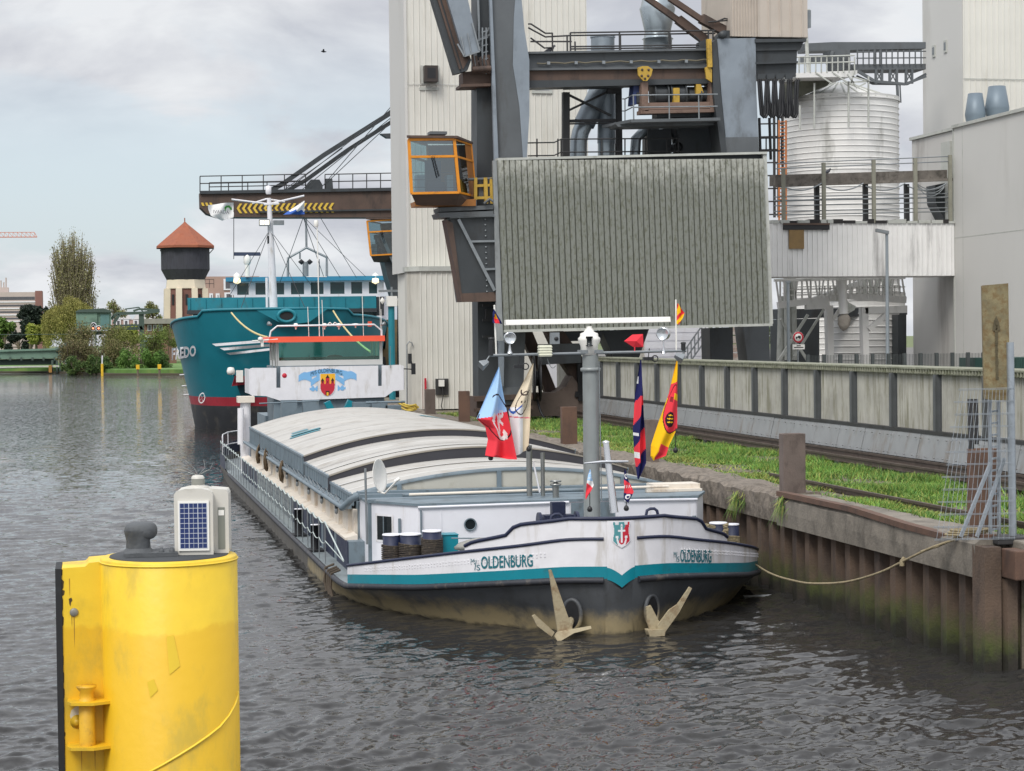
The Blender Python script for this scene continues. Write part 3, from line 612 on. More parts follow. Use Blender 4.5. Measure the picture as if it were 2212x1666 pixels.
def bow_marks():
    zt = HZ[0][3]; zk = HZ[0][2]; m = MB(); zc = 36
    c = A(1327, 1157, 34.3); yfn = lambda x: 34.362+.06*((x-BX)/.255)**2
    def fn(x, y): xx = BX-.185+.37*x; return V((xx, yfn(xx), c.z-.23+.46*y))
    paint(m, fn, shield_anchor, 44, 56); m.build('bow_emblem', [M_eteal, M_ered, M_white], barge)
    for sd, a, b, h0, h1, s0, s1 in ((-1, (1040, 1229), (1152, 1224), 27, 27, (1018, 1218), (1038, 1231)), (1, (1469, 1214), (1536, 1216), 27, 28, (1455, 1203), (1467, 1213))):
        m = MB()
        text(m, 'OLDENBURG', lambda x, y: on_hull(a[0]+(b[0]-a[0])*x, a[1]+(b[1]-a[1])*x-(h0+(h1-h0)*x)*y, sd), bold=.02)
        hm = 12; text(m, 'M', lambda x, y: on_hull(s0[0]+(s1[0]-s0[0])*.42*x, s0[1]+1-hm*y, sd), bold=.0)
        text(m, 'S', lambda x, y: on_hull(s0[0]+(s1[0]-s0[0])*(.62+.38*x), s1[1]+1-hm*y, sd), bold=.0)
        text(m, '/', lambda x, y: on_hull(s0[0]+(s1[0]-s0[0])*(.38+.25*x), s1[1]+1-22*y, sd), bold=.0)
        m.build('ship_name', M_txt, barge)
    # seam of rivets
    m = MB()
    for sd in (-1, 1):
        for i in range(9, 40):
            for k in (0, .5):
                s_ = DKs[i][0]*(1-k)+DKs[i+1][0]*k; b_ = DKs[i][1]*(1-k)+DKs[i+1][1]*k; z = HZ[i][2]*.55+HZ[i][1]*.45
                m.box((BX+sd*b_, YD+s_-.004, z), (.022, .022, .022)); m.box((BX+sd*b_, YD+s_-.004, z-.05), (.02, .02, .02))
    m.build('rivet_seam', M_white, barge, kind='stuff')
    # hawse holes
    for sd, (u, v) in ((-1, (1236, 1328)), (1, (1408, 1318))):
        y0 = 34.70; c = A(u, v, y0); m = MB(); d = V((sd*.55, -.83, 0))
        ring = [c+V((-d.y*.17*cos(t_), d.x*.17*cos(t_), .27*sin(t_))) for t_ in [2*pi*k/20 for k in range(21)]]
        m.tube(ring, .04, 8, mi=0, caps=False); m.prism([p+d*.02 for p in ring[:-1]], d*.004, 1); m.build('hawse_hole', [M_hull, M_black], barge)
bow_marks()
M_anch = mat('pale anchor paint', '#a89c80', .75, var=.15, sc=4, dirt='#6f5438', damt=.6, dsc=4, bump=.5, bsc=20)
def anchors():
    Y = 34.35
    def plate(m, pts, y, th=.06): m.prism([A(u, v, y) for u, v in pts], (0, th, 0))
    m = MB(); plate(m, [(1186, 1232), (1191, 1231), (1238, 1362), (1206, 1372)], Y-.1); m.prism([A(1186, 1232, Y-.1), A(1206, 1372, Y-.1), A(1212, 1372, Y+.2), A(1190, 1236, Y)], (.02, .02, 0))
    t = thing('anchor', 'pale anchor with a tall upright tapered fluke beside the barge stem', 'anchor', A(1215, 1372, Y)); m.build('fluke', M_anch, t, bevel=.02)
    m = MB(); plate(m, [(1150, 1331), (1156, 1328), (1198, 1366), (1192, 1376), (1160, 1352)], Y-.2); m.build('fluke', M_anch, t, bevel=.02)
    m = MB(); m.prism([A(1198, 1374, Y-.25), A(1206, 1364, Y-.2), A(1276, 1352, Y-.05), A(1278, 1358, Y-.1), A(1240, 1368, Y-.2), A(1206, 1388, Y-.3)], (0, .10, -.02)); m.build('crown', M_anch, t, bevel=.03)
    m = MB(); m.tube([A(1228, 1362, Y), A(1236, 1330, Y+.5)], .06, 8); m.build('shank', M_anch, t)
    t = thing('anchor', 'pale anchor with shank and fluke spread in a V beside the barge stem', 'anchor', A(1415, 1370, Y))
    m = MB(); plate(m, [(1396, 1312), (1406, 1308), (1432, 1358), (1406, 1368), (1398, 1345)], Y-.05); m.build('shank', M_anch, t)
    m = MB(); plate(m, [(1490, 1268), (1495, 1271), (1468, 1322), (1436, 1367), (1420, 1362), (1420, 1352), (1446, 1318), (1464, 1306)], Y-.12); m.build('fluke', M_anch, t, bevel=.02)
    m = MB(); m.prism([A(1400, 1362, Y-.2), A(1438, 1360, Y-.2), A(1436, 1374, Y-.2), A(1404, 1376, Y-.2)], (0, .25, 0)); m.build('crown', M_anch, t, bevel=.03)
anchors()
def deckhouse():
    t = barge; m = MB(); Yf = 40.5; z0, z1 = .42, 1.93
    P = [(6.5, Yf), (12.5, Yf), (12.98, 41.6), (12.98, 43), (5.62, 43), (5.62, 41.7)]
    m.prism([V((x, y, z0)) for x, y in P], (0, 0, z1-z0)); o = m.build('deckhouse', M_wht2, t, bevel=.04)
    m = MB(); m.prism([V((BX+(x-BX)*1.01, y-.03 if y < 42 else y, z1)) for x, y in P], (0, 0, .05)); m.build('roof_deck', M_gpaint, o)
    m = MB(); c = A(1016, 1133, Yf-.03); ring = [c+V((.12*cos(a), 0, .12*sin(a))) for a in [2*pi*k/28 for k in range(28)]]; m.prism(ring, (0, .015, 0), 0)
    m.tube(ring+ring[:1], .016, 6, mi=1, caps=False); m.build('porthole', [M_glassd, M_gpaint], o)
    # window and door on the chamfer
    a, b = V((5.62, 41.7, 0)), V((6.5, Yf, 0)); d = (b-a).normalized(); n = V((d.y, -d.x, 0))*1.0
    n = V((-abs(n.x), -abs(n.y), 0)); R = lambda s_, z, o_=.0: a+d*s_+V((0, 0, z))+n*o_
    m = MB(); fr = lambda x0, x1, y0, y1, o_, mi: m.add([R(x0, y0, o_), R(x1, y0, o_), R(x1, y1, o_), R(x0, y1, o_)], [(0, 1, 2, 3)], mi)
    fr(.25, .78, 1.12, 1.72, .010, 1); fr(.30, .73, 1.17, 1.67, .016, 0); fr(.48, .51, 1.17, 1.67, .022, 2); m.build('window', [M_glassd, M_white, M_gpaint], o)
    m = MB(); m.tube([R(1.0, 1.0, .05), R(1.0, 1.65, .05)], .03, 6); m.tube([V((6.56, Yf-.05, .6)), V((6.56, Yf-.05, 1.85))], .02, 6); m.build('handrail', M_gpaint, o)
    m = MB(); m.bb(6.98, Yf-.012, .5, 7.0, Yf-.001, 1.9); m.tube([V((6.5, Yf-.03, 1.9)), V((9.7, Yf-.03, 1.92))], .03, 6); m.tube([V((10.9, Yf-.03, 1.92)), V((12.5, Yf-.03, 1.9))], .03, 6); m.build('trim', M_wht2, o)
    m = MB(); c = A(1500, 1150, Yf-.06); m.tube([c+V((0, 0, -.35)), c+V((0, 0, .35))], .045, 8); m.build('fender', M_gpaint, o)
    # recess with winch gear in the middle of the front
    m = MB(); m.bb(9.75, Yf-.02, .5, 10.7, Yf-.004, 1.9); m.build('recess', M_gpaint, o)
    m = MB(); c = A(1205, 1095, 39.4); m.bb(c.x-.14, c.y-.1, .5, c.x+.14, c.y+.1, c.z+.1); m.bb(c.x-.3, c.y-.16, c.z-.25, c.x+.3, c.y+.16, c.z-.16); m.tube([c+V((-.38, 0, -.3)), c+V((.38, 0, -.3))], .14, 14); m.tube([c+V((-.42, 0, -.3)), c+V((-.36, 0, -.3))], .2, 16); m.tube([c+V((.36, 0, -.3)), c+V((.42, 0, -.3))], .2, 16); m.build('windlass', M_navy, t)
    # grey beams between deckhouse and hatch
    m = MB(); m.bb(5.6, 43.0, .42, 13.0, 43.6, 1.84); m.bb(5.55, 42.35, 1.98, 13.02, 42.5, 2.05); m.tube([V((6.4, 41.9, 2.05)), V((10.5, 41.9, 2.05))], .035, 8); m.bb(5.6, 43.0, 1.95, 12.98, 43.3, 2.06); m.build('hatch_beam', M_gpaint, t)
    m = MB(); m.tube([V((6.5, 41.6, 2.08)), V((9.6, 41.6, 2.10))], .03, 8); m.tube([V((10.6, 41.6, 2.10)), V((12.2, 41.6, 2.1))], .03, 8); m.bb(11.9, 41.7, 2.0, 12.95, 42.3, 2.14); m.bb(11.7, 41.55, 1.985, 12.95, 41.7, 2.04); m.build('roof_locker', M_cream, t)
    for (u, v0, v1, r) in ((1144, 962, 1072, .062), (1173, 978, 1072, .045)):
        m = MB(); b = A(u, v1, 41.2); m.tube([b, V((b.x, b.y, A(u, v0, 41.2).z))], r, 14); m.build('exhaust_pipe', M_steel, t)
    m = MB(); b = A(1201, 1095, 41); z = A(1201, 1050, 41).z; m.tube([b, V((b.x, b.y, z))], .07, 12); m.lathe([(.10, 0), (.12, .02), (.12, .05), (.05, .06), (.05, .08), (.12, .085), (.12, .12), (0, .13)], (b.x, b.y, z), n=18); m.build('vent_cowl', M_steel, t)
    m = MB(); m.tube([A(1152, 998, 41.1), A(1166, 1064, 41.1)], .02, 6); m.build('stay', M_white, t)
    # small hooks on the roof edge
    for (u, v) in ((1042, 1097), (1162, 1090)):
        m = MB(); c = A(u, v+3, 40.8); m.tube([c+V((-.1, 0, .07)), c, c+V((.1, 0, .07))], .012, 5); m.build('hook', M_white, o)
deckhouse()
def hatch():
    t = barge; xl, xr = 5.45, 12.88; xc = (xl+xr)/2; hw = (xr-xl)/2
    def zz(x, zs, zp): return zs+(zp-zs)*(1-((x-xc)/hw)**2)
    def cover(y0, y1, zs, zp, inset, name='hatch_cover'):
        m = MB(); rows = []; y = y0; k = 0; xs = [xl+inset+(xr-xl-2*inset)*i/36 for i in range(37)]
        n = int((y1-y0)/.15)
        for i in range(n+1):
            yy = y0+(y1-y0)*i/n; dz = (.0, .016, .02, .0)[i % 4]
            rows.append([V((x, yy, zz(x, zs, zp)+dz)) for x in xs])
        m.grid(rows, smooth=True); o = m.build(name, M_cover, t)
        for x, s_ in ((xl+inset, -1), (xr-inset, 1)):
            m = MB(); m.bb(x-.03 if s_ > 0 else x-.02, y0, 1.735, x+.02 if s_ > 0 else x+.03, y1, zs+.0)
            for j in range(int((y1-y0)/.42)): m.bb(x-.035, y0+.1+j*.42, 1.75, x+.035, y0+.14+j*.42, zs-.02)
            m.bb(x-.04, y0, zs-.03, x+.04, y1, zs+.03)
            m.build('side_plate', M_gpaint, o)
        m = MB()
        for yy in [y0+2.4*j for j in range(1, int((y1-y0)/2.4)+1)]: m.grid([[V((x, yy+dy, zz(x, zs, zp)+.024)) for x in xs] for dy in (0, .035)])
        m.build('seam', mat('seam', '#6f6b65', .7), o)
        # light band near the leading edge
        m = MB()
        for yy in (y0+(y1-y0)*.22, y0+(y1-y0)*.6): m.grid([[V((x, yy+dy, zz(x, zs, zp)+.026)) for x in xs] for dy in (0, .09)])
        m.build('pale_stripe', mat('pale stripe', '#cfcecb', .5, var=.06), o)
        return o, xs
    c1, x1 = cover(43.35, 47.5, 1.96, 2.46, .07); c2, x2 = cover(47.4, 53.1, 2.1, 2.72, .035); c3, x3 = cover(53.0, 71.5, 2.26, 2.9, 0)
    for o, xs, y, zs, zp, zl in ((c2, x2, 47.4, 2.1, 2.72, 2.46), (c3, x3, 53.0, 2.26, 2.9, 2.72)):
        m = MB(); m.grid([[V((x, y-.012, min(zz(x, zs-.02, zp-.04), zz(x, zs-.16, zl-.06)))), V((x, y-.012, zz(x, zs, zp)))] for x in xs], smooth=False); m.bb(xl, y-.02, 1.62, xl+.12, y+.05, zs-.02); m.build('end_face', M_coverd, o)
        m = MB(); m.grid([[V((x, y-.03, zz(x, zs, zp)-.005)), V((x, y-.03, zz(x, zs, zp)+.025)), V((x, y+.1, zz(x, zs, zp)+.03))] for x in xs]); m.build('edge_trim', mat('trim', '#7d776d', .6), o)
    # arched end bulkhead with panels
    m = MB(); m.grid([[V((x, 43.34, 1.9)), V((x, 43.34, zz(x, 1.96, 2.46)-.02))] for x in x1], smooth=False); o = m.build('end_bulkhead', mat('beige bulkhead', '#b9b7ad', .5, var=.06, dirt='#94907f', damt=.3), t)
    m = MB()
    for u in (862, 1078, 1345): c = A(u, 1040, 43.3); m.bb(c.x-.05, 43.27, 1.96, c.x+.05, 43.335, zz(c.x, 1.96, 2.46)-.03)
    m.grid([[V((x, 43.30, zz(x, 1.96, 2.46)-.04)), V((x, 43.30, zz(x, 1.96, 2.46)+.03)), V((x, 43.4, zz(x, 1.96, 2.46)+.03))] for x in x1]); m.build('panel_rib', M_gpaint, o)
    m = MB(); m.bb(xl+.2, 43.2, 1.93, xr-.05, 43.33, 1.99); m.build('sill', M_wht2, o)
    # teal marks on the rear cover
    m = MB()
    for (u, v) in ((602, 936), (870, 904)):
        c = A(u, v, 63 if u < 700 else 62)
        for k in range(3):
            x0 = xl+.35+.1*k if u < 700 else 10.4+.1*k; y = 60+.8*k
            if u > 700: y = 64+.5*k
            m.grid([[V((x0+(.9 if k < 2 else .5)*i/6, y+dy, zz(x0+(.9 if k < 2 else .5)*i/6, 2.26, 2.9)+.03)) for i in range(7)] for dy in (0, .45)])
    m.build('teal_mark', M_teal, c3)
    # coaming: grey walkway, cream panels, ledge, navy wall
    m = MB()
    for xa, sd in ((5.5, -1), (12.85, 1)):
        m.bb(min(xa, xa+sd*.22), 43.4, 1.66, max(xa, xa+sd*.22), 72, 1.73); m.tube([V((xa+sd*.22, 43.2, 1.70)), V((xa+sd*.22, 72, 1.72))], .05, 8)
    m.tube([V((5.28, 43.3, 1.70)), V((5.3, 43.1, 1.74)), V((5.42, 42.9, 1.9)), V((5.6, 42.8, 2.0))], .075, 10); m.build('coaming_rail', M_gpaint, t)
    m = MB(); m.bb(5.52, 43.2, .9, 12.8, 72, 1.66)
    m.build('coaming', M_cream, t)
    m = MB(); k = 0
    while 44+1.7*k < 71: m.bb(5.44, 43.6+1.7*k, 1.14, 5.521, 44.4+1.7*k, 1.655); k += 1
    m.each('coaming_panel', M_cream, t)
    m = MB(); m.prism([V((5.52, 42.6, 1.17)), V((5.52, 42.6, 1.06)), V((5.25, 42.6, 1.06)), V((5.25, 42.6, 1.10))], (0, 31, 0)); m.prism([V((12.8, 42.6, 1.17)), V((12.8, 42.6, 1.06)), V((13.1, 42.6, 1.06)), V((13.1, 42.6, 1.10))], (0, 31, 0)); m.build('ledge', M_cream, t)
    m = MB(); m.bb(5.28, 42.2, .4, 13.05, 73.5, 1.06); m.build('lower_wall', [M_gpaint], t)
    m = MB(); k = 0
    while 42+2.6*k < 71: m.bb(5.262, 42.3+2.6*k, .42, 5.279, 44.3+2.6*k, 1.05); k += 1
    m.each('navy_panel', M_navy, t)
    # lamps under the walkway, rope bundles and hoses on the rail
    for k in range(6):
        y = 44.3+k*2.9; m = MB(); m.tube([V((5.27, y, 1.66)), V((5.27, y, 1.6))], .035, 8, 0); m.lathe([(.032, 0), (.04, -.04), (.036, -.1), (0, -.13)], (5.27, y, 1.60), n=10, mi=1); m.build('deck_lamp', [M_black, M_galv], t)
    r = random.Random(8); m = MB()
    for y in (57.2, 62.5, 65.5):
        for k in range(9): a = V((5.24+r.uniform(-.03, .03), y+r.uniform(-.22, .22), 1.66+r.uniform(-.1, .06))); q = r.uniform(.14, .24); m.tube([a+V((.05*sin(j), q*.8*cos(j*.7), q*1.3*sin(j*.7))) for j in range(10)], .016, 5)
    m.each('rope_bundle', mat('tarred rope', '#6a5a46', .9, var=.3, sc=8), t, 27)
    m = MB()
    for k in range(22): y = 44+k*.95; m.tube([V((5.33, y, 1.72)), V((5.25, y+.25, 1.86+.08*r.random())), V((5.4, y+.5, 1.8)), V((5.3, y+.6, 1.7))], .011, 5)
    m.each('lashing_hose', M_galv, t, 3)
hatch()
M_net = mat('pale net cord', '#b6c0bd', .7, var=.1)
def side_rail():
    m = MB(); xs = 4.93; y0, y1 = 41.0, 80.
    top = lambda y: SHEER + (.92 - .12*abs(sin((y-41)/3.4*pi)) if y > 43.6 else .92*(max(0, y-40.4)/3.2))
    n = 30; ps = [V((xs, 43.6+(y1-43.6)*i/n, SHEER)) for i in range(n+1)]
    for p in ps: m.tube([p, p+V((0, 0, .92))], .013, 6)
    m.each('stanchion', M_galv, barge, 3)
    m = MB(); P = [V((xs, 40.35, SHEER+.42)), V((xs, 43.6, SHEER+.92))]
    for i in range(n):
        a, b = ps[i]+V((0, 0, .92)), ps[i+1]+V((0, 0, .92)); P += sag(a, b, .07, 6)[1:]
    m.tube(P, .018, 6); m.tube([p-V((0, 0, .45)) for p in P[1:]], .012, 5); m.tube([V((xs, 40.35, SHEER+.40)), V((xs, 43.6, SHEER+.5))], .012, 5); m.build('rope_rail', M_net, barge)
    m = MB()
    y = 51.
    while y < 62:
        for s_ in (-1, 1): m.bar(V((xs, y, SHEER+.05)), V((xs, y+s_*.45, SHEER+.84)), .0035, .0035)
        y += .24
    m.build('safety_net', M_net, barge)
    # curved stern rail
    m = MB(); pts = [V((BX-BB*k, yy, SHEER+.15)) for yy, k in ((79, .98), (81.5, .94), (83.6, .86), (85.1, .72), (86, .5))]
    for h in (.45, .95): m.tube([p+V((0, 0, h)) for p in pts], .025, 6)
    for p in pts: m.tube([p, p+V((0, 0, .95))], .022, 6)
    m.build('stern_rail', M_white, barge)
    m = MB()
    for sd in (-1, 1):
        P = [V((BX+sd*BB*k, yy+.2, SHEER+.25*max(0, yy-80)/6)) for yy, k in ((76, 1), (79, 1), (82.5, .93), (85, .74), (86.2, .46))]
        m.grid([[p, p+V((0, 0, .5))] for p in P])
    m.build('stern_bulwark', M_navy, barge)
    # deck bollards at the shoulder
    for (u, v0, v1, w_) in ((647, 1172, 1228, 22), (682, 1190, 1245, 22)):
        b = AX(u, v1, 5.02); zc = proj(b)[2]; r = w_/2*zc/FL*.9; h = (v1-v0)*zc/FL; m = MB(); m.lathe([(r*1.1, 0), (r, .03), (r, h-.02), (r*1.05, h-.02), (r*1.05, h)], (b.x, b.y, SHEER), n=16, mi=0); m.lathe([(r*1.05, h), (r*.9, h+.012), (0, h+.012)], (b.x, b.y, SHEER), n=16, mi=1); m.bb(b.x-.18, b.y-.3, SHEER-.02, b.x+.18, b.y+.3, SHEER+.03, 0); m.build('bollard', [M_black, M_wht2], barge)
    m = MB(); r = random.Random(5)
    for y in (41.3, 41.6, 41.9, 42.4): m.tube([V((4.98, y, SHEER+.12)), V((4.8, y+.05, SHEER+.05)), V((4.78, y+.1, SHEER-.25)), V((4.80, y-.1, .0))], .03, 6)
    m.build('rope_fender', mat('dark rope', '#4b4238', .9, var=.3), barge)
side_rail()
def bow_gear():
    t = barge
    def bitt(u0, u1, v, Y, ropey, zb=.42, mcap=M_wht2):
        a, b = A(u0, v, Y), A(u1, v, Y); r = (b.x-a.x)/2; c = (a+b)/2; h = c.z-zb; m = MB()
        m.lathe([(r*1.0, 0), (r*.97, .05), (r*.97, h-.015), (0, h-.014)], (c.x, c.y, zb), n=22); o = m.build('bollard', M_navy, t)
        m = MB(); m.lathe([(r*1.02, h-.02), (r*1.02, h+.0), (r*.96, h+.008), (0, h+.01)], (c.x, c.y, zb), n=22); m.build('cap', mcap, o)
        m = MB(); rr = random.Random(int(u0)); z = zb+.3*h
        while z < zb+h*ropey: m.tube([V((c.x+(r+.012)*cos(k*.42), c.y+(r+.012)*sin(k*.42), z+.02*sin(k*.42+z*9)+rr.uniform(-.006, .006))) for k in range(16)], .017, 6, caps=False); z += .034
        return o, m
    dk = mat('dark wet rope', '#3d3630', .85, var=.35, sc=9, dirt='#7d715c', damt=.35, dsc=12)
    for u0, u1, v, Y, f in ((826, 866, 1154, 39.8, .78), (863, 910, 1153, 39.6, .8), (912, 954, 1146, 39.3, .86)):
        o, m = bitt(u0, u1, v, Y, f); m.build('rope_turns', dk, o)
    for u0, u1, v, Y, f in ((1533, 1570, 1129, 39.2, .86), (1568, 1596, 1132, 39.7, .75)):
        o, m = bitt(u0, u1, v, Y, f)
        r = random.Random(3); c = A(1548, 1150, Y-.2)
        if u0 < 1550:
            for k in range(9): m.tube([c+V((.2*cos(a)*1.1+r.uniform(-.03, .03), -.02+.1*sin(a), .03*sin(2*a+k)+.02*k-.02)) for a in [j*.6 for j in range(7)]], .022, 6)
        m.build('rope_turns', M_rope, o)
    m = MB(); a, b = A(956, 1190, 39.4), A(990, 1156, 39.4); m.bb(a.x, a.y, .42, b.x, a.y+.4, b.z); m.bb(a.x-.01, a.y-.02, b.z, b.x+.01, a.y+.42, b.z+.02); m.build('teal_locker', M_teal, t, bevel=.01)
    # folded tarpaulin lump
    m = MB(); rr = random.Random(4); c = A(1030, 1178, 38.6); rows = []
    for i in range(9):
        th = pi*i/8; rows.append([c+V((.42*cos(p)*(sin(th)+.1)*(1+.15*rr.uniform(-1, 1))+(.1 if i < 4 else 0), .25*sin(p)*sin(th), .14*cos(th)+rr.uniform(-.015, .015))) for p in [2*pi*k/14 for k in range(15)]])
    for r_ in rows: r_[-1] = r_[0]
    m.grid(rows); m.build('tarpaulin', mat('grey tarpaulin', '#8f8e88', .8, var=.15, sc=4, bump=.5), t)
    m = MB(); m.tube([A(975, 1163, 38.8), A(1075, 1163, 38.6)], .015, 6); m.build('grab_bar', M_gpaint, t)
    # fairleads on the bulwark top
    for u, v in ((1202, 1118), (1408, 1106)):
        i_y = 35.6 if u < 1300 else 35.3; c = A(u, v+6, i_y); m = MB(); m.tube([c+V((-.12, 0, -.06)), c+V((-.09, 0, .08)), c+V((-.03, 0, .11)), c+V((.05, 0, .11)), c+V((.1, 0, .07)), c+V((.13, 0, -.06))], .028, 8); m.bb(c.x-.2, c.y-.05, c.z-.12, c.x+.2, c.y+.05, c.z-.04)
        m.build('fairlead', M_navy, t)
    # jackstaff with crossbar
    m = MB(); p, q = A(1327, 1108, 34.75), A(1309, 957, 34.95); m.tube([p, q], [.075, .058], 16); m.lathe([(.065, 0), (.065, .03), (0, .05)], q, n=16); m.tube([A(1262, 1001, 34.8), A(1300, 998, 34.8), A(1357, 997, 34.8)], [.012, .028, .018], 10); m.build('jackstaff', mat('polished steel', '#d8d9dc', .18, .9, var=.04), t)
    # satellite dish on its pole
    m = MB(); b = AZ(793, 1176, .9); b = A(793, 1176, 41.3); m.tube([b, A(789, 1012, 41.3)], .025, 8); o = m.build('dish_pole', M_galv, t)
    m = MB(); c = A(816, 1028, 41.2); ax = V((.84, -.52, .12)).normalized(); R_ = .345
    m.lathe([(0, .0), (.12, .012), (.22, .042), (.30, .08), (R_, .105), (R_+.01, .10), (.30, .068), (.2, .028), (0, -.012)], c-ax*.05, ax, n=28); m.build('dish', M_wplas, o)
    m = MB(); e = A(858, 1038, 40.7); m.tube([c+V((0, 0, -.33)), c+V((.12, -.2, -.36)), e], .022, 6); m.tube([e+V((-.05, .0, -.02)), e+V((.05, -.02, .04))], .035, 8); m.build('feed_arm', M_wplas, o)
    # side post at the deckhouse corner
    m = MB(); b = A(806, 1190, 41.6); m.bb(b.x-.09, b.y, .45, b.x+.07, b.y+.12, 2.0); m.build('corner_post', M_gpaint, t)
bow_gear()
def mast():
    Y = 37.4; b = A(1279, 1112, Y); tp = A(1271, 764, Y); x = b.x; m = MB(); r = .165
    m.tube([V((x, Y, .6)), V((x, Y, tp.z-.02))], [r, r*.93], 24); m.lathe([(r*.95, -.25), (r*1.18, -.24), (r*1.18, -.18), (r*.95, -.17)], (x, Y, tp.z-.1), n=24); o = m.build('mast', M_mast, barge)
    m = MB(); a, c = A(1058, 768, Y-.1), A(1482, 758, Y-.1); m.tube([a, c], .026, 8); m.bb(x-.22, Y-.15, a.z-.04+.05, x+.22, Y+.15, a.z+.08); m.build('yard', M_galv, o)
    m = MB(); z0 = tp.z; w_ = .205; m.lathe([(.1, 0), (.16, .0), (.17, .18), (.215, .28), (.215, .33), (.18, .36), (.17, .42), (.10, .45), (.08, .5), (.06, .52), (.06, .56)], (x-.02, Y, z0-.03), n=24); m.build('radar_housing', M_wplas, o)
    m = MB(); p, q = A(1091, 697, Y), A(1446, 690, Y); d = q-p
    m.prism([p+V((0, -.09, -.055)), p+V((0, -.06, .05)), p+V((0, .06, .05)), p+V((0, .09, -.055))], d); m.build('radar_scanner', M_wplas, o, bevel=.012)
    m = MB(); c = A(1273, 738, Y-.2); m.lathe([(.07, -.09), (.07, -.07), (.05, -.06), (.05, .06), (.07, .07), (.07, .1)], c, n=14, mi=0); m.build('masthead_light', M_glassd, o)
    for u, v, dx in ((1101, 730, -.05), (1433, 721, -.62)):
        m = MB(); c = A(u, v, Y-.1); ax = V((dx, -1, -.08)).normalized(); R_ = .118 if u < 1300 else .128
        dep = .05 if u < 1300 else .2
        m.lathe([(0, -dep), (R_*.7, -dep), (R_, -dep*.3), (R_, .06), (R_*.9, .065)], c, ax, n=24, mi=0); m.lathe([(R_*.9, .06), (R_*.5, .03), (0, .02)], c, ax, n=24, mi=1)
        z = A(u, 764, Y-.1).z; m.lathe([(.055, 0), (.03, .06), (.016, .16), (.02, c.z-R_-z)], (c.x, c.y, z), n=10, mi=0); m.build('searchlight', [mat('chrome', '#d0d2d4', .12, 1., var=.03), mat('lamp reflector', '#cfd4d8', .2, .6, var=.12, sc=40)], o)
    m = MB(); c = A(1177, 757, Y-.12); m.bb(c.x-.12, c.y-.08, c.z-.12, c.x+.12, c.y+.08, c.z+.1); [m.bb(c.x-.13, c.y-.09, c.z-.1+.05*k, c.x+.13, c.y+.09, c.z-.075+.05*k) for k in range(4)]; m.build('horn_box', mat('cream plastic', '#dcdcc8', .5), o, bevel=.01)
    m = MB(); c = A(1198, 732, Y); m.bb(c.x-.075, c.y-.1, c.z-.1, c.x+.075, c.y+.1, c.z+.12, 0); m.lathe([(.04, 0), (.04, .02), (0, .02)], c+V((0.01, -.1, 0)), (0, -1, 0), n=12, mi=1); m.build('camera_box', [M_galv, M_black], o)
    for u, v, s_ in ((1045, 787, -1), (1468, 772, 1)):
        m = MB(); c = A(u, v, Y-.2); ax = V((s_*.9, -.35, -.45 if s_ < 0 else -.5)).normalized(); m.lathe([(.05, -.1), (.1, .05), (.1, .08), (0, .075)], c, ax, n=4, mi=0, smooth=False); m.tube([c, A(1058 if s_ < 0 else 1478, 768 if s_ < 0 else 758, Y-.1)], .012, 5); m.build('work_light', [M_galv], o)
    for u, v in ((1120, 792), (1400, 775)):
        m = MB(); c = A(u, v, Y-.1); m.bb(c.x-.1, c.y-.05, c.z-.03, c.x+.1, c.y+.05, c.z+.03); m.tube([c+V((.14+.06*cos(a), 0, .06*sin(a))) for a in [k*.63 for k in range(11)]], .012, 5); m.tube([c, c+V((.03, 0, .2))], .01, 5); m.build('loudhailer', M_black, o)
    for u, v0, v1 in ((1061, 725, 768), (1476, 735, 758)):
        m = MB(); c = A(u, v1, Y-.1); m.tube([c, A(u, v0+8, Y-.1)], .045, 10); m.lathe([(.055, 0), (.055, .03), (0, .04)], A(u, v0+8, Y-.1), n=10); m.build('side_light', M_black, o)
    for u, v0, v1 in ((1068, 662, 768), (1460, 650, 757)):
        m = MB(); m.tube([A(u+4 if u < 1200 else u+1, v1, Y-.1), A(u, v0, Y-.1)], .018, 8); m.lathe([(0, -.02), (.025, 0), (0, .02)], A(u, v0-1, Y-.1), n=8); m.build('flag_staff', M_wplas, o)
    m = MB(); m.tube(sag(A(1182, 775, Y-.1), A(1200, 790, Y-.1), .1), .008, 5); m.tube([V((x+.15, Y-.17, 2.2)), V((x+.13, Y-.165, 4.9))], .012, 5); m.build('cable', M_galv, o)
mast()
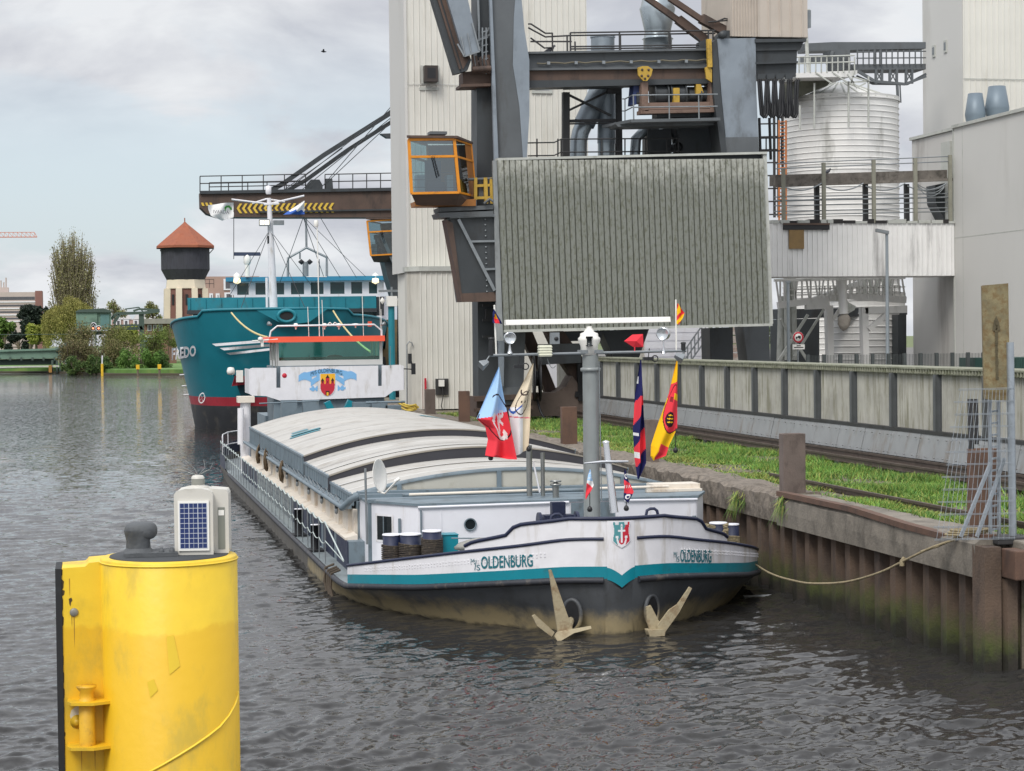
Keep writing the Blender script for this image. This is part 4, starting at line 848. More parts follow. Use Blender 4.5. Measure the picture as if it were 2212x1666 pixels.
# ============================================================ flags on the barge
def cloth(n, c):
    m = mat(n, c, .75, var=.05, sc=3, spec=.2); return m
F_lb = cloth('flag light blue', '#a9cdf0'); F_rd = cloth('flag red', '#e63e4a'); F_wh = cloth('flag white', '#e6e6e6'); F_cr = cloth('flag cream', '#d9cbb2'); F_nv = cloth('flag navy', '#23265a'); F_yl = cloth('flag yellow', '#f2be1c'); F_bk = cloth('flag black', '#2a1a20'); F_pk = cloth('flag rose', '#d97f88'); F_bl = cloth('flag blue', '#3d63b0'); F_gn = cloth('flag green', '#4f9a4a')
def flag(name, label, left, right, Y, mats, pf, wave=.1, nw=1.6, ns=60, nt=120, grp='flags hung on the barge mast', cat='flag', ph=0, toggle=None):
    """hanging cloth: left/right are edge sightings from top to bottom; folds run down the cloth"""
    def along(pl, t_):
        L_ = [0]
        for a, b in zip(pl[:-1], pl[1:]): L_.append(L_[-1]+sqrt((b[0]-a[0])**2+(b[1]-a[1])**2))
        d = t_*L_[-1]; j = 0
        while j < len(pl)-2 and L_[j+1] < d: j += 1
        k = (d-L_[j])/max(1e-6, L_[j+1]-L_[j]); return pl[j][0]+(pl[j+1][0]-pl[j][0])*k, pl[j][1]+(pl[j+1][1]-pl[j][1])*k
    P = []
    for i in range(nt+1):
        a, b = along(left, i/nt), along(right, i/nt); row = []
        for j in range(ns+1):
            s_ = j/ns; p = A(a[0]+(b[0]-a[0])*s_, a[1]+(b[1]-a[1])*s_, Y); wd = abs(b[0]-a[0])/60
            row.append(p+V((0, wave*wd*sin(nw*2*pi*s_+1.5*i/nt*2+ph)+.02*sin(9*i/nt+5*s_), 0)))
        P.append(row)
    m = MB(); m.grid(P, lambda i, j: pf((j+.5)/ns, (i+.5)/nt))
    t = tag(m.build(name, mats, loc=P[0][0]), label, cat, grp)
    if toggle:
        m = MB(); a = A(toggle[0], toggle[1], Y); b = A(toggle[2], toggle[3], Y); m.tube([a, b], .008, 5)
        m.lathe([(0, -.055), (.035, -.045), (.052, -.01), (.04, .03), (.012, .06), (0, .065)], b, n=12); m.build('toggle_weight', M_black, t)
    return t
Ym = 37.2
def anchor_img(x, y):       # x,y in [-1,1], +y up
    if abs(x) < .12 and -.75 < y < .55: return True
    r = sqrt(x*x+(y+.1)**2)
    if .6 < r < .85 and y < -.1: return True
    if abs(abs(x)-.72) < .26-.5*max(0, y+.1) and -.25 < y < .1: return True
    if abs(y-.32) < .1 and abs(x) < .45: return True
    return abs(sqrt(x*x+(y-.72)**2)-.17) < .08
def f1(s_, t_):
    y = t_+.10*(s_-.5)
    an = anchor_img(((s_-.66)*.62+(t_-.59)*.8)/.22, (-(t_-.585)*.9+(s_-.66)*.55)/.26) if .44 < t_ < .76 else False
    if an: return 2
    rr = sqrt(((s_-.55)/.52)**2+((t_-.52)/.24)**2)
    if abs(rr-1) < .035 and not (s_ < .3 and t_ < .5): return 3
    return 0 if y < .50 else 1
flag('light_blue_and_red_flag', 'large light blue and red flag with a white anchor hanging from the barge yard', [(1077, 793), (1032, 905), (1050, 922), (1056, 950), (1049, 985), (1060, 986)], [(1078, 793), (1098, 905), (1106, 950), (1114, 992), (1098, 992)], Ym, [F_lb, F_rd, F_wh, F_bk], f1, .13, 1.3, toggle=(1060, 975, 1060, 989))
def f2(s_, t_):
    e = sqrt(((s_-.5)/.3)**2+((t_-.45)/.13)**2)
    if abs(e-1) < .06 or (t_ > .30 and abs(sqrt(((s_-.45)/.28)**2+((t_-.3)/.06)**2)-1) < .14): return 1
    if abs(t_-.60-.03*s_) < .007: return 2
    if abs(t_-.52-.04*sin(s_*9)) < .014 and s_ < .5: return 3
    if abs(abs(s_-.5)-.1) < .03 and abs(t_-.44) < .012: return 1
    return 4 if s_ < .62 and t_ > .5 else 0
flag('cream_flag', 'cream and white flag with a line drawing hanging beside the light blue and red one', [(1151, 785), (1130, 828), (1100, 888), (1106, 930), (1112, 985)], [(1152, 786), (1150, 850), (1145, 920), (1141, 972)], Ym+.25, [F_cr, F_bk, F_pk, F_bl, F_wh], f2, .11, 1.1, toggle=(1143, 960, 1142, 970))
def f3(s_, t_):
    if t_ < .30: return 2 if (abs(t_-.17) < .03 and s_ < .25) else 0
    if abs(t_-.80) < .03 and s_ < .3: return 2
    k = sin(t_*17+s_*3.2); return 1 if k > .05 and t_ < .9 else (2 if abs(t_-.62) < .012 and s_ < .3 else 0)
flag('navy_and_red_flag', 'narrow folded navy and red flag hanging beside the yellow and red one', [(1383, 778), (1374, 850), (1370, 930), (1373, 990), (1377, 1034)], [(1385, 778), (1392, 850), (1393, 930), (1394, 1000), (1380, 1036)], Ym, [F_nv, F_rd, F_wh], f3, .3, 1.2, 16, 80)
def f4(s_, t_):
    ring = sqrt(((s_-.62)/.55)**2+((t_-.45)/.23)**2)
    if abs(ring-1) < .028: return 2
    k = sqrt(((s_-.50)/.26)**2+((t_-.555)/.075)**2)
    if k < 1: return 0 if (k < .72 and int((t_*1.0+s_*.05)*90) % 3 == 0) else 2
    if abs(s_-.35) < .12 and abs(t_-.37) < .025 and int(s_*40) % 2: return 2
    if ring < 1 and t_ > .3: return 0 if (t_ < .36 and s_ > .5) else 1
    if .2 < t_+.06*(s_-.5) < .34: return 1
    if t_ > .80 and s_ > .42 and t_ < .985: return 1
    return 0
flag('yellow_and_red_flag', 'large yellow and red flag with a round seal hanging from the barge yard', [(1461, 780), (1446, 850), (1425, 910), (1408, 962), (1406, 985), (1411, 995)], [(1463, 781), (1465, 860), (1465, 925), (1447, 962), (1440, 985), (1413, 995)], Ym, [F_yl, F_rd, F_bk], f4, .12, 1.0, toggle=(1460, 925, 1459, 973))
def f5(s_, t_): return (0 if int(t_*60+s_*4) % 9 else 1) if t_ < .38 else (1 if t_ < .46+.12*s_ else 2)
flag('small_blue_and_red_pennant', 'small light blue, white and red pennant hanging from the jackstaff crossbar', [(1274, 1014), (1267, 1045), (1265, 1078)], [(1275, 1014), (1283, 1048), (1266, 1080)], 34.85, [F_lb, F_wh, F_rd], f5, .05, 1, 18, 40, toggle=(1274, 1066, 1274, 1100))
def f6(s_, t_):
    for cy in (.2, .80):
        r = sqrt(((s_-.5)/.34)**2+((t_-cy)/.075)**2)
        if .5 < r < 1: return 2
    if abs(t_-.5) < .05 and int(s_*12) % 3 == 0: return 2
    return 1 if (.30+.1*s_ < t_ < .68+.05*s_) else 0
flag('small_navy_and_red_pennant', 'small navy and red pennant with white rings hanging from the jackstaff crossbar', [(1349, 1014), (1348, 1045), (1348, 1078), (1356, 1086)], [(1350, 1014), (1359, 1040), (1369, 1062), (1358, 1087)], 34.85, [F_nv, F_rd, F_wh], f6, .05, 1, 24, 44, toggle=(1353, 1084, 1353, 1098))
def f7(s_, t_): return 2 if abs(t_-.5) < .16 and abs(s_-.5) < .2 else (1 if abs(s_-.4) < .25 and t_ > .55 else 0)
flag('tiny_blue_pennant', 'tiny torn blue and red pennant on a flag staff above the yard', [(1066, 668), (1064, 684), (1065, 698)], [(1067, 668), (1075, 680), (1086, 700)], Ym, [F_nv, F_rd, F_yl], f7, .1, 2, 12, 18)
flag('tiny_yellow_pennant', 'tiny yellow and red pennant on a flag staff above the yard', [(1463, 656), (1463, 675), (1462, 700)], [(1465, 656), (1478, 676), (1467, 702)], Ym, [F_yl, F_rd, F_bk], lambda s_, t_: 1 if sin(t_*11+s_*4) > .1 else 0, .15, 1.4, 12, 24)
def sock():
    t = thing('red_wind_vane', 'small red fish-shaped wind vane standing on the barge yard', 'wind vane', A(1371, 760, 37.3)); m = MB()
    P = [A(1348, 737, 37.3), A(1366, 723, 37.3), A(1389, 722, 37.3), A(1390, 750, 37.3), A(1368, 750, 37.3)]
    c = A(1372, 737, 37.3)
    for sgn in (-1, 1): m.add(P+[c+V((0, sgn*.07, 0))], [(i, (i+1) % 5, 5) for i in range(5)])
    m.build('vane', F_rd, t); m = MB(); m.tube([A(1371, 750, 37.3), A(1371, 760, 37.3)], .012, 6); m.build('stem', F_rd, t)
    m = MB(); m.tube([A(1348, 761, 37.3), A(1390, 760, 37.3)], .016, 6); m.build('foot', F_rd, t)
sock()
# ============================================================ barge wheelhouse
M_ored = mat('orange red roof paint', '#e2502f', .4, var=.05, sc=2)
def castle(fx, fy):
    x = fx*2-1; w_ = .97 if fy > .45 else .97*sqrt(max(0, 1-((.45-fy)/.45)**2))
    if abs(x) > w_: return None
    if abs(x) > w_-.07: return 3
    if fy < .22 and abs(x) < .22 and fy > .02: return 2 if fy > .16 or abs(x) > .13 else 0
    if fy < .48: return 1
    for cx, w0, top in ((0, .24, .80), (-.62, .2, .66), (.62, .2, .66)):
        if abs(x-cx) < w0 and fy < top: return 2 if (abs(x-cx) < .05 and .58 < fy < .66) else 1
        if fy >= top and abs(x-cx) < (w0+.03)*(1-(fy-top)/.16): return 2
    return 1 if fy < .55 and abs(x) < .9 else 0
def ribbon(fx, fy):
    x = abs(fx*2-1)
    yt = .97-.17*x*x*1.6; yb = .72-.17*x*x*1.6
    if x < .70 and yb < fy < yt: return 0
    if .25 < x < .62:                                     # curling tails
        c = .5+.16*sin((x-.25)*9)
        if abs(fy-(.60-.9*(x-.30))) < .13 and x < .58 and fy < yb+.04: return 0
    if .55 < x < 1. and abs(fy-(.50+.18*sin((x-.5)*5.5))) < .17-.16*max(0, x-.8): return 0
    if .34 < x < .62 and abs(fy-.10) < .09+.05*sin(x*40): return 0
    return None
def wheelhouse():
    Y = 78.0; r = barge
    pts = [(540, 797), (546, 795), (597, 795), (597, 838), (606, 838), (606, 793), (817, 790), (817, 834), (825, 834), (825, 790), (866, 788), (872, 791), (872, 842), (850, 845), (832, 858), (606, 866), (575, 856), (545, 855), (540, 852)]
    m = MB(); m.prism([A(u, v, Y) for u, v in pts], (0, .12, 0)); 
    for u, v0, v1 in ((540.2, 798, 851), (871.8, 792, 841)): a, b = A(u, v1, Y+.13), A(u, v0, Y+.13); m.bb(a.x-.03, Y+.125, a.z, a.x+.03, Y+2.4, b.z)
    o = m.build('wheelhouse_front', M_white, r)
    m = MB(); a, b, c, d = A(597, 866, Y+.2), A(825, 860, Y+.2), A(592, 790, Y+.2), A(828, 785, Y+.2)
    m.bb(a.x-.1, Y+.2, 1.2, b.x+.1, Y+3.2, c.z-.02); m.build('wheelhouse_base', M_gpaint, r)
    m = MB(); a, c = A(596, 793, Y+.25), A(826, 736, Y+.25); z0, z1 = a.z, c.z; x0, x1 = a.x, c.x; y1 = Y+3.0
    zg0, zg1 = A(700, 778, Y+.25).z, A(700, 737, Y+.25).z
    m.bb(x0, Y+.25, z0, x1, Y+.33, zg0); m.bb(x0, Y+.25, zg1, x1, Y+.33, z1)
    for xx in (x0, x1-.12): m.bb(xx, Y+.253, zg0, xx+.12, Y+.33, zg1)
    for yy in (y1-.1, Y+1.6):
        for xx in (x0, x1-.1): m.bb(xx, yy, z0, xx+.1, yy+.1, z1)
    m.bb(x0, Y+.33, z0, x0+.06, y1, zg0); m.bb(x1-.06, Y+.33, z0, x1, y1, zg0); m.bb(x0, y1, z0, x1, y1+.06, zg0-.3)
    o2 = m.build('wheelhouse_cabin', mat('pale grey frame', '#c9cac8', .5, var=.05), r)
    gl = bpy.data.materials.new('green tinted glass'); gl.use_nodes = True; nt = gl.node_tree; nt.nodes.clear()
    tr = N(nt, 'ShaderNodeBsdfTransparent', inp={0: (.58, .92, .78, 1)}); gs = N(nt, 'ShaderNodeBsdfGlossy', inp={0: (.9, .95, .95, 1), 1: .03}); mx = N(nt, 'ShaderNodeMixShader', inp={0: .07}); ou = N(nt, 'ShaderNodeOutputMaterial')
    nt.links.new(tr.outputs[0], mx.inputs[1]); nt.links.new(gs.outputs[0], mx.inputs[2]); nt.links.new(mx.outputs[0], ou.inputs[0])
    MATS['tint'] = gl
    m = MB(); m.bb(x0+.12, Y+.28, zg0, x1-.12, Y+.30, zg1); m.build('window', gl, o2)
    m = MB(); a, b = A(578, 738, Y-.2), A(832, 727, Y-.2); m.prism([V((a.x, Y-.15, z1-.02)), V((b.x, Y-.15, z1-.02)), V((b.x+.0, Y-.1, z1+.2)), V((a.x+.1, Y-.1, z1+.2))], (0, 3.5, 0)); m.build('wheelhouse_roof', M_ored, r, bevel=.02)
    m = MB(); zr = z1+.2; a, b = A(582, 722, Y+.1), A(824, 720, Y+.1)
    m.tube([V((a.x, Y, zr)), V((a.x+.05, Y, zr+.22)), V((a.x+.3, Y, zr+.42)), V((b.x-.3, Y, zr+.44)), V((b.x, Y, zr+.2)), V((b.x, Y, zr))], .035, 8); m.build('roof_rail', M_white, r)
    m = MB()
    for u, vt, vb, rr in ((667, 663, 708, .015), (698, 648, 708, .015), (690, 490, 720, .022), (785, 640, 708, .015), (825, 668, 700, .012), (822, 640, 690, .01)):
        b = A(u, vb, Y+.2); m.tube([V((b.x, Y+.2, zr)), V((b.x-.03, Y+.2, A(u, vt, Y+.2).z))], rr, 6)
    c = A(683, 490, Y+.2); m.lathe([(.07, 0), (.09, .05), (.09, .2), (.07, .25)], c, n=10); a, b = A(662, 598, Y+.2), A(706, 598, Y+.2); m.tube([a, b], .012, 5); m.build('antenna', M_wplas, r)
    m = MB(); c = A(768, 702, Y+.2); m.lathe([(.03, -.12), (.03, -.03), (.2, -.02), (.21, .02), (.1, .05), (0, .06)], c, n=16); m.build('satellite_dome', M_wplas, r); m = MB()
    for u in (639, 701, 732): c = A(u, 704, Y+.2); m.lathe([(.03, -.14), (.03, -.05), (.085, -.04), (.085, .07), (.05, .1), (0, .1)], c, n=12)
    m.each('receiver', M_wplas, r); m = MB(); c = A(716, 702, Y+.2)
    for k in range(4): m.tube([c+V((-.16+.1*k, 0, .1*(k % 2))), c+V((-.06+.1*k, 0, .1*((k+1) % 2)))], .02, 5)
    m.build('loop_antenna', M_wplas, r)
    m = MB(); c = A(848-1, 702, Y+.2); c = A(847-48, 700, Y+.2); m.bb(c.x-.07, Y+.15, c.z-.1, c.x+.07, Y+.3, c.z+.1); m.build('orange_beacon', mat('orange plastic', '#d8502c', .4), r)
    m = MB()
    for u, s_ in ((582, -1), (829, 1)): c = A(u, 700, Y+.1); m.lathe([(.04, -.1), (.09, .06), (0, .06)], c, (s_*.8, -.5, .3), n=10)
    m.build('roof_lamp', M_galv, r)
    m = MB(); c = A(565, 735, Y-.1); m.tube([A(545, 737, Y-.1), A(600, 733, Y-.1)], .03, 6); m.lathe([(0, -.12), (.09, -.06), (.1, .04), (0, .09)], c+V((-.05, -.1, .05)), n=12); m.bb(c.x-.03, Y-.2, c.z-.25, c.x+.07, Y-.05, c.z); m.build('side_equipment', M_wplas, r)
    m = MB(); b, t_ = A(592, 795, Y+.1), A(590, 745, Y+.1)
    for dx in (-.06, .06): m.tube([b+V((dx, 0, 0)), t_+V((dx, 0, 0))], .018, 5)
    for u in (604, 848): m.tube([A(u-5, 795, Y-.05), A(u-5, 748, Y-.05)], .012, 5)
    m.build('window_post', M_steel, r)
    # mirror arm to the right
    m = MB(); m.tube([A(872, 797, Y), A(893, 798, Y)], .025, 6); a = A(893, 797, Y); m.bb(a.x-.08, Y-.05, a.z-.22, a.x+.08, Y+.05, a.z+.22); a = A(886, 775, Y); m.bb(a.x-.08, Y-.05, a.z-.2, a.x+.06, Y+.05, a.z+.2); m.tube([A(893, 797, Y), A(888, 777, Y)], .02, 5); m.build('mirror', M_black, r)
    # seats and console seen through the glass
    m = MB()
    for u0, u1, vt in ((705, 742, 766), (788, 834, 768)):
        a, b = A(u0, 782, Y+1.6), A(u1, vt, Y+1.6); pts = [V((a.x+(b.x-a.x)*(.5-.5*cos(k*pi/8))*1.0, Y+1.6, zg0-.3 if k in (0, 8) else (a.z+(b.z-a.z)*(.55+.45*sin(k*pi/8))))) for k in range(9)]; m.prism(pts, (0, .3, 0))
    m.bb(x0+.3, Y+.8, z0, x1-.3, Y+1.2, zg0+.08); m.bb(x0+.1, y1-.2, z0, x1-.1, y1-.05, zg0+.1)
    m.tube([A(668, 782, Y+1.), A(668, 768, Y+1.)], .02, 5); m.build('helm_seat', M_black, o2)
    # coat of arms and ribbon
    e = V((0, -.012, 0)); m = MB(); fn = quadfn(A(645, 846, Y), A(770, 843, Y), A(645, 797, Y), A(770, 794, Y), e); paint(m, fn, ribbon, 110, 56); m.build('ribbon_emblem', M_lblue, o)
    m = MB(); fn = quadfn(A(690, 856, Y), A(725, 855, Y), A(690, 808, Y), A(725, 807, Y), e*1.6); paint(m, fn, castle, 50, 66); m.build('coat_of_arms', [M_yel, M_ered, M_eblk, M_white], o)
    m = MB(); f0 = lambda x, y: A(671+68*x, 812.5-8.6*y-7*(1-(2*x-1)**2)-2*x, Y)+e*2; text(m, 'M/S OLDENBURG', f0, bold=.0); m.build('ship_name', mat('dark blue lettering', '#1f4660', .5), o)
    m = MB(); c = A(651, 811, Y)+V((-.66, 0, 0)); m.lathe([(0, .0), (.09, 0), (.1, -.02)], c+e, (0, -1, 0), n=18); m.build('red_lamp_cap', M_ered, o)
    # aft deck clutter under the wheelhouse
    m = MB(); m.bb(6.0, 73, .45, 12.5, 74, 1.9); m.bb(6.8, 80.9, .5, 12.6, 85, 2.3); m.build('aft_house', M_gpaint, r)
    m = MB(); p = [(706, 868, 722, 886), (758, 866, 742, 886)]
    for u0, v0, u1, v1 in p: m.bar(A(u0, v0, 76.5), A(u1, v1+14, 76.5), .35, .25)
    m.build('support_strut', M_teal, r)
    m = MB(); rr = random.Random(6)
    for u in (640, 655, 662, 685, 800, 812, 835): a = A(u, 866, 76); m.tube([a, V((a.x, a.y, 1.6))], .04, 6)
    for u in (625, 672, 780, 820, 850): a = A(u, 876, 75.5); m.bb(a.x-.3, a.y, 1.4, a.x+.3, a.y+.4, a.z+.25*rr.random())
    m.tube([A(560, 872, 75), A(690, 866, 75)], .03, 6); m.tube([A(790, 870, 75), A(875, 868, 75)], .05, 6); m.build('deck_gear', M_gpaint, r)
    m = MB(); b = A(530, 950, 73.5); t_ = A(530, 870, 73.5); m.tube([V((b.x, b.y, .5)), t_], .19, 12); a = A(513, 870, 73.4); c = A(549, 856, 73.4); m.bb(a.x, 73.2, a.z, c.x, 73.9, c.z, 1); m.tube([A(520, 960, 73), A(520, 882, 73)], .12, 10); m.build('davit_post', [M_white, M_cream], r)
wheelhouse()
# ============================================================ coaster with teal hull behind the barge
M_ftl = mat('deep teal hull paint', '#147180', .4, var=.06, sc=.7, dirt='#1a5560', damt=.25, dsc=.8, streak=.6)
M_ftd = mat('teal hatch paint', '#1e7d8c', .5, var=.1, sc=1, dirt='#3d5a5c', damt=.35, dsc=2, streak=.6)
M_fbl = mat('black bottom paint', '#34363a', .6, var=.2, sc=.8, dirt='#5f5a52', damt=.35, dsc=1.2)
M_fred = mat('red boot stripe', '#9c2b38', .5, var=.12, sc=1, dirt='#6c2f33', damt=.3)
def coaster():
    th = radians(-7.9)                       # heading of the far berth
    c0 = A(589, 935, 119.5); O = V((c0.x, 117.2, 0)); R = Matrix.Rotation(th, 3, 'Z'); W = lambda x, y, z: O + R @ V((x, y, z))
    t = thing('coaster_ship', 'large teal coaster with white lettering and a raised bow moored behind the barge', 'ship', O)
    def half(s_, full, L_, p=2.3): k = min(1, max(0, s_)/L_); return full*(1-(1-k)**p)**(1/p)
    # stations by height: (z, half-breadth, stem offset, entrance length)
    lev = [(-.8, 5.7, 2.2, 10), (.0, 5.9, 1.6, 9.5), (1.45, 6.1, 1.3, 9), (1.98, 6.2, 1.2, 9), (4, 6.55, .6, 8.4), (5.6, 6.85, .15, 7.8), (6.55, 7.0, -.1, 7.5)]
    lev = [(a, b*.95, c, d) for a, b, c, d in lev]
    ss = [(.5-.5*cos(pi*k/2/26*1.0))*2 for k in range(27)]; ss = [1-cos(pi/2*k/26) for k in range(27)]
    def pt(sd, k, i, zz=None):
        z, fb, so_, EL = lev[i]; y = so_+ss[k]*EL*1.0; return W(sd*half(ss[k]*EL, fb, EL), y, z if zz is None else zz)
    top = lambda k: 6.62+.25*(1-ss[k])-.45*ss[k]**2+(.32 if ss[k] < .18 else 0)
    def band(i0, i1, name, mt, ext=True):
        m = MB()
        for sd in (-1, 1):
            rows = []
            for k in range(27): rows.append([pt(sd, k, i, top(k) if i == 6 else None) for i in range(i0, i1+1)])
            if ext:
                for yy in (30, 46, 60, 62): rows.append([W(sd*lev[i][1]*(1 if yy < 60 else .85), yy, (top(26)-(1.6 if i == 6 else 0)) if i == 6 else lev[i][0]) for i in range(i0, i1+1)])
            m.grid(rows)
        return m.build(name, mt, t)
    band(0, 2, 'bottom', M_fbl); band(2, 3, 'boot_stripe', M_fred); hull_ = band(3, 6, 'hull', M_ftl)
    m = MB()
    for sd in (-1, 1): m.tube([pt(sd, k, 6, top(k)) for k in range(27)], .09, 8)
    m.build('bulwark_cap', M_ftl, t)
    # foredeck
    m = MB(); m.grid([[pt(-1, k, 5), pt(1, k, 5)] for k in range(27)]+[[W(-6.3, yy, 5.3), W(6.3, yy, 5.3)] for yy in (30, 60)]); m.build('deck', M_ftd, t)
    def hp(u, v, sd=-1, off=.03):            # point on the hull surface
        best = None
        for i in range(3, 6):
            for k in range(2, 26):
                for a in (0, .25, .5, .75):
                    for b in (0, .25, .5, .75):
                        q = (pt(sd, k, i)*(1-a)+pt(sd, k, i+1)*a)*(1-b)+(pt(sd, k+1, i)*(1-a)+pt(sd, k+1, i+1)*a)*b
                        uu, vv, zc = proj(q); e = (uu-u)**2+(vv-v)**2
                        if best is None or e < best[0]: best = (e, q, uu, vv, zc)
        _, q, uu, vv, zc = best; d = (q-V((0, 0, HC))).normalized()
        return q + RT*((u-uu)*zc/FL)+DN*((v-vv)*zc/FL) - d*.42
    m = MB(); ctrl = 0
    g = [[hp(371+52*i/8, 779-10*i/8-(27-4*i/8)*j/2, -1, .03) for i in range(9)] for j in range(3)]
    def gf(x, y):
        x *= 7.999; y *= 1.999; i, j = int(x), int(y); a, b = x-i, y-j
        return (g[j][i]*(1-a)+g[j][i+1]*a)*(1-b)+(g[j+1][i]*(1-a)+g[j+1][i+1]*a)*b
    text(m, 'FREDO', gf, bold=.035); m.build('ship_name', M_white, t)
    m = MB()
    for q in ([(458, 743), (585, 733), (585, 739), (466, 748)], [(474, 752), (585, 743), (585, 749), (484, 757)], [(488, 763), (585, 752), (585, 757), (497, 767)]):
        a, b, c, d = q; n = 8; rows = [[hp(a[0]+(b[0]-a[0])*k/n, a[1]+(b[1]-a[1])*k/n), hp(d[0]+(c[0]-d[0])*k/n, d[1]+(c[1]-d[1])*k/n)] for k in range(n+1)]; m.grid(rows)
    m.build('hull_stripe', M_white, t)
    # anchor pocket and red anchor
    m = MB(); P = [hp(505, 812), hp(528, 812), hp(545, 850), hp(531, 872), hp(525, 868)]; m.add(P, [(0, 1, 2, 3, 4)]); m.add([hp(504, 810), hp(530, 812), hp(526, 872)], [(0, 1, 2)]); m.build('anchor_pocket', mat('dark teal', '#0b3a45', .6), t)
    m = MB(); c = hp(514, 818); d = V((0, -.5, 0)); m.prism([hp(500, 834)+d, hp(533, 830)+d, hp(530, 812)+d, hp(506, 812)+d], (0, .3, 0)); m.lathe([(0, -.22), (.2, -.18), (.25, 0), (.18, .22), (0, .25)], hp(497, 802)+d*1.4, n=12, mi=1); m.bb(c.x-.15, c.y-.8, c.z-.2, c.x+.25, c.y-.5, c.z+.5, 1); m.build('anchor', [M_fred, M_wplas], t)
    m = MB(); c = hp(436, 860); n = (c-V((0, 0, HC))).normalized()
    for k in range(16): a = 2*pi*k/16; b = 2*pi*(k+1)/16; ax = lambda a_, r: c+RT*(.20*r*cos(a_)+.05*r*sin(a_))*1.0-DN*(.33*r*sin(a_)); m.add([ax(a, 1), ax(b, 1), ax(b, .78), ax(a, .78)], [(0, 1, 2, 3)])
    for a in (0, pi/2, pi, 3*pi/2): a += .7; m.add([ax(a-.06, .8), ax(a+.06, .8), ax(a+.06+pi, .1), ax(a-.06+pi, .1)], [(0, 1, 2, 3)])
    m.build('thruster_mark', M_white, t)
    m = MB()
    for v in (810, 834, 853): p = hp(388+(v-810)*.2, v); m.tube([p, p+V((1.2, -.4, .05))], .04, 5)
    m.build('draught_bar', M_white, t)
    # mooring panel at the stem head
    m = MB(); yf = 116.6
    def Q(u, v, o_=0): 
        q = A(u, v, O.y-.55+o_); return q
    pl = [Q(555, 671), Q(707, 668), Q(668, 696), Q(620, 702), Q(602, 696)]
    m.prism(pl, (0, .25, 0)); o = m.build('stem_panel', mat('lighter teal', '#1f7f90', .45, var=.05), t)
    m = MB(); c = Q(619, 683, -.02); ring = [c+V((.50*cos(a), -.02, .34*sin(a))) for a in [2*pi*k/20 for k in range(21)]]; m.tube(ring, .1, 8, mi=0, caps=False); m.prism([p+V((0, .01, 0)) for p in ring[:-1]], (0, .02, 0), 1); m.build('chock', [M_ftd, M_black], o)
    # hatch covers, foremast, superstructure: dimensions along the ship axis
    def B(m, x0, x1, y0, y1, z0, z1, mi=0):
        m.add([W(x, y, z) for z in (z0, z1) for y in (y0, y1) for x in (x0, x1)], [(0, 2, 3, 1), (4, 5, 7, 6), (0, 1, 5, 4), (2, 6, 7, 3), (0, 4, 6, 2), (1, 3, 7, 5)], mi)
    m = MB(); B(m, -5.9, 5.8, 13, 45, 5.0, 7.1); m.build('coaming', mat('brown grey coaming', '#5b5650', .7, var=.2, sc=1, dirt='#332f2b', damt=.4), t)
    m = MB(); B(m, -6.2, 6.0, 12.7, 45, 7.35, 8.15)
    for k in range(12): B(m, -6.1+k, -6.02+k, 12.62, 12.7, 7.4, 8.1)
    m.build('hatch_cover', M_ftd, t)
    m = MB(); B(m, -6.25, 6.05, 12.6, 45, 7.1, 7.35)
    for k in range(5): B(m, 6.0, 6.5, 12.8+.7*k, 13.2+.7*k, 6.9, 8.1)
    m.build('hatch_rail', M_fbl, t)
    def wh():
        y0 = 47.5; ax = lambda u, v: A(u, v, (O+R@V((0, y0, 0))).y+.0)
        zt = A(660, 600, 165).z; zb = A(660, 642, 165).z
        def L(u): q = A(u, 640, 165); return (R.transposed() @ (V((q.x, q.y, 0))-O)).x
        x0, x1 = L(505), L(822); m = MB(); B(m, x0, x1, y0, y0+6, 6, zb+.22); B(m, x0, x1, y0+.02, y0+6, zt-.42, zt-.30); B(m, x0+1.2, x1+.6, y0+1, y0+8, 4, zb)
        xs = [L(u) for u in (505, 545, 582, 622, 665, 707, 752, 790, 822)]
        for x in xs: B(m, x-.28, x+.28, y0+.005, y0+.4, zb+.22, zt-.42)
        o = m.build('superstructure', M_wht2, t)
        for a, b in zip(xs[:-1], xs[1:]):
            m = MB(); B(m, a+.28, b-.28, y0+.12, y0+.16, zb+.22, zt-.42); m.build('bridge_window', glass('bridge glass', (.03, .07, .075), .08), o)
        m = MB(); B(m, x0-.6, x1+.5, y0-.7, y0+6.5, zt-.30, zt+.05); m.build('bridge_roof', mat('blue teal roof', '#2f7fa0', .5, var=.06), t)
        return y0, zt
    y0, zt = wh()
    Yw = 164
    m = MB(); p = A(534, 598, Yw); m.tube([p, A(534, 555, Yw)], .2, 10); c = A(534, 560, Yw); m.lathe([(.18, -.5), (.3, -.3), (.3, .15), (.18, .4)], c, n=12); m.build('radar_pedestal', M_wplas, t)
    m = MB(); a, b = A(505, 549, Yw), A(562, 549, Yw); m.bar(a, b, .4, .28); m.build('radar_scanner', mat('dark blue scanner', '#3a4258', .5), t)
    m = MB(); p = lambda u, v: A(u, v, Yw)
    m.tube([p(622, 600), p(622, 558), p(662, 535), p(706, 556), p(706, 598)], .12, 6); m.tube([p(662, 535), p(661, 470), p(655, 440)], .10, 6); m.tube([p(660, 598), p(660, 566)], .25, 10); m.tube([p(648, 490+70), p(648, 546)], .08, 6); m.build('signal_mast', M_galv, t)
    m = MB(); 
    for u in (651, 669): m.lathe([(0, -.25), (.28, 0), (0, .25)], p(u, 566), n=10)
    m.build('signal_horn', M_black, t)
    for u in (512, 811):
        m = MB(); c = A(u, 602, Yw-1); m.lathe([(.1, -.3), (.28, -.1), (.28, .3), (0, .5)], c, n=12, mi=0); m.lathe([(0, -.3), (.3, -.15), (.25, .15), (0, .2)], A(u, 606, Yw-2), n=12, mi=1); m.build('bridge_lamp', [M_wplas, lamp('warm lamp', (1., .82, .5), 1.0)], t)
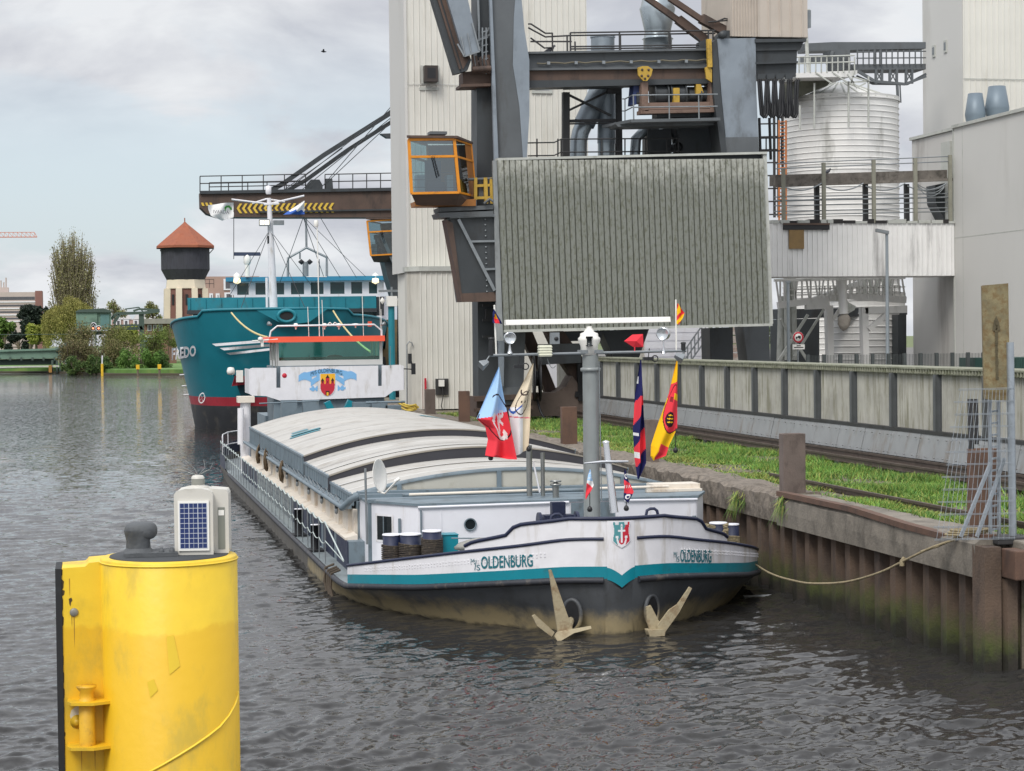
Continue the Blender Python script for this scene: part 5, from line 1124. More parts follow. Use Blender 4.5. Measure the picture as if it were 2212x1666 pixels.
    # foremast
    Yf = 124; q = lambda u, v: A(u, v, Yf); m = MB(); m.tube([q(591, 668), q(586, 545), q(583, 470), q(581, 428)], [.26, .21, .16, .13], 12); m.tube([q(577, 668), q(576, 600)], .09, 6); m.lathe([(.15, 0), (.18, .1), (.18, .5), (0, .55)], q(580, 420), n=10); fm = m.build('foremast', M_white, t)
    m = MB(); m.tube([q(500, 431), q(580, 441), q(657, 423)], .065, 6); m.tube([q(545, 440), q(575, 430), q(615, 436)], .06, 6); m.bar(q(570, 442), q(602, 440), .3, .1); m.build('yardarm', M_white, fm)
    m = MB(); a = q(570, 482); m.bb(a.x-.32, Yf-.5, a.z-.2, a.x+.32, Yf-.2, a.z+.2, 0); 
    for k in range(4): m.bb(a.x-.28+.15*k, Yf-.52, a.z-.13, a.x-.17+.15*k, Yf-.501, a.z+.13, 1)
    b = q(600, 482); m.bb(b.x-.3, Yf-.5, b.z-.14, b.x+.35, Yf-.2, b.z+.14, 0); m.build('floodlight', [M_galv, lamp('flood lamp', (1., .93, .75), 1.2)], fm)
    m = MB(); a = q(584, 520); m.lathe([(.12, 0), (.16, .05), (.16, .5), (.12, .55)], q(583, 528), n=10); m.build('mast_light', M_black, fm)
    m = MB()
    for u0, v0, u1, v1, Y1 in ((582, 498, 495, 640, 128), (582, 498, 520, 668, 120), (584, 498, 690, 640, 128), (584, 498, 660, 668, 120), (655, 470, 735, 600, 140), (655, 468, 790, 598, 140), (655, 470, 605, 610, 140), (505, 440, 505, 560, 124), (655, 470, 700, 600, 140), (692, 470, 770, 600, 145)): m.tube([q(u0, v0), A(u1, v1, Y1)], .022, 4)
    m.tube([q(690-0, 0+560), q(690, 600)], .02, 4); m.build('stay_wire', M_fbl, fm)
    m = MB()
    for u0, v0, u1, v1, Y1 in ((500, 676, 578, 729, 86), (720, 672, 800, 760, 86)):
        a = A(u0, v0, 117); b = A(u1, v1, Y1); m.tube(sag(a, b, .25, 16), .05, 6)
    m.build('bow_rope', mat('pale yellow rope', '#cdbd86', .8, var=.1), t)
    # flags of the coaster
    flag('white_company_flag', 'white flag with grey lettering and a green arc on the coaster foremast', [(449, 443), (450, 452), (456, 466), (480, 477)], [(505, 437), (505, 452), (505, 464), (504, 470)], Yf, [F_wh, F_gn, F_bk], lambda s_, t_: 1 if abs(sqrt(((s_-.76)/.15)**2+((t_-.48)/.28)**2)-1) < .22 and t_ < .45 and s_ > .62 else None if False else (1 if abs(sqrt(((s_-.74)/.17)**2+((t_-.5)/.3)**2)-.95) < .16 and t_ < .46 and s_ > .66 else 0), .3, 1.2, 44, 26, 'flags on the coaster foremast')
    m = MB(); text(m, 'IVARDA', lambda x, y: A(461+34*x, 462.5-7*y-2*(1-x), Yf-.35), bold=.0); fl = bpy.data.objects['white_company_flag']; m.build('lettering', mat('grey lettering', '#55585e', .6), fl)
    flag('blue_mountain_flag', 'white pennant with blue peaks on the yardarm of the coaster', [(656, 434), (640, 445), (617, 460), (612, 464)], [(658, 434), (658, 444), (658, 455), (658, 463)], Yf, [F_wh, F_bl], lambda s_, t_: 1 if t_ > .62+.16*abs(sin(s_*7.5+.4)) else 0, .3, 1, 30, 24, 'flags on the coaster foremast')
coaster()
# ============================================================ near crane
M_cr = mat('crane grey paint', '#5c6063', .55, .1, var=.14, sc=.8, dirt='#45423f', damt=.4, dsc=1.2, streak=.75)
M_crd = mat('crane dark paint and shade', '#3d4144', .55, .1, var=.15, sc=.8, dirt='#2c2a28', damt=.4, dsc=1.5, streak=.7)
M_crl = mat('crane pale paint and lit face', '#868f98', .5, .15, var=.12, sc=.9, dirt='#5c6063', damt=.5, dsc=1.1, streak=.6)
M_crb = mat('crane rusty brown', '#57463d', .7, var=.2, sc=1, dirt='#2f2a28', damt=.5, dsc=1.6, streak=.7)
M_oran = mat('orange cab paint', '#d98a1e', .45, var=.08, sc=2, dirt='#8a5a26', damt=.25, dsc=3)
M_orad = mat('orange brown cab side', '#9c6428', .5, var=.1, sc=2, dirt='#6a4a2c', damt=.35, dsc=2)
M_cabg = glass('cab glass', (.05, .10, .12), .05)
M_moss = mat('mossy crane cladding', '#adaea6', .85, var=.2, sc=1.3, dirt='#54553f', damt=.58, dsc=12, streak=.6, bump=.6, bsc=14, z=[(12.6, 10.9, '#7c7f78', 2.2)])
M_trim = mat('grey white trim', '#b4b6b0', .6, var=.1, dirt='#84867a', damt=.4)
M_yst = mat('yellow steel', '#b8963a', .55, var=.1, sc=3, dirt='#6b552a', damt=.35, dsc=5)
M_duct = mat('galvanised duct', '#9aa4aa', .3, .55, var=.12, sc=2)
M_ductd = mat('dull duct', '#88929a', .45, .35, var=.12, sc=2)
def PL(m, pts, Y, d, mi=0): return m.prism([A(u, v, Y) for u, v in pts], (0, d, 0), mi)
def LN(m, pts, Y, w, mi=0, h=None):
    for a, b in zip(pts[:-1], pts[1:]): m.bar(A(a[0], a[1], Y), A(b[0], b[1], Y), w, h or w, mi)
def cab(t, front, Y, dep, sidew, name='operator_cab', full=True):
    """glazed cab; front = TL, TR, BR, BL sightings of its front face"""
    TL, TR, BR, BL = [A(u, v, Y) for u, v in front]; e = V((dep*.5, dep, 0)); k = .40
    ML, MR = TL.lerp(BL, k*.8), TR.lerp(BR, k*.8)
    m = MB(); f = .075
    def fr(a, b): m.bar(a, b, f*1.5, f*1.2)
    for a, b in ((TL, TR), (BL, BR), (TL, BL), (TR, BR), (ML, MR)): fr(a, b)
    for a in (TL, TR, BL, BR): m.bar(a, a+e, f, f)
    for a, b in ((TL+e, BL+e), (TR+e, BR+e), (MR, MR+e), (ML, ML+e)): m.bar(a, b, f, f)
    fm = m.build('cab_frame', M_oran, t)
    m = MB(); q = V((0, .03, 0)); m.add([TL+q, TR+q, MR+q, ML+q], [(0, 1, 2, 3)]); m.add([ML+q, MR+q, BR+q, BL+q], [(0, 1, 2, 3)])
    s_ = e*.62; m.add([TR, TR+s_, BR+s_, BR], [(0, 1, 2, 3)]); m.add([TL, TL+e, BL+e, BL], [(0, 1, 2, 3)]); m.build('cab_window', MATS['cab tint'], fm)
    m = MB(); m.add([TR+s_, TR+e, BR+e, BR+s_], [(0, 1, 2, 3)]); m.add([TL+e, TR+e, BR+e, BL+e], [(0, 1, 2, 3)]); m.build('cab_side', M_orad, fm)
    m = MB(); x0, x1 = TL.x-.1, TR.x+.1; zz_ = max(TL.z, TR.z)+.03; m.prism([V((x0, Y-.15, zz_)), V((x1, Y-.15, zz_)), V((x1+e.x, Y+dep+.1, zz_)), V((x0+e.x, Y+dep+.1, zz_))], (0, 0, .09)); m.build('cab_roof', M_crb, fm)
    b0, b1 = BL, BR; m = MB(); zl = min(BL.z, BR.z)
    tp = [BL+V((0, 0, -.05)), BR+V((0, 0, -.05)), BR+e+V((0, 0, -.05)), BL+e+V((0, 0, -.05))]; lo = [V((BL.x+.25, Y+.5, zl-.4)), V((BR.x-.02, Y+.5, zl-.4)), V((BR.x-.02+e.x, Y+dep, zl-.4)), V((BL.x+.25+e.x, Y+dep, zl-.4))]
    m.add(tp+lo, [(0, 1, 2, 3), (7, 6, 5, 4), (0, 4, 5, 1), (1, 5, 6, 2), (2, 6, 7, 3), (3, 7, 4, 0)]); m.build('cab_belly', M_crb, fm)
    c = BL.lerp(BR, .58); m = MB(); m.bb(c.x-.35, Y+.8, zl+.1, c.x+.35, Y+1.4, zl+.5); m.bb(c.x-.3, Y+1.3, zl+.4, c.x+.3, Y+1.5, zl+1.35); m.bb(c.x-.18, Y+1.3, zl+1.35, c.x+.18, Y+1.45, zl+1.6); m.build('operator_seat', mat('dark seat', '#2c3440', .7), fm)
    m = MB(); m.bb(c.x-.75, Y+.6, zl+.1, c.x-.45, Y+1.2, zl+.75); m.bb(c.x+.42, Y+.6, zl+.1, c.x+.65, Y+1.2, zl+.75); m.build('control_console', M_galv, fm)
    m = MB(); a = ML.lerp(MR, .52)+V((0, -.06, .0)); m.tube([a, a+V((.2, 0, -.75))], .015, 5); m.tube([a+V((-.08, 0, 0)), a+V((.12, 0, -.8))], .015, 5)
    for k2 in range(3): z = BL.z+.25+.28*k2; m.tube([V((BL.x, Y+.2, z)), V((BR.x, Y+.2, z))], .012, 5)
    m.build('wiper', M_black, fm)
    return fm
def mk_tint():
    gl = bpy.data.materials.new('cab tint'); gl.use_nodes = True; nt = gl.node_tree; nt.nodes.clear()
    tr = N(nt, 'ShaderNodeBsdfTransparent', inp={0: (.46, .62, .66, 1)}); gs = N(nt, 'ShaderNodeBsdfGlossy', inp={0: (.9, .95, 1, 1), 1: .03}); mx = N(nt, 'ShaderNodeMixShader', inp={0: .2}); ou = N(nt, 'ShaderNodeOutputMaterial')
    nt.links.new(tr.outputs[0], mx.inputs[1]); nt.links.new(gs.outputs[0], mx.inputs[2]); nt.links.new(mx.outputs[0], ou.inputs[0]); MATS['cab tint'] = gl
mk_tint()
def crane():
    YL = 77.; t = thing('quay_crane', 'grey steel portal crane with an orange cab and a mossy corrugated front panel', 'crane', A(1300, 860, YL))
    # --- cladding
    Yp = 75.6; BL, BR, TL, TR = A(1088, 714, Yp), A(1662, 700, Yp), A(1074, 347, Yp), A(1648, 333, Yp)
    m = MB(); m.corr(BL, BR, TL-BL, .23, .075, (0, -1, 0), prof=[(0, 0), (.10, 0), (.15, 1), (.93, 1), (.98, 0)]); pn = m.build('cladding_panel', M_moss, t)
    m = MB(); m.prism([BL+V((-.26, 0, -.4)), BL+V((-.02, 0, -.4)), TL+V((-.02, 0, 0)), TL+V((-.17, 0, 0))], (0, .2, 0)); m.build('edge_stile', mat('stile grey', '#8b8f90', .6, var=.1, sc=1.5, dirt='#5f6060', damt=.4, streak=.7), pn)
    m = MB(); m.prism([BR, BR+V((.16, 0, 0)), TR+V((.16, 0, 0)), TR], (0, .25, 0)); m.bar(BL+V((0, -.03, -.03)), BR+V((.1, -.03, -.03)), .12, .10); m.prism([TL+V((0, -.07, 0)), TR+V((.16, -.07, 0)), TR+V((.16, -.07, .09)), TL+V((0, -.07, .09))], (0, .5, 0)); m.build('panel_trim', M_trim, pn)
    m = MB(); m.prism([BL+V((0, .2, 0)), BR+V((0, .2, 0)), TR+V((0, .2, 0)), TL+V((0, .2, 0))], (0, .1, 0)); m.bb(BL.x+.2, Yp+.3, BL.z+1, BR.x-.2, Yp+.6, BL.z+1.3); m.build('panel_frame', M_crd, pn)
    # --- left leg
    m = MB(); PL(m, [(1062, -30), (1118, -30), (1127, 0), (1132, 60), (1143, 130), (1143, 250), (1138, 345), (1076, 347), (1070, 250)], YL, 1.3); lg = m.build('leg', M_cr, t)
    m = MB(); PL(m, [(1113, 0), (1127, 0), (1132.5, 60), (1143.5, 130), (1143.5, 250), (1138, 345), (1130, 345), (1122, 230), (1108, 140), (1110, 40)], YL-.03, .028); m.build('leg_lit_face', M_crl, lg)  # flat paler sheet: the bevel's brighter light is put into its colour
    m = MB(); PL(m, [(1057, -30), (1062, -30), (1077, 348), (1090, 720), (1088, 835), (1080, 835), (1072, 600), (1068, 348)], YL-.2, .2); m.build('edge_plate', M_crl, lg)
    m = MB(); PL(m, [(1030, -30), (1057, -30), (1068, 350), (1074, 640), (1078, 880), (1034, 880), (1030, 450)], YL+.5, 1.2); m.build('leg', M_crd, t)
    m = MB(); PL(m, [(1090, 716), (1135, 714), (1131, 836), (1090, 838)], YL+.2, 1.2); PL(m, [(1086, 838), (1140, 836), (1140, 872), (1086, 876)], YL, 1.6); m.build('leg', M_cr, t)
    m = MB()
    LN(m, [(1032, -20), (1036, 100), (1056, 60)], YL+.3, .07); LN(m, [(1036, 100), (1056, 150)], YL+.3, .06); LN(m, [(1028, 90), (1058, 75)], YL+.2, .07); LN(m, [(1042, 60), (1042, 150)], YL+.1, .05); LN(m, [(1050, 60), (1050, 160)], YL+.1, .05)
    for k in range(6): LN(m, [(1040, 70+k*15), (1054, 66+k*15)], YL+.1, .04)
    m.build('ladder', M_galv, lg)
    m = MB(); PL(m, [(1018, 160), (1042, 120), (1058, 118), (1060, 160)], YL+.1, .8)
    for k in range(5): LN(m, [(1020+k*8, 118+k*3), (1026+k*8, 158)], YL-.1, .08)
    m.tube([A(1020, 150, YL-.2), A(1060, 148, YL-.2)], .12, 8); m.build('boom_hinge', M_crb, t)
    m = MB(); PL(m, [(1000, 156), (1060, 150), (1060, 182), (1000, 182)], YL+.2, .9); PL(m, [(996, 182), (1060, 180), (1060, 186), (996, 188)], YL, 1.2); m.build('hinge_beam', M_crb, t)
    # --- raised boom
    m = MB(); PL(m, [(925, -30), (958, -30), (1018, 130), (1010, 152), (992, 158), (982, 160)], YL-.2, .5); bm = m.build('boom', M_crd, t)  # left boom face, its shade put into the dark colour
    m = MB(); PL(m, [(945, -30), (962, -30), (1014, 126), (1000, 150)], YL-.24, .04); LN(m, [(938, -30), (994, 150)], YL-.26, .08); LN(m, [(955, -30), (1014, 128)], YL-.26, .07); m.build('boom_web', M_crb, bm)
    m = MB(); PL(m, [(958, -30), (1004, -30), (1036, 110), (1003, 122)], YL-.5, .6); m.build('boom_lit_face', M_crl, bm)  # brighter boom face, its light put into the paler colour
    m = MB(); LN(m, [(988, 95), (1003, 122), (1036, 111), (1020, 50)], YL-.54, .06); LN(m, [(996, 80), (1004, 118)], YL-.55, .04); LN(m, [(1010, 72), (1018, 115)], YL-.55, .04); m.build('boom_end_frame', M_galv, bm)
    # --- main cross beam
    m = MB(); PL(m, [(1143, 116), (1550, 108), (1550, 146), (1143, 151)], YL+.6, .5); PL(m, [(1138, 112), (1550, 104), (1550, 108.5), (1138, 116.5)], YL+.3, 1.1); PL(m, [(1143, 148), (1550, 143), (1550, 147), (1143, 152)], YL+.35, 1.); mb = m.build('cross_beam', M_cr, t)
    m = MB(); PL(m, [(1143, 152), (1550, 147.5), (1550, 170), (1143, 174)], YL+.5, .5); m.build('beam_web', M_crb, mb)
    m = MB(); PL(m, [(1143, 174), (1550, 170), (1550, 180), (1143, 190)], YL+.4, .8); m.build('beam_foot', M_crd, mb)
    m = MB(); P = [A(1160+k*15, 137-k*.3+1.5*sin(k*2), YL+.5) for k in range(26)]; m.tube(P, .03, 6)
    m.build('cable_run', mat('ochre cable', '#77705f', .6), mb)
    m = MB()
    for k in range(6): a = A(1184+k*59.5, 137-k*.8, YL+.45); m.bb(a.x-.06, a.y-.1, a.z-.06, a.x+.06, a.y, a.z+.06)
    m.build('cable_clip', M_galv, mb)
    m = MB(); rr = .035; Yr = YL+.5
    def rl(pts, Y=Yr, r=rr): m.tube([A(u, v, Y) for u, v in pts], r, 6)
    rl([(1141, 52), (1147, 52), (1178, 72), (1194, 72)]); rl([(1141, 60), (1178, 80), (1232, 77)]); rl([(1146, 82), (1176, 104), (1194, 103)]); rl([(1146, 90), (1235, 90)])
    rl([(1232, 71), (1545, 66)]); rl([(1232, 77), (1545, 72)], Yr+1); rl([(1232, 101), (1545, 97)]); rl([(1232, 106), (1545, 102)], Yr+1)
    for u, v0, v1 in ((1193, 72, 116), (1225, 77, 114), (1232, 71, 114), (1242, 90, 114), (1338, 70, 112), (1340, 74, 112), (1445, 68, 110), (1448, 72, 110), (1540, 66, 108), (1530, 66, 108)): rl([(u, v0), (u+.5, v1)])
    rl([(1500, 78), (1530, 105), (1545, 105)]); rl([(1545, 48), (1565, 40), (1578, 42), (1578, 82)]); rl([(1530, 48), (1572, 44)])
    m.build('railing', M_dark, mb)
    # --- right leg, machine house, festoon
    m = MB(); PL(m, [(1549, 84), (1632, 82), (1634, 200), (1640, 345), (1572, 345), (1558, 200)], YL+.1, 1.3); lg = m.build('leg', M_crl, t)
    m = MB(); PL(m, [(1562, 297), (1638, 296), (1640, 345), (1574, 345)], YL+.07, .028); m.build('leg_patch', M_cr, lg)
    m = MB(); PL(m, [(1538, 92), (1548, 84), (1557, 200), (1571, 345), (1560, 345), (1541, 200)], YL+.0, 1.2); m.build('leg_shade_side', M_crd, lg)  # side of the leg with its shade put into the darker colour
    m = MB(); PL(m, [(1462, 250), (1556, 250), (1566, 345), (1470, 345)], YL+2.2, 1.); m.build('rear_leg', M_crd, t)
    m = MB(); q = A(1575, 80, YL+.3); w2 = A(1632, 80, YL+.3); w3 = A(1741, 82, YL+.3)
    m.corr((q.x, YL+.1, q.z), (w2.x, YL+.1, q.z), 3., .12, .05, (0, -1, 0)); m.corr((w2.x, YL+.1, q.z), (w3.x, YL+.1, w3.z), 3., .47, .05, (0, -1, 0), prof=[(0, 0), (.05, 1), (.12, 1), (.17, 0)]); m.bb(q.x, YL+.12, q.z, w3.x, YL+4, q.z+3); hs = m.build('machine_house', mat('beige corrugated sheet', '#b9afa4', .6, var=.06, sc=1, dirt='#8f877d', damt=.25, streak=.8), t)
    m = MB(); PL(m, [(1632, 84), (1742, 84), (1742, 90), (1632, 92)], YL, 3.5); PL(m, [(1632, 92), (1736, 91), (1728, 108), (1632, 110)], YL+.2, 3); PL(m, [(1632, 110), (1722, 108), (1720, 158), (1634, 160)], YL+.3, 2.5); PL(m, [(1632, 134), (1724, 132), (1724, 136), (1632, 139)], YL+.1, 2.6); m.build('house_beam', M_crd, hs)
    m = MB(); m.bb(A(1741, 30, YL).x, YL+.3, A(1741, 82, YL).z, A(1748, 30, YL).x, YL+.4, A(1741, -20, YL).z); PL(m, [(1738, 22), (1752, 22), (1752, 60), (1738, 62)], YL+.6, .1); m.build('ladder_cage', M_galv, hs)
    m = MB(); LN(m, [(1636, 165), (1718, 162)], YL+.1, .16)
    for k in range(4): PL(m, [(1637+20*k, 161), (1653+20*k, 160), (1653+20*k, 170), (1637+20*k, 171)], YL-.05, .1)
    fb = m.build('festoon_track', M_crd, t)
    m = MB()
    for k in range(5):
        for o_ in (0, 5):
            u0 = 1638+o_+k*16; m.tube([A(u0, 172, YL), A(u0+3, 215, YL), A(u0+6+2*(k % 2), 248+o_, YL), A(u0+11, 254, YL), A(u0+15, 246, YL), A(u0+15, 210, YL), A(u0+17, 176, YL), A(u0+20, 172, YL)], .055, 6)
    m.build('cable_loop', M_black, fb)
    # --- stays
    m = MB(); LN(m, [(1396, -5), (1470, 48)], YL+1.2, .22); LN(m, [(1464, 42), (1524, 88)], YL+1.2, .34); LN(m, [(1446, -4), (1520, 46)], YL+.8, .22); LN(m, [(1514, 40), (1592, 82)], YL+.8, .36); m.build('stay_bar', M_crb, t)
    m = MB(); PL(m, [(1552, 75), (1562, 66), (1578, 66), (1592, 80), (1592, 84), (1548, 84)], YL+.2, .6); a = A(1560, 76, YL+.1); m.lathe([(.16, 0), (.16, .2), (0, .2)], a, (0, -1, 0), n=14); PL(m, [(1512, 90), (1530, 82), (1538, 104), (1510, 106)], YL+.4, .5); m.build('stay_bracket', M_crd, t)
    # --- trolley with hoist
    m = MB(); PL(m, [(1378, 146), (1388, 143), (1400, 143), (1410, 150), (1407, 163), (1398, 175), (1390, 175), (1379, 163)], YL, .1); tr = m.build('hook_plate', M_yst, t)
    m = MB(); 
    for u, v in ((1387, 151), (1401, 151), (1386, 164), (1400, 164), (1393, 170)): m.lathe([(.05, 0), (.05, .03), (0, .04)], A(u, v, YL), (0, -1, 0), n=8)
    m.build('bolt', M_crb, tr)
    m = MB(); PL(m, [(1523, 146), (1532, 142), (1538, 150), (1538, 178), (1526, 170)], YL, .1); LN(m, [(1531, 85), (1533, 146)], YL, .18); m.build('hook_plate', M_yst, t)
    m = MB(); rb = mat('rusty trolley frame', '#7d675b', .7, var=.18, sc=2, dirt='#57463d', damt=.45)
    PL(m, [(1386, 178), (1400, 178), (1401, 240), (1386, 240)], YL+.2, .5); PL(m, [(1534, 176), (1546, 176), (1547, 238), (1534, 238)], YL+.2, .5); PL(m, [(1400, 222), (1536, 220), (1536, 234), (1400, 237)], YL+.25, .3); PL(m, [(1384, 238), (1548, 235), (1548, 242), (1384, 246)], YL+.2, .6); PL(m, [(1400, 186), (1470, 184), (1470, 194), (1400, 196)], YL+1.5, .3); fr = m.build('trolley_frame', rb, t)
    m = MB()
    for u0, u1, v, r in ((1408, 1440, 206, .42), (1444, 1476, 206, .45), (1485, 1530, 205, .32)): m.tube([A(u0, v, YL+.9), A(u1, v, YL+.9)], r, 18)
    for u in (1410, 1438, 1445, 1476, 1508): m.tube([A(u-1.5, 206, YL+.9), A(u+1.5, 206, YL+.9)], .52, 18)
    PL(m, [(1376, 200), (1388, 200), (1388, 222), (1376, 222)], YL+.5, .6); PL(m, [(1420, 242), (1540, 240), (1540, 252), (1420, 254)], YL+.6, .8); m.build('hoist_drum', M_crd, fr)
    m = MB(); PL(m, [(1455, 190), (1468, 190), (1468, 222), (1455, 222)], YL+.3, .2); PL(m, [(1504, 182), (1514, 182), (1520, 200), (1504, 204)], YL+.4, .3); m.each('gearbox', M_yst, fr, 2)
    m = MB(); PL(m, [(1370, 176), (1386, 182), (1386, 205), (1374, 226), (1366, 226)], YL+.6, .7); m.build('motor', mat('blue motor', '#2d3d6b', .5), fr)
    # --- platforms
    m = MB(); P = [A(1362, 258, YL-.4), A(1556, 254, YL-.4)]; m.prism([P[0], P[1], P[1]+V((0, 2.2, 0)), P[0]+V((-.6, 2.2, 0))], (0, 0, -.12)); m.prism([A(1362, 258, YL-.42), A(1328, 268, YL+1.), A(1328, 272, YL+1), A(1362, 264, YL-.42)], (0, .1, 0)); PL(m, [(1330, 268), (1556, 262), (1556, 270), (1335, 274)], YL+.4, 1.2); pf = m.build('platform', M_cr, t)
    m = MB()
    for v in (206, 232): m.tube([A(1366, v, YL-.4), A(1550, v-2, YL-.4)], .03, 6)
    for u in (1368, 1445, 1509): m.tube([A(u, 206, YL-.4), A(u+1, 258, YL-.4)], .03, 6)
    for v in (214, 240): m.tube([A(1366, v-8, YL-.4), A(1350, v, YL+.8), A(1345, v, YL+1.5)], .025, 6)
    m.tube([A(1350, 214, YL+.8), A(1350, 264, YL+.8)], .025, 6); m.build('railing', M_galv, pf)
    # lower gallery railing behind the cladding
    m = MB()
    for v in (299, 327): m.tube([A(1140, v+10, YL+1.5), A(1197, v+9, YL+1.5), A(1212, v+2, YL+1.5), A(1470, v, YL+1.5)], .03, 6)
    for u in (1160, 1212, 1205, 1265, 1300, 1350, 1395, 1440, 1465): m.tube([A(u, 300, YL+1.5), A(u, 345, YL+1.5)], .03, 6)
    m.build('gallery_railing', M_dark, t); m = MB()
    for v in (299, 327): m.tube([A(1640, v, YL+1.5), A(1690, v-1, YL+1.5)], .03, 6)
    for u in (1655, 1672, 1688): m.tube([A(u, 300, YL+1.5), A(u, 345, YL+1.5)], .03, 6)
    m.build('gallery_railing', M_dark, t); m = MB()
    for u in (1640, 1662): m.tube([A(u, 255, YL+1.8), A(u+3, 345, YL+1.8)], .06, 6)
    m.each('riser_pipe', M_dark, t, 3)
    # --- dust ducts with frame
    m = MB()
    for pts in ([(1222, 200), (1222, 345)], [(1312, 195), (1340, 195)]): LN(m, pts, YL+2.2, .28)
    LN(m, [(1217, 186), (1345, 183)], YL+2.2, .22, 0, .3); LN(m, [(1336, 186), (1338, 345)], YL+2.2, .22); LN(m, [(1326, 186), (1328, 345)], YL+3.5, .16); LN(m, [(1228, 205), (1320, 250)], YL+2.2, .09); LN(m, [(1226, 240), (1320, 195)], YL+2.3, .09); LN(m, [(1222, 262), (1336, 260)], YL+2.2, .12); LN(m, [(1222, 268), (1336, 266)], YL+2.2, .06); m.build('duct_frame', M_dark, t)
    Yd = YL+2.9
    m = MB(); m.tube([A(1300, 180, Yd), A(1292, 205, Yd), A(1262, 268, Yd)], .44, 20, caps=False); m.tube([A(1305, 180, Yd), A(1312, 215, Yd), A(1310, 310, Yd)], .38, 20, caps=False); d = m.build('duct', M_ductd, t)
    m = MB(); m.tube([A(1263, 266, Yd), A(1254, 286, Yd), A(1250, 305, Yd), A(1249, 345, Yd)], .36, 20); m.tube([A(1310, 303, Yd), A(1310, 345, Yd)], .36, 20); m.tube([A(1420, 278, Yd), A(1390, 284, Yd), A(1374, 300, Yd), A(1371, 345, Yd)], .22, 16); m.build('duct_lower', M_duct, d)
    m = MB(); m.tube([A(1302, 82, Yd), A(1302, 190, Yd)], .49, 22); m.lathe([(.52, 0), (.52, .08), (.48, .08)], A(1302, 82, Yd), n=22); m.build('vent_pipe', M_ductd, t)
    m = MB(); c = A(1421, 110, Yd); sc = proj(c)[2]/FL; f = lambda v: (110-v)*sc
    m.lathe([(31*sc, f(110)), (31*sc, f(86)), (34*sc, f(85)), (30*sc, f(82)), (28*sc, f(70)), (29*sc, f(66)), (39*sc, f(20)), (36*sc, f(14)), (28*sc, f(-20)), (25*sc, f(-40))], c, n=28); m.build('exhaust_cowl', M_duct, t)
    m = MB(); PL(m, [(1400, 280), (1450, 278), (1452, 330), (1400, 332)], YL+2.6, .9); PL(m, [(1392, 345), (1476, 343), (1476, 330), (1392, 333)], YL+2.3, 1.2); LN(m, [(1468, 265), (1470, 330)], YL+2.5, .3); LN(m, [(1402, 262), (1402, 335)], YL+2.4, .14); a = A(1458, 320, YL+2.4); m.lathe([(.2, 0), (.2, .5)], a, (0, -1, 0), n=12); m.tube([A(1455, 272, YL+2.8), A(1470, 300, YL+2.8), A(1462, 330, YL+2.8)], .3, 12); m.build('fan_unit', M_crd, t)
    # --- cab and its bracket
    MATS['cab'] = 1
    Yc = 74.6; fm = cab(t, [(883, 302), (981, 301), (992, 416), (889, 418)], Yc, 2.1, 30)
    m = MB(); PL(m, [(895, 436), (1028, 430), (1028, 445), (897, 446)], Yc+.9, 1.0); m.build('cab_carrier', M_orad, t)
    m = MB(); PL(m, [(947, 449), (1066, 443), (1066, 452), (950, 458)], Yc+1, 1.2); PL(m, [(946, 460), (1066, 456), (1066, 468), (950, 470)], Yc+.9, 1.5); m.build('bracket_deck', M_cr, t)
    m = MB(); PL(m, [(972, 470), (1068, 466), (1074, 650), (998, 652)], Yc+1.1, 1.3); br = m.build('cab_bracket', M_crd, t)
    m = MB(); PL(m, [(963, 474), (978, 482), (1000, 652), (997, 652)], Yc+1.05, .9); PL(m, [(998, 634), (1073, 631), (1074, 651), (998, 653)], Yc+1.08, .02); m.build('bracket_side', M_crb, br)
    m = MB(); LN(m, [(990, 474), (1068, 628)], Yc+1.04, .12); LN(m, [(1016, 522), (1069, 521)], Yc+1.04, .08); LN(m, [(1044, 582), (1071, 581)], Yc+1.04, .08); LN(m, [(972, 469), (1068, 466)], Yc+1.04, .1); m.build('bracket_brace', M_galv, br)
    m = MB()
    for k in range(14): a = A(1048+.3*k, 474+k*12, Yc+1.08); m.lathe([(.035, 0), (.03, .03), (0, .03)], a, (0, -1, 0), n=8)
    m.build('bolt', M_galv, br)
    m = MB(); LN(m, [(1027, 384), (1027, 432)], Yc+1.2, .12); LN(m, [(1048, 384), (1050, 440)], Yc+1.2, .14); LN(m, [(1060, 384), (1062, 440)], Yc+1.2, .1); LN(m, [(1024, 402), (1062, 400)], Yc+1.2, .1); LN(m, [(1024, 428), (1062, 427)], Yc+1.2, .1); m.build('access_frame', M_yst, t)
    m = MB(); m.tube([A(1012, 388, Yc+1.2), A(1065, 386, Yc+1.2)], .06, 6); m.tube([A(1046, 440, Yc+.9), A(1058, 430, Yc+.8), A(1066, 436, Yc+.8)], .06, 6); PL(m, [(1034, 392), (1046, 392), (1046, 425), (1034, 425)], Yc+1.3, .3); m.bb(A(925, 292, Yc+1).x, Yc+.6, A(925, 292, Yc+1).z, A(962, 292, Yc+1).x, Yc+1.2, A(925, 286, Yc+1).z); m.build('access_gear', M_cr, t)
    # --- travelling gear under the cladding
    Yg = YL+.6
    m = MB(); PL(m, [(1180, 716), (1215, 712), (1278, 800), (1300, 868), (1270, 868), (1236, 815), (1205, 770)], Yg+.4, .7); PL(m, [(1122, 716), (1150, 716), (1185, 800), (1205, 850), (1180, 850), (1160, 800)], Yg+1.0, .5); m.build('bogie_frame', M_crb, t)
    m = MB(); PL(m, [(1236, 812), (1256, 838), (1290, 858), (1312, 866), (1312, 896), (1140, 900), (1142, 850), (1200, 848), (1222, 836)], Yg, 1.2); m.build('end_carriage', mat('brown carriage', '#6d5f57', .75, var=.2, sc=1, dirt='#453c38', damt=.45), t)
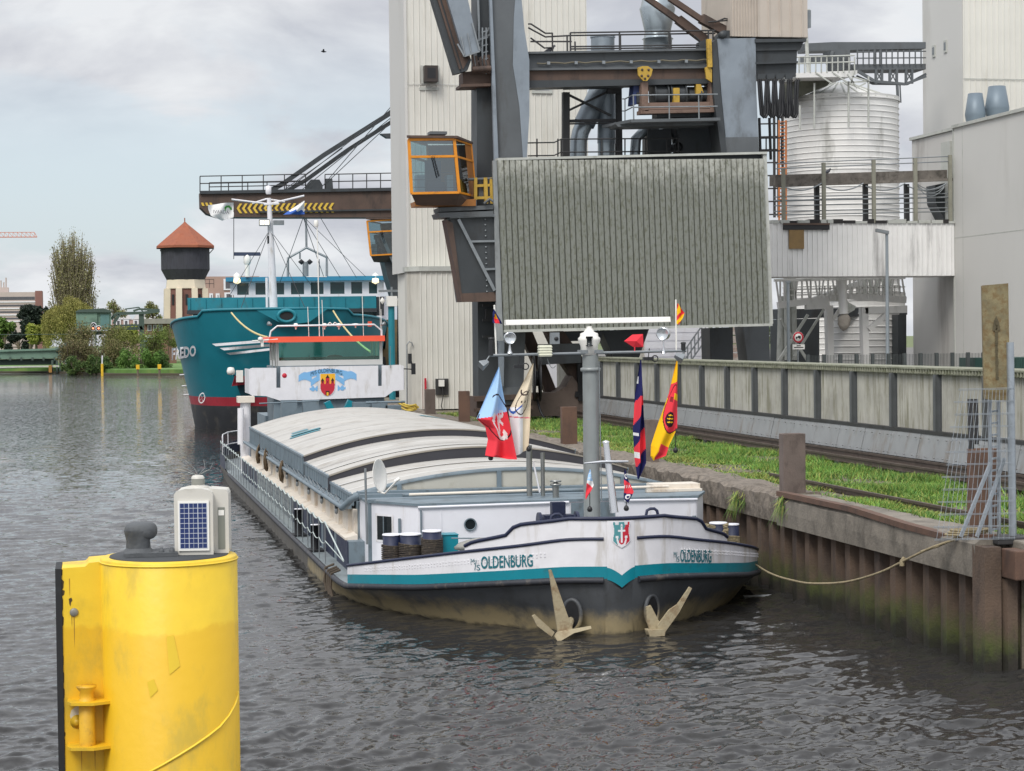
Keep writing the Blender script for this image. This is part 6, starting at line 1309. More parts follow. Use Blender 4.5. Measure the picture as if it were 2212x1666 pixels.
    m = MB(); PL(m, [(1172, 744), (1256, 742), (1256, 784), (1172, 788)], Yg-.2, .9); LN(m, [(1172, 765), (1256, 763)], Yg-.24, .1); m.build('drive_box', M_cr, t)
    m = MB(); a = A(1160, 818, Yg-.6); m.lathe([(0, -.14), (.9, -.14), (.92, -.10), (.3, -.04), (.3, .04), (.92, .1), (.9, .14), (0, .14)], a, (1, -.15, 0), n=36); m.build('cable_reel', M_black, t)
    m = MB(); m.tube([A(1160, 862, Yg-.6), A(1168, 890, Yg-.7), A(1180, 912, Yg-1.5), A(1196, 918, Yg-2.5)], .05, 6); m.build('power_cable', M_black, t)
    m = MB(); LN(m, [(1252, 784), (1254, 866)], Yg, .22); PL(m, [(1244, 846), (1262, 846), (1264, 858), (1242, 858)], Yg-.1, .5); m.build('buffer_post', M_black, t)
    m = MB(); PL(m, [(1300, 714), (1402, 711), (1378, 780), (1330, 782)], YL+1.5, 1.2); PL(m, [(1215, 716), (1300, 714), (1300, 735), (1215, 738)], YL+1.2, 1.2); m.build('rear_frame', M_crd, t)
    for pts in ([(1533, 709), (1583, 707), (1584, 790), (1535, 790)], [(1606, 705), (1661, 702), (1664, 790), (1616, 790)]):
        m = MB(); PL(m, pts, YL+1.4, 1.2); m.build('lower_leg', M_crd if pts[0][0] < 1600 else M_cr, t)
    m = MB(); PL(m, [(1290, 870), (1480, 862), (1480, 895), (1290, 896)], Yg+1.5, .6); m.build('rear_carriage', M_crb, t)
    # foot of the left legs
    m = MB(); PL(m, [(1030, 858), (1140, 852), (1140, 902), (1030, 902)], YL+.1, 1.6); LN(m, [(1024, 862), (1150, 856)], YL-.1, .2); LN(m, [(1024, 886), (1150, 880)], YL-.1, .12); m.build('leg_foot', M_crb, t)
    m = MB()
    for v in (660, 692, 728): LN(m, [(1042, v), (1074, v-1)], YL+.2, .1)
    PL(m, [(1050, 668), (1070, 668), (1070, 690), (1050, 690)], YL+.2, .3); m.build('cable_tray', M_dark, t)
crane()
def crane2():
    Y = 128.; t = thing('quay_crane', 'second dark crane far behind the white tower with a chevron-striped boom over the water', 'crane', A(900, 860, Y))
    m = MB(); PL(m, [(432, 416), (900, 408), (900, 470), (560, 470), (470, 469), (447, 462), (433, 448)], Y, 1.5); bm = m.build('boom', M_crb, t)
    m = MB(); LN(m, [(432, 416), (900, 408)], Y-.1, .15, 0, .2); LN(m, [(560, 458), (900, 452)], Y-.1, .1); m.build('boom_flange', M_crd, bm)
    m = MB()
    for k in range(19):
        u = 499+k*11.7; dy = -.012*(u-499)*.6
        if 500 <= u < 720: m.add([A(a, b+dy, Y-.06) for a, b in ((u+7, 440), (u+12.5, 440), (u+5.8, 450.5), (u+.3, 450.5))], [(0, 1, 2, 3)]); m.add([A(a, b+dy, Y-.06) for a, b in ((u+.3, 450.5), (u+5.8, 450.5), (u+12.5, 461), (u+7, 461))], [(0, 1, 2, 3)])
    for k in range(3): u = 434+k*9; m.add([A(a, b, Y-.06) for a, b in ((u, 438), (u+5, 438), (u+8, 445), (u+3, 445))], [(0, 1, 2, 3)])
    m.build('chevron_stripe', mat('warning yellow', '#d9b544', .6, var=.08), bm)
    m = MB()
    for u0, u1, vt, vb in ((432, 660, 381, 416), (452, 660, 395, 415), (702, 852, 377, 412)):
        n = 5; 
        for k in range(n+1): u = u0+(u1-u0)*k/n; m.tube([A(u, vt-(u-u0)*.02, Y+.3), A(u, vb-(u-u0)*.02, Y+.3)], .035, 5)
        for f in (0, .45): m.tube([A(u0, vt+(vb-vt)*f, Y+.3), A(u1, vt+(vb-vt)*f-(u1-u0)*.02, Y+.3)], .035, 5)
    m.build('railing', M_dark, bm)
    m = MB(); LN(m, [(556, 427), (610, 398), (700, 335), (870, 228)], Y+.5, .3); LN(m, [(610, 418), (660, 390), (750, 325), (870, 248)], Y+1.5, .26); PL(m, [(662, 400), (672, 388), (690, 388), (697, 400), (697, 413), (662, 413)], Y+.2, .8); PL(m, [(704, 386), (718, 386), (720, 412), (704, 412)], Y, .8)
    for a, b in (((610, 418), (860, 225)), ((640, 420), (850, 250)), ((700, 400), (850, 260)), ((690, 410), (852, 222)), ((600, 420), (740, 320))): m.tube([A(*a, Y), A(*b, Y)], .025, 4)
    m.build('boom_stay', M_crd, t)
    m = MB(); LN(m, [(846, 262), (858, 250), (870, 262)], Y, .3); PL(m, [(822, 289), (850, 288), (852, 298), (836, 298)], Y, .6); m.build('stay_head', M_crd, t)
    fm = cab(t, [(793, 478), (851, 475), (856, 549), (801, 552)], Y-3.5, 2.4, 20)
    m = MB(); PL(m, [(818, 512), (862, 505), (870, 640), (850, 640), (838, 600)], Y-3, 2); LN(m, [(808, 512), (862, 508)], Y-3.2, .25); m.build('cab_bracket', M_crd, t)
    m = MB(); LN(m, [(826, 514), (864, 598)], Y-3.3, .2); LN(m, [(848, 562), (864, 561)], Y-3.3, .15); m.build('bracket_brace', M_galv, t)
    m = MB(); PL(m, [(868, 200), (900, 200), (900, 860), (868, 860)], Y+.1, 2); m.build('leg', M_crd, t)
crane2()
# ============================================================ white tower
M_clad = mat('off white cladding', '#d5d3cb', .6, var=.04, sc=.6, dirt='#b3aea0', damt=.25, dsc=.7, streak=.85)
M_cladd = mat('darker streaked off white cladding', '#c0bdb4', .65, var=.06, sc=.6, dirt='#8f8a80', damt=.5, dsc=1.2, streak=.9)  # darker base than the plain cladding, with stronger vertical streaks
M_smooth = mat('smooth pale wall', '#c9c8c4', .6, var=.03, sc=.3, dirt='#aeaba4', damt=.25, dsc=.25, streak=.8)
RIB = [(0, 0), (.10, 1), (.16, 1), (.26, 0)]
def tower():
    Y = 92.; a, b = A(877, 400, Y), A(1271, 400, Y); zt, zb = 27., A(900, 588, Y).z; D = 3.6
    t = thing('white_tower', 'tall off-white corrugated tower on the quay behind the crane leg', 'building', V(((a.x+b.x)/2, Y+4, ZQ-.1)))
    m = MB(); m.corr((a.x+.12, Y, zb), (b.x, Y, zb), zt-zb, .275, .045, (0, -1, 0), prof=RIB); m.bb(b.x-.02, Y+.02, zb, b.x, Y+D, zt); m.bb(a.x+.1, Y+.05, ZQ, b.x-.02, Y+D, zt); m.build('wall', M_clad, t)
    m = MB(); m.prism([V((a.x, Y-.04, zb)), V((a.x+.12, Y-.05, zb)), V((a.x+.12, Y+.04, zb)), V((a.x, Y+.04, zb))], (0, 0, zt-zb)); m.prism([V((a.x, Y+.0, zb)), V((a.x+.06, Y+.04, zb)), V((a.x-.1, Y+D, zb)), V((a.x-.16, Y+D, zb))], (0, 0, zt-zb)); m.build('corner_trim', M_smooth, t)
    z = A(900, 183, Y).z; m = MB(); m.bb(a.x+.13, Y-.055, z, b.x, Y-.046, z+.03); m.build('sheet_joint', M_smooth, t)
    # lower projecting block
    Yl = Y-1.2; x0, x1, x2 = A(884, 700, Yl).x, A(908, 700, Yl).x, A(1032, 700, Yl).x
    m = MB(); m.corr((x1, Yl, ZQ), (x2+1.2, Yl, ZQ), zb-ZQ, .25, .045, (0, -1, 0), prof=RIB); m.build('lower_wall', M_clad, t)
    m = MB(); m.prism([V((x0, Yl+1.15, ZQ)), V((x0, Yl+.55, ZQ)), V((x1, Yl+.01, ZQ)), V((x2+1.2, Yl+.03, ZQ)), V((x2+1.2, Yl+1.15, ZQ))], (0, 0, zb-ZQ)); m.build('chamfer_wall', M_cladd, t)
    m = MB(); m.prism([V((x0-.1, Yl+1.15, zb)), V((x0-.1, Yl+.5, zb)), V((x1-.03, Yl-.12, zb)), V((x2+1.2, Yl-.12, zb)), V((x2+1.2, Yl+1.15, zb))], (0, 0, .22)); m.build('ledge', M_trim, t)
    c, d = A(914, 179, Y), A(942, 145, Y); m = MB(); m.bb(c.x-.12, Y-.08, c.z-.05, d.x+.12, Y-.046, d.z+.05, 1); m.bb(c.x, Y-.55, c.z, d.x, Y-.08, d.z, 0); m.bb(c.x+.12, Y-.56, c.z+.15, d.x-.12, Y-.551, d.z-.12, 2); m.bb(c.x-.2, Y-.06, c.z-.35, d.x+.12, Y-.047, c.z-.22, 1); m.build('floodlight_box', [mat('dark brown box', '#3a3330', .6), M_trim, M_black], t)
    c, d = A(1148, 202, Y), A(1192, 174, Y); m = MB(); m.bb(c.x, Y-.09, c.z, d.x, Y-.047, d.z); f = m.build('window', M_trim, t); m = MB(); m.bb(c.x+.15, Y-.1, c.z+.14, d.x-.15, Y-.092, d.z+.2); m.build('pane', mat('grey pane', '#a3a9ad', .25), f)
    c = A(953, 830, Yl); m = MB(); m.bb(c.x-.28, Yl-.12, c.z-.5, c.x+.32, Yl-.05, c.z+.25, 1); m.bb(c.x-.15, Yl-.3, c.z-.1, c.x+.1, Yl-.12, c.z+.2, 0); m.tube([c+V((0, -.2, 0)), c+V((.05, -.25, -.5)), c+V((-.05, -.25, -1.)), c+V((.1, -.2, -1.5))], .025, 5, 1); m.build('socket_box', [M_wplas, M_dark], t)
    c = A(918, 845, Yl); m = MB(); m.bb(c.x-.04, Yl-.2, ZQ, c.x+.04, Yl-.1, c.z+.6); m.build('red_pipe', M_ered, t)
    m = MB(); a_ = A(880, 800, Y-1); m.tube([V((A(879, 860, Y-1).x, Y-1, ZQ)), A(879, 745, Y-1), A(884, 738, Y-1), A(890, 741, Y-1), A(891, 748, Y-1)], .03, 6); m.build('vent_hook', M_galv, t)
tower()
M_silo = mat('silo sheet', '#dfdedb', .5, .1, var=.05, sc=.5, dirt='#6d6e62', damt=.22, dsc=.9, streak=.75)
def silo(uc, uw, vtop, vapex, Y, zb, name, label, ribs=.3, roof=True):
    c = A(uc, 400, Y); sc = proj(c)[2]/FL; r = uw/2*sc; cz = A(uc, vtop, Y-r).z; yc = Y; t = thing(name, label, 'silo', V((c.x, yc, zb)))
    prof = []; z = 0
    while z < cz-zb: prof += [(r, z), (r, z+ribs*.8), (r+.04, z+ribs*.86), (r+.04, z+ribs*.92)]; z += ribs
    prof.append((r, cz-zb)); m = MB(); m.lathe(prof, (c.x, yc, zb), n=48, smooth=False); m.build('shell', M_silo, t)
    if roof:
        az = A(uc-15, vapex, Y).z; m = MB(); m.lathe([(r+.08, cz-zb-.05), (r+.08, cz-zb+.02), (.5, az-zb), (0, az-zb)], (c.x, yc, zb), n=48, smooth=False); o = m.build('roof', M_silo, t); m = MB()
        for k in range(24): a = 2*pi*k/24; m.bar(V((c.x+(r+.05)*cos(a), yc+(r+.05)*sin(a), cz+.03)), V((c.x+.5*cos(a), yc+.5*sin(a), az+.02)), .07, .07)
        m.build('roof_rib', M_trim, o)
    return t, c, r, cz
def silos():
    t, c, r, cz = silo(1815, 250, 207, 181, 100, ZQ-.2, 'grain_silo', 'big round grey-white silo with ring ribs and a conical roof behind the conveyor')
    m = MB()
    for u, v0, v1 in ((1728, 228, 280), (1759, 180, 278), (1833, 176, 275), (1876, 176, 275)): m.tube([A(u, v0, 96.4), A(u, v1, 96.4)], .05, 6)
    m.build('roof_post', M_trim, t)
    m = MB()
    for u in (1683, 1698): m.tube([A(u, 260, 97.5), A(u, 490, 97.5)], .05, 6)
    for k in range(30): m.tube([A(1683, 264+k*7.6, 97.5), A(1698, 263+k*7.6, 97.5)], .025, 4)
    m.build('orange_ladder', mat('orange ladder', '#b9713f', .6, var=.2, sc=2), t)
    m = MB(); r_ = random.Random(2)
    for u in (1672, 1681, 1690): m.tube([A(u, 215, 98), A(u+1, 470, 98)], .07, 6)
    for k in range(9): m.tube([A(1642, 240+k*28, 98), A(1692, 239+k*28, 98)], .04, 5)
    m.build('side_stair', M_dark, t)
    silo(1872, 160, 640, 0, 92.5, ZQ-.2, 'grain_silo', 'lower white ring-ribbed silo under the conveyor gallery', .32, False)
    # top platform with conveyor head
    Y = 97; t = thing('silo_platform', 'rusty white platform with machinery above the conical silo roof', 'platform', A(1785, 175, Y)); m = MB(); PL(m, [(1715, 158), (1852, 152), (1852, 160), (1838, 166), (1720, 168)], Y-1, 2.5); m.build('deck', M_silo, t)
    m = MB(); rl = lambda pts, r=.04: m.tube([A(u, v, Y-1) for u, v in pts], r, 5)
    for v in (124, 138): rl([(1712, v), (1846, v-4)])
    for u in range(1714, 1850, 12): rl([(u, 124), (u, 157)])
    m.build('railing', M_trim, t)
    m = MB(); PL(m, [(1795, 108), (1836, 106), (1838, 150), (1808, 152)], Y, 1.2); PL(m, [(1818, 118), (1830, 118), (1832, 150), (1820, 150)], Y-.8, .6); m.tube([A(1800, 112, Y-.6), A(1795, 126, Y-.6), A(1803, 142, Y-.6)], .12, 8); PL(m, [(1740, 120), (1795, 118), (1795, 132), (1740, 134)], Y+.5, .8); m.build('conveyor_head', M_cr, t)
    m = MB(); m.tube([A(1741, 66, Y), A(1746, 160, Y)], .1, 8); PL(m, [(1738, 20), (1750, 20), (1750, 60), (1738, 62)], Y, .6); m.build('pole', M_trim, t)
    m = MB()
    for a, b in (((1762, 158), (1796, 180)), ((1800, 158), (1830, 178)), ((1845, 158), (1838, 180)), ((1840, 165), (1876, 176)), ((1835, 178), (1876, 176)), ((1876, 165), (1876, 180)), ((1850, 190), (1870, 180)), ((1830, 160), (1850, 188))): m.bar(A(*a, Y-1), A(*b, Y-1), .07)
    m.build('brace', M_trim, t)
    m = MB(); PL(m, [(1716, 168), (1760, 166), (1800, 172), (1786, 186), (1716, 214)], Y+.5, 1.5); m.build('chute', mat('dirty chute', '#5a5a4e', .8, var=.2, dirt='#33332c', damt=.5), t)
    # bridge conveyor to the right building
    t = thing('conveyor_bridge', 'grey enclosed conveyor bridge with a truss below joining the silo top to the tall block', 'conveyor', A(1870, 140, Y+2)); Yb = 100
    m = MB(); PL(m, [(1738, 94), (1800, 91), (2000, 91), (2000, 105), (1740, 110)], Yb, 1.2); PL(m, [(1840, 139), (2000, 138), (2000, 150), (1846, 151)], Yb, 1.5); m.build('conveyor_housing', M_cr, t)
    m = MB()
    for v in (112, 126): m.tube([A(1850, v, Yb-.1), A(2000, v-1, Yb-.1)], .035, 5)
    for k in range(12): u = 1852+k*12.5; m.tube([A(u, 108, Yb-.1), A(u, 140, Yb-.1)], .04 if k not in (3, 4) else .09, 5)
    m.build('railing', M_cr, t)
    m = MB(); LN(m, [(1848, 151), (1890, 176), (1955, 182), (2000, 165)], Yb, .14); LN(m, [(1850, 165), (1886, 181), (1960, 182), (2000, 160)], Yb+1, .12)
    for u in (1892, 1905, 1922, 1937, 1957, 1970): LN(m, [(u, 150), (u, 181)], Yb, .12)
    for u in (1892, 1922, 1957): LN(m, [(u, 152), (u+14, 178)], Yb, .05); LN(m, [(u+14, 152), (u, 178)], Yb, .05)
    LN(m, [(1938, 182), (1940, 222)], Yb, .12); LN(m, [(1944, 182), (1946, 222)], Yb, .06); m.build('truss', M_cr, t)
silos()
def gallery():
    Y = 84.; t = thing('conveyor_gallery', 'white grime-streaked corrugated conveyor gallery running to the pale hall', 'gallery', A(1865, 600, Y))
    a, b = A(1668, 598, Y), A(2062, 590, Y); z1 = A(1860, 482, Y).z
    mg = mat('streaked white gallery sheet', '#e6e5e3', .6, var=.05, sc=1, dirt='#3f3c3c', damt=.24, dsc=1.1, streak=.93)
    m = MB(); m.corr((a.x, Y, a.z), (b.x, Y, a.z), z1-a.z, .235, .05, (0, -1, 0), prof=RIB); m.bb(a.x, Y+.01, a.z, b.x, Y+2.6, z1); m.build('gallery_wall', mg, t)
    m = MB(); r = random.Random(3); x = a.x
    while x < b.x: w_ = r.uniform(.25, .6); m.bb(x, Y-.07, z1-.02, min(b.x, x+w_), Y+.5, z1+.12+r.uniform(-.05, .06), r.choice((0, 0, 0, 1))); x += w_+r.choice((0, 0, .06))
    m.build('gutter', [M_trim, mat('soot black', '#2c2a2a', .8)], t)
    c, d = A(1690, 497, Y), A(1790, 484, Y); m = MB(); m.bb(c.x, Y-.12, c.z, d.x, Y-.055, d.z, 0); m.bb(c.x, Y-.16, d.z-.05, d.x, Y-.125, d.z+.03, 1); m.build('torn_gap', [M_black, M_crb], t)
    c, d = A(1703, 538, Y), A(1735, 496, Y); m = MB(); m.bb(c.x, Y-.11, c.z, d.x, Y-.06, d.z); m.build('plywood_patch', mat('plywood', '#8a714c', .8, var=.15, sc=3), t)
    # railing and timber beam above
    mw = mat('weathered timber', '#77716a', .9, var=.3, sc=3, dirt='#3d3a34', damt=.5, dsc=4)
    c, d = A(1675, 400, Y), A(2045, 366, Y); m = MB(); m.prism([A(1675, 378, Y+.4), A(2046, 367, Y+.4), A(2046, 386, Y+.4), A(1675, 400, Y+.4)], (0, .8, 0)); m.bar(A(1672, 402, Y+.2), A(2058, 388, Y+.2), .18, .12); tb = m.build('timber_beam', mw, t)
    m = MB()
    for u, v0 in ((1692, 365), (1779, 352), (1887, 345), (1977, 342), (2052, 335)): m.bar(A(u, v0, Y), A(u+1, 482, Y), .16, .12)
    m.each('upright', mat('mossy upright', '#8a897c', .8, var=.2), t)
    m = MB()
    for u in (1764, 1869, 1958): m.bar(A(u, 398, Y+.8), A(u+1, 482, Y+.8), .2, .2)
    m.each('dark_post', M_dark, t)
    m = MB()
    for v in (351, 362): m.tube([A(1675, v+3, Y), A(2052, v-13, Y)], .025, 5)
    for v in (424, 432, 443, 455, 463): m.tube([A(1672, v+2, Y+.1), A(2056, v-6, Y+.1)], .025 if v != 432 else .04, 5)
    for k in range(4): m.tube(sag(A(1690+k*90, 402, Y), A(1775+k*90, 396, Y), .25), .03, 5)
    for k in range(3): m.tube(sag(A(1980, 396+k*2, Y), A(2040, 400+k*2, Y), .25+.1*k), .02, 5)
    m.build('rail_wire', M_galv, t)
    m = MB(); PL(m, [(2020, 400), (2058, 392), (2058, 470), (2040, 474), (2022, 440)], Y+1.5, 1); m.build('dark_opening', M_crd, t)
    # yard fixtures under the gallery
    t = thing('pipe_walkway', 'tangle of pale steel walkway trusses and pipes beneath the gallery', 'walkway', A(1800, 780, 87)); Yw = 87
    m = MB(); LN(m, [(1672, 606), (1955, 600)], Yw, .12); LN(m, [(1680, 660), (1830, 640), (1956, 648)], Yw, .25, 0, .3)
    r = random.Random(12)
    for k in range(30): u = 1676+k*9.4; LN(m, [(u, 603), (u+r.choice((-7, 0, 0, 7)), 655-8*min(1, (u-1676)/150))], Yw, .07)
    for k in range(16): u = 1770+k*11.6; LN(m, [(u, 618), (u, 648)], Yw-.5, .05)
    for v in (620, 632): LN(m, [(1700, v+6), (1955, v)], Yw-.5, .05)
    LN(m, [(1750, 650), (1860, 610)], Yw+.5, .25); m.build('walkway_truss', M_silo, t)
    m = MB()
    for k in range(6): u = 1850+k*14; m.tube([A(u, 598, Yw+1.2), A(u+4, 612, Yw+1.2), A(u+4, 640, Yw+1.2)], .12, 8)
    for u in (1700, 1713): m.tube([A(u, 600, Yw+.6), A(u+2, 778, Yw+.6)], .16, 8)
    m.tube([A(1690, 640, Yw+1), A(1686, 780, Yw+1)], .2, 8); m.each('pipe', M_trim, t, 3)
    m = MB(); PL(m, [(1786, 660), (1800, 660), (1802, 790), (1790, 790)], Yw, .4); PL(m, [(1862, 665), (1876, 665), (1878, 790), (1866, 790)], Yw-.8, .4); PL(m, [(1862, 664), (1960, 660), (1960, 676), (1862, 678)], Yw-.8, .4); LN(m, [(1800, 690), (1820, 660)], Yw, .15); LN(m, [(1876, 712), (1916, 678)], Yw-.8, .22); LN(m, [(1740, 662), (1790, 660)], Yw, .3); m.build('portal_frame', M_silo, t)
    m = MB(); LN(m, [(1686, 690), (1745, 780)], Yw-.2, .12); LN(m, [(1745, 680), (1682, 780)], Yw-.2, .12); LN(m, [(1780, 668), (1716, 770)], Yw-.2, .1); m.build('cross_brace', M_trim, t)
    m = MB(); PL(m, [(1680, 668), (1960, 664), (1960, 680), (1680, 690)], Yw+4, 1); PL(m, [(1694, 690), (1770, 688), (1770, 800), (1694, 800)], Yw+3, 2); PL(m, [(1940, 680), (1958, 680), (1958, 790), (1940, 790)], Yw+3, 2); m.build('dark_machinery', M_crd, t)  # plain dark blocks behind the walkway
    hose = thing('loading_hose', 'pale canvas loading spout hanging with a wrapped bag end beneath the gallery', 'hose', A(1828, 706, 86)); Yh = 85.6
    m = MB(); m.tube([A(1819, 606, Yh), A(1820, 640, Yh), A(1823, 678, Yh)], [.22, .2, .22], 12); m.build('spout', M_silo, hose)
    m = MB(); c = A(1824, 692, Yh); m.lathe([(.2, .4), (.12, .3), (.26, .16), (.31, .02), (.27, -.1), (.29, -.2), (.16, -.4), (0, -.5)], c, (.12, 0, 1), n=9); m.build('bag', mat('canvas bag', '#9c958c', .85, var=.2, sc=4, bump=.5), hose)
    m = MB(); m.prism([A(1828, 650, Yh), A(1838, 656, Yh), A(1849, 662, Yh), A(1846, 670, Yh), A(1828, 680, Yh)], (0, .15, 0)); m.build('flap', M_trim, hose)
    # no-lorry sign
    Ys = 80.; t = thing('no_lorry_sign', 'round red-rimmed no-lorries sign on a pole beneath the gallery', 'road sign', A(1725, 790, Ys)); m = MB(); c = A(1724, 729, Ys); m.lathe([(0, 0), (.24, 0), (.24, .02), (0, .02)], c, (0, -1, 0), n=28, mi=0); m.lathe([(.165, .024), (.235, .024), (.235, .0)], c, (0, -1, 0), n=28, mi=1); e = V((0, -.027, 0)); q = lambda x0, x1, z0, z1: m.add([c+e+V((x0, 0, z0)), c+e+V((x1, 0, z0)), c+e+V((x1, 0, z1)), c+e+V((x0, 0, z1))], [(0, 1, 2, 3)], 2)
    q(-.02, .11, -.03, .07); q(-.11, -.03, -.03, .03)
    for x in (-.08, .07): m.lathe([(0, .029), (.03, .029)], c+V((x, 0, -.04)), (0, -1, 0), n=10, mi=2)
    m.build('sign_face', [M_wplas, M_ered, M_black], t); m = MB(); a, b = A(1712, 755, Ys), A(1738, 744, Ys); m.bb(a.x, Ys-.02, a.z, b.x, Ys+.0, b.z, 0); m.bb(a.x+.06, Ys-.023, a.z+.06, b.x-.06, Ys-.021, a.z+.1, 1); m.bb(a.x+.18, Ys-.023, a.z+.13, b.x-.18, Ys-.021, a.z+.17, 1); m.build('supplementary_plate', [M_wplas, M_black], t); m = MB(); m.tube([V((c.x, Ys+.04, ZQ)), V((c.x, Ys+.04, c.z+.2))], .04, 8); m.build('pole', M_galv, t)
    # street lamps
    for u, ub, vt, lab, arm in ((1917, 1923, 497, 'tall galvanised street lamp with a flat head in front of the white gallery', 1), (1703, 1708, 604, 'slim blue-grey lamp pole beside the no-lorries sign, ending under the gallery', 0)):
        Yl = 76. if arm else 79.; t = thing('street_lamp', lab, 'street lamp', V((A(u, 700, Yl).x, Yl, ZQ-.1))); b = t.location; z = A(u, vt+6, Yl).z; m = MB(); m.tube([V(b), V((b.x, b.y, z))], [.085, .06], 10); m.build('pole', mat('lamp pole grey', '#8c9499', .5, .2), t)
        m = MB()
        if arm: p = V((b.x+.06, b.y, z)); m.prism([p+V((0, -.1, -.06)), p+V((0, .1, -.06)), p+V((0, .1, .07)), p+V((0, -.1, .07))], (-.56, -.1, .09))
        else: m.bb(b.x-.09, b.y-.08, z-.03, b.x+.09, b.y+.08, z+.06)
        m.build('lamp_head', M_galv, t)
    # mesh fence behind the screen
    m = MB(); Yf = 71; a, b = A(1745, 768, Yf), A(2125, 763, Yf); z0, z1 = a.z-1.2, a.z
    for k in range(12): x = a.x+(b.x-a.x)*k/11; m.bb(x-.06, Yf-.06, z0, x+.06, Yf+.06, z1+.03)
    k = 0
    while a.x+k*.06 < b.x: x = a.x+k*.06; m.bb(x-.007, Yf-.007, z0, x+.007, Yf+.007, z1); k += 1
    tag(m.build('mesh_fence', mat('anthracite fence', '#4a4f4f', .6, .2)), 'low anthracite mesh fence seen just above the corrugated screen wall', 'fence')
    m = MB(); Yc = 70; a, b = A(2130, 800, Yc), A(2260, 772, Yc); m.corr((a.x, Yc, ZQ), (b.x+2, Yc, ZQ), b.z-ZQ, .28, .05, (0, -1, 0)); m.bb(a.x, Yc+.01, ZQ, b.x+2, Yc+2.4, b.z); tag(m.build('green_container', mat('dark green container', '#27453f', .6, var=.1)), 'dark green shipping container behind the screen wall and lichened board', 'container')
gallery()
def sheds():
    Y = 91.; a, b = A(1396, 800, Y), A(1530, 712, Y); t = thing('white_shed', 'low white shed with horizontal boards and an outside stair seen under the crane panel', 'building', V(((a.x+b.x)/2, Y, ZQ-.1))); m = MB(); z = ZQ
    while z < b.z+.6: m.bb(a.x, Y-.0, z, b.x, Y+3, z+.34); m.bb(a.x+.01, Y+.04, z+.34, b.x-.01, Y+3, z+.38); z += .38
    m.build('wall', M_wht2, t); m = MB(); p, q = A(1478, 800, Y-1), A(1524, 735, Y-1)
    for dz in (0, .45, .9): m.bar(p+V((0, 0, dz)), q+V((0, 0, dz)), .06, .06)
    for k in range(7): c = p.lerp(q, k/6); m.bar(c, c+V((0, 0, .9)), .05, .05)
    m.bar(A(1522, 800, Y-.8), A(1522, 725, Y-.8), .1); m.build('stair', M_galv, t); m = MB(); m.bb(a.x-.6, Y+.3, ZQ, a.x, Y+3, b.z+.6); m.build('side_wall', M_cladd, t)
    # boards further right between the crane legs
    Y = 90.; a, b = A(1575, 800, Y), A(1606, 700, Y); m = MB(); z = ZQ
    while z < b.z: m.bb(a.x, Y, z, b.x+.4, Y+.3, z+.35); z += .41
    tag(m.build('rust_stained_tank', mat('rust stained white', '#c9c4bc', .6, var=.08, dirt='#9a552f', damt=.5, dsc=.9)), 'rust-stained white tank wall seen between the two dark lower legs of the crane', 'tank')
    # small white box unit seen through the wheel arch
    Y = 86.; a, b = A(1205, 865, Y), A(1252, 770, Y); m = MB(); m.corr((a.x, Y, ZQ), (b.x+.8, Y, ZQ), b.z-ZQ, .3, .05, (0, -1, 0)); m.bb(a.x, Y+.02, ZQ, b.x+.8, Y+2.2, b.z); tag(m.build('white_cabin', M_wht2), 'small white cabin seen through the arch of the crane travelling gear', 'cabin')
sheds()
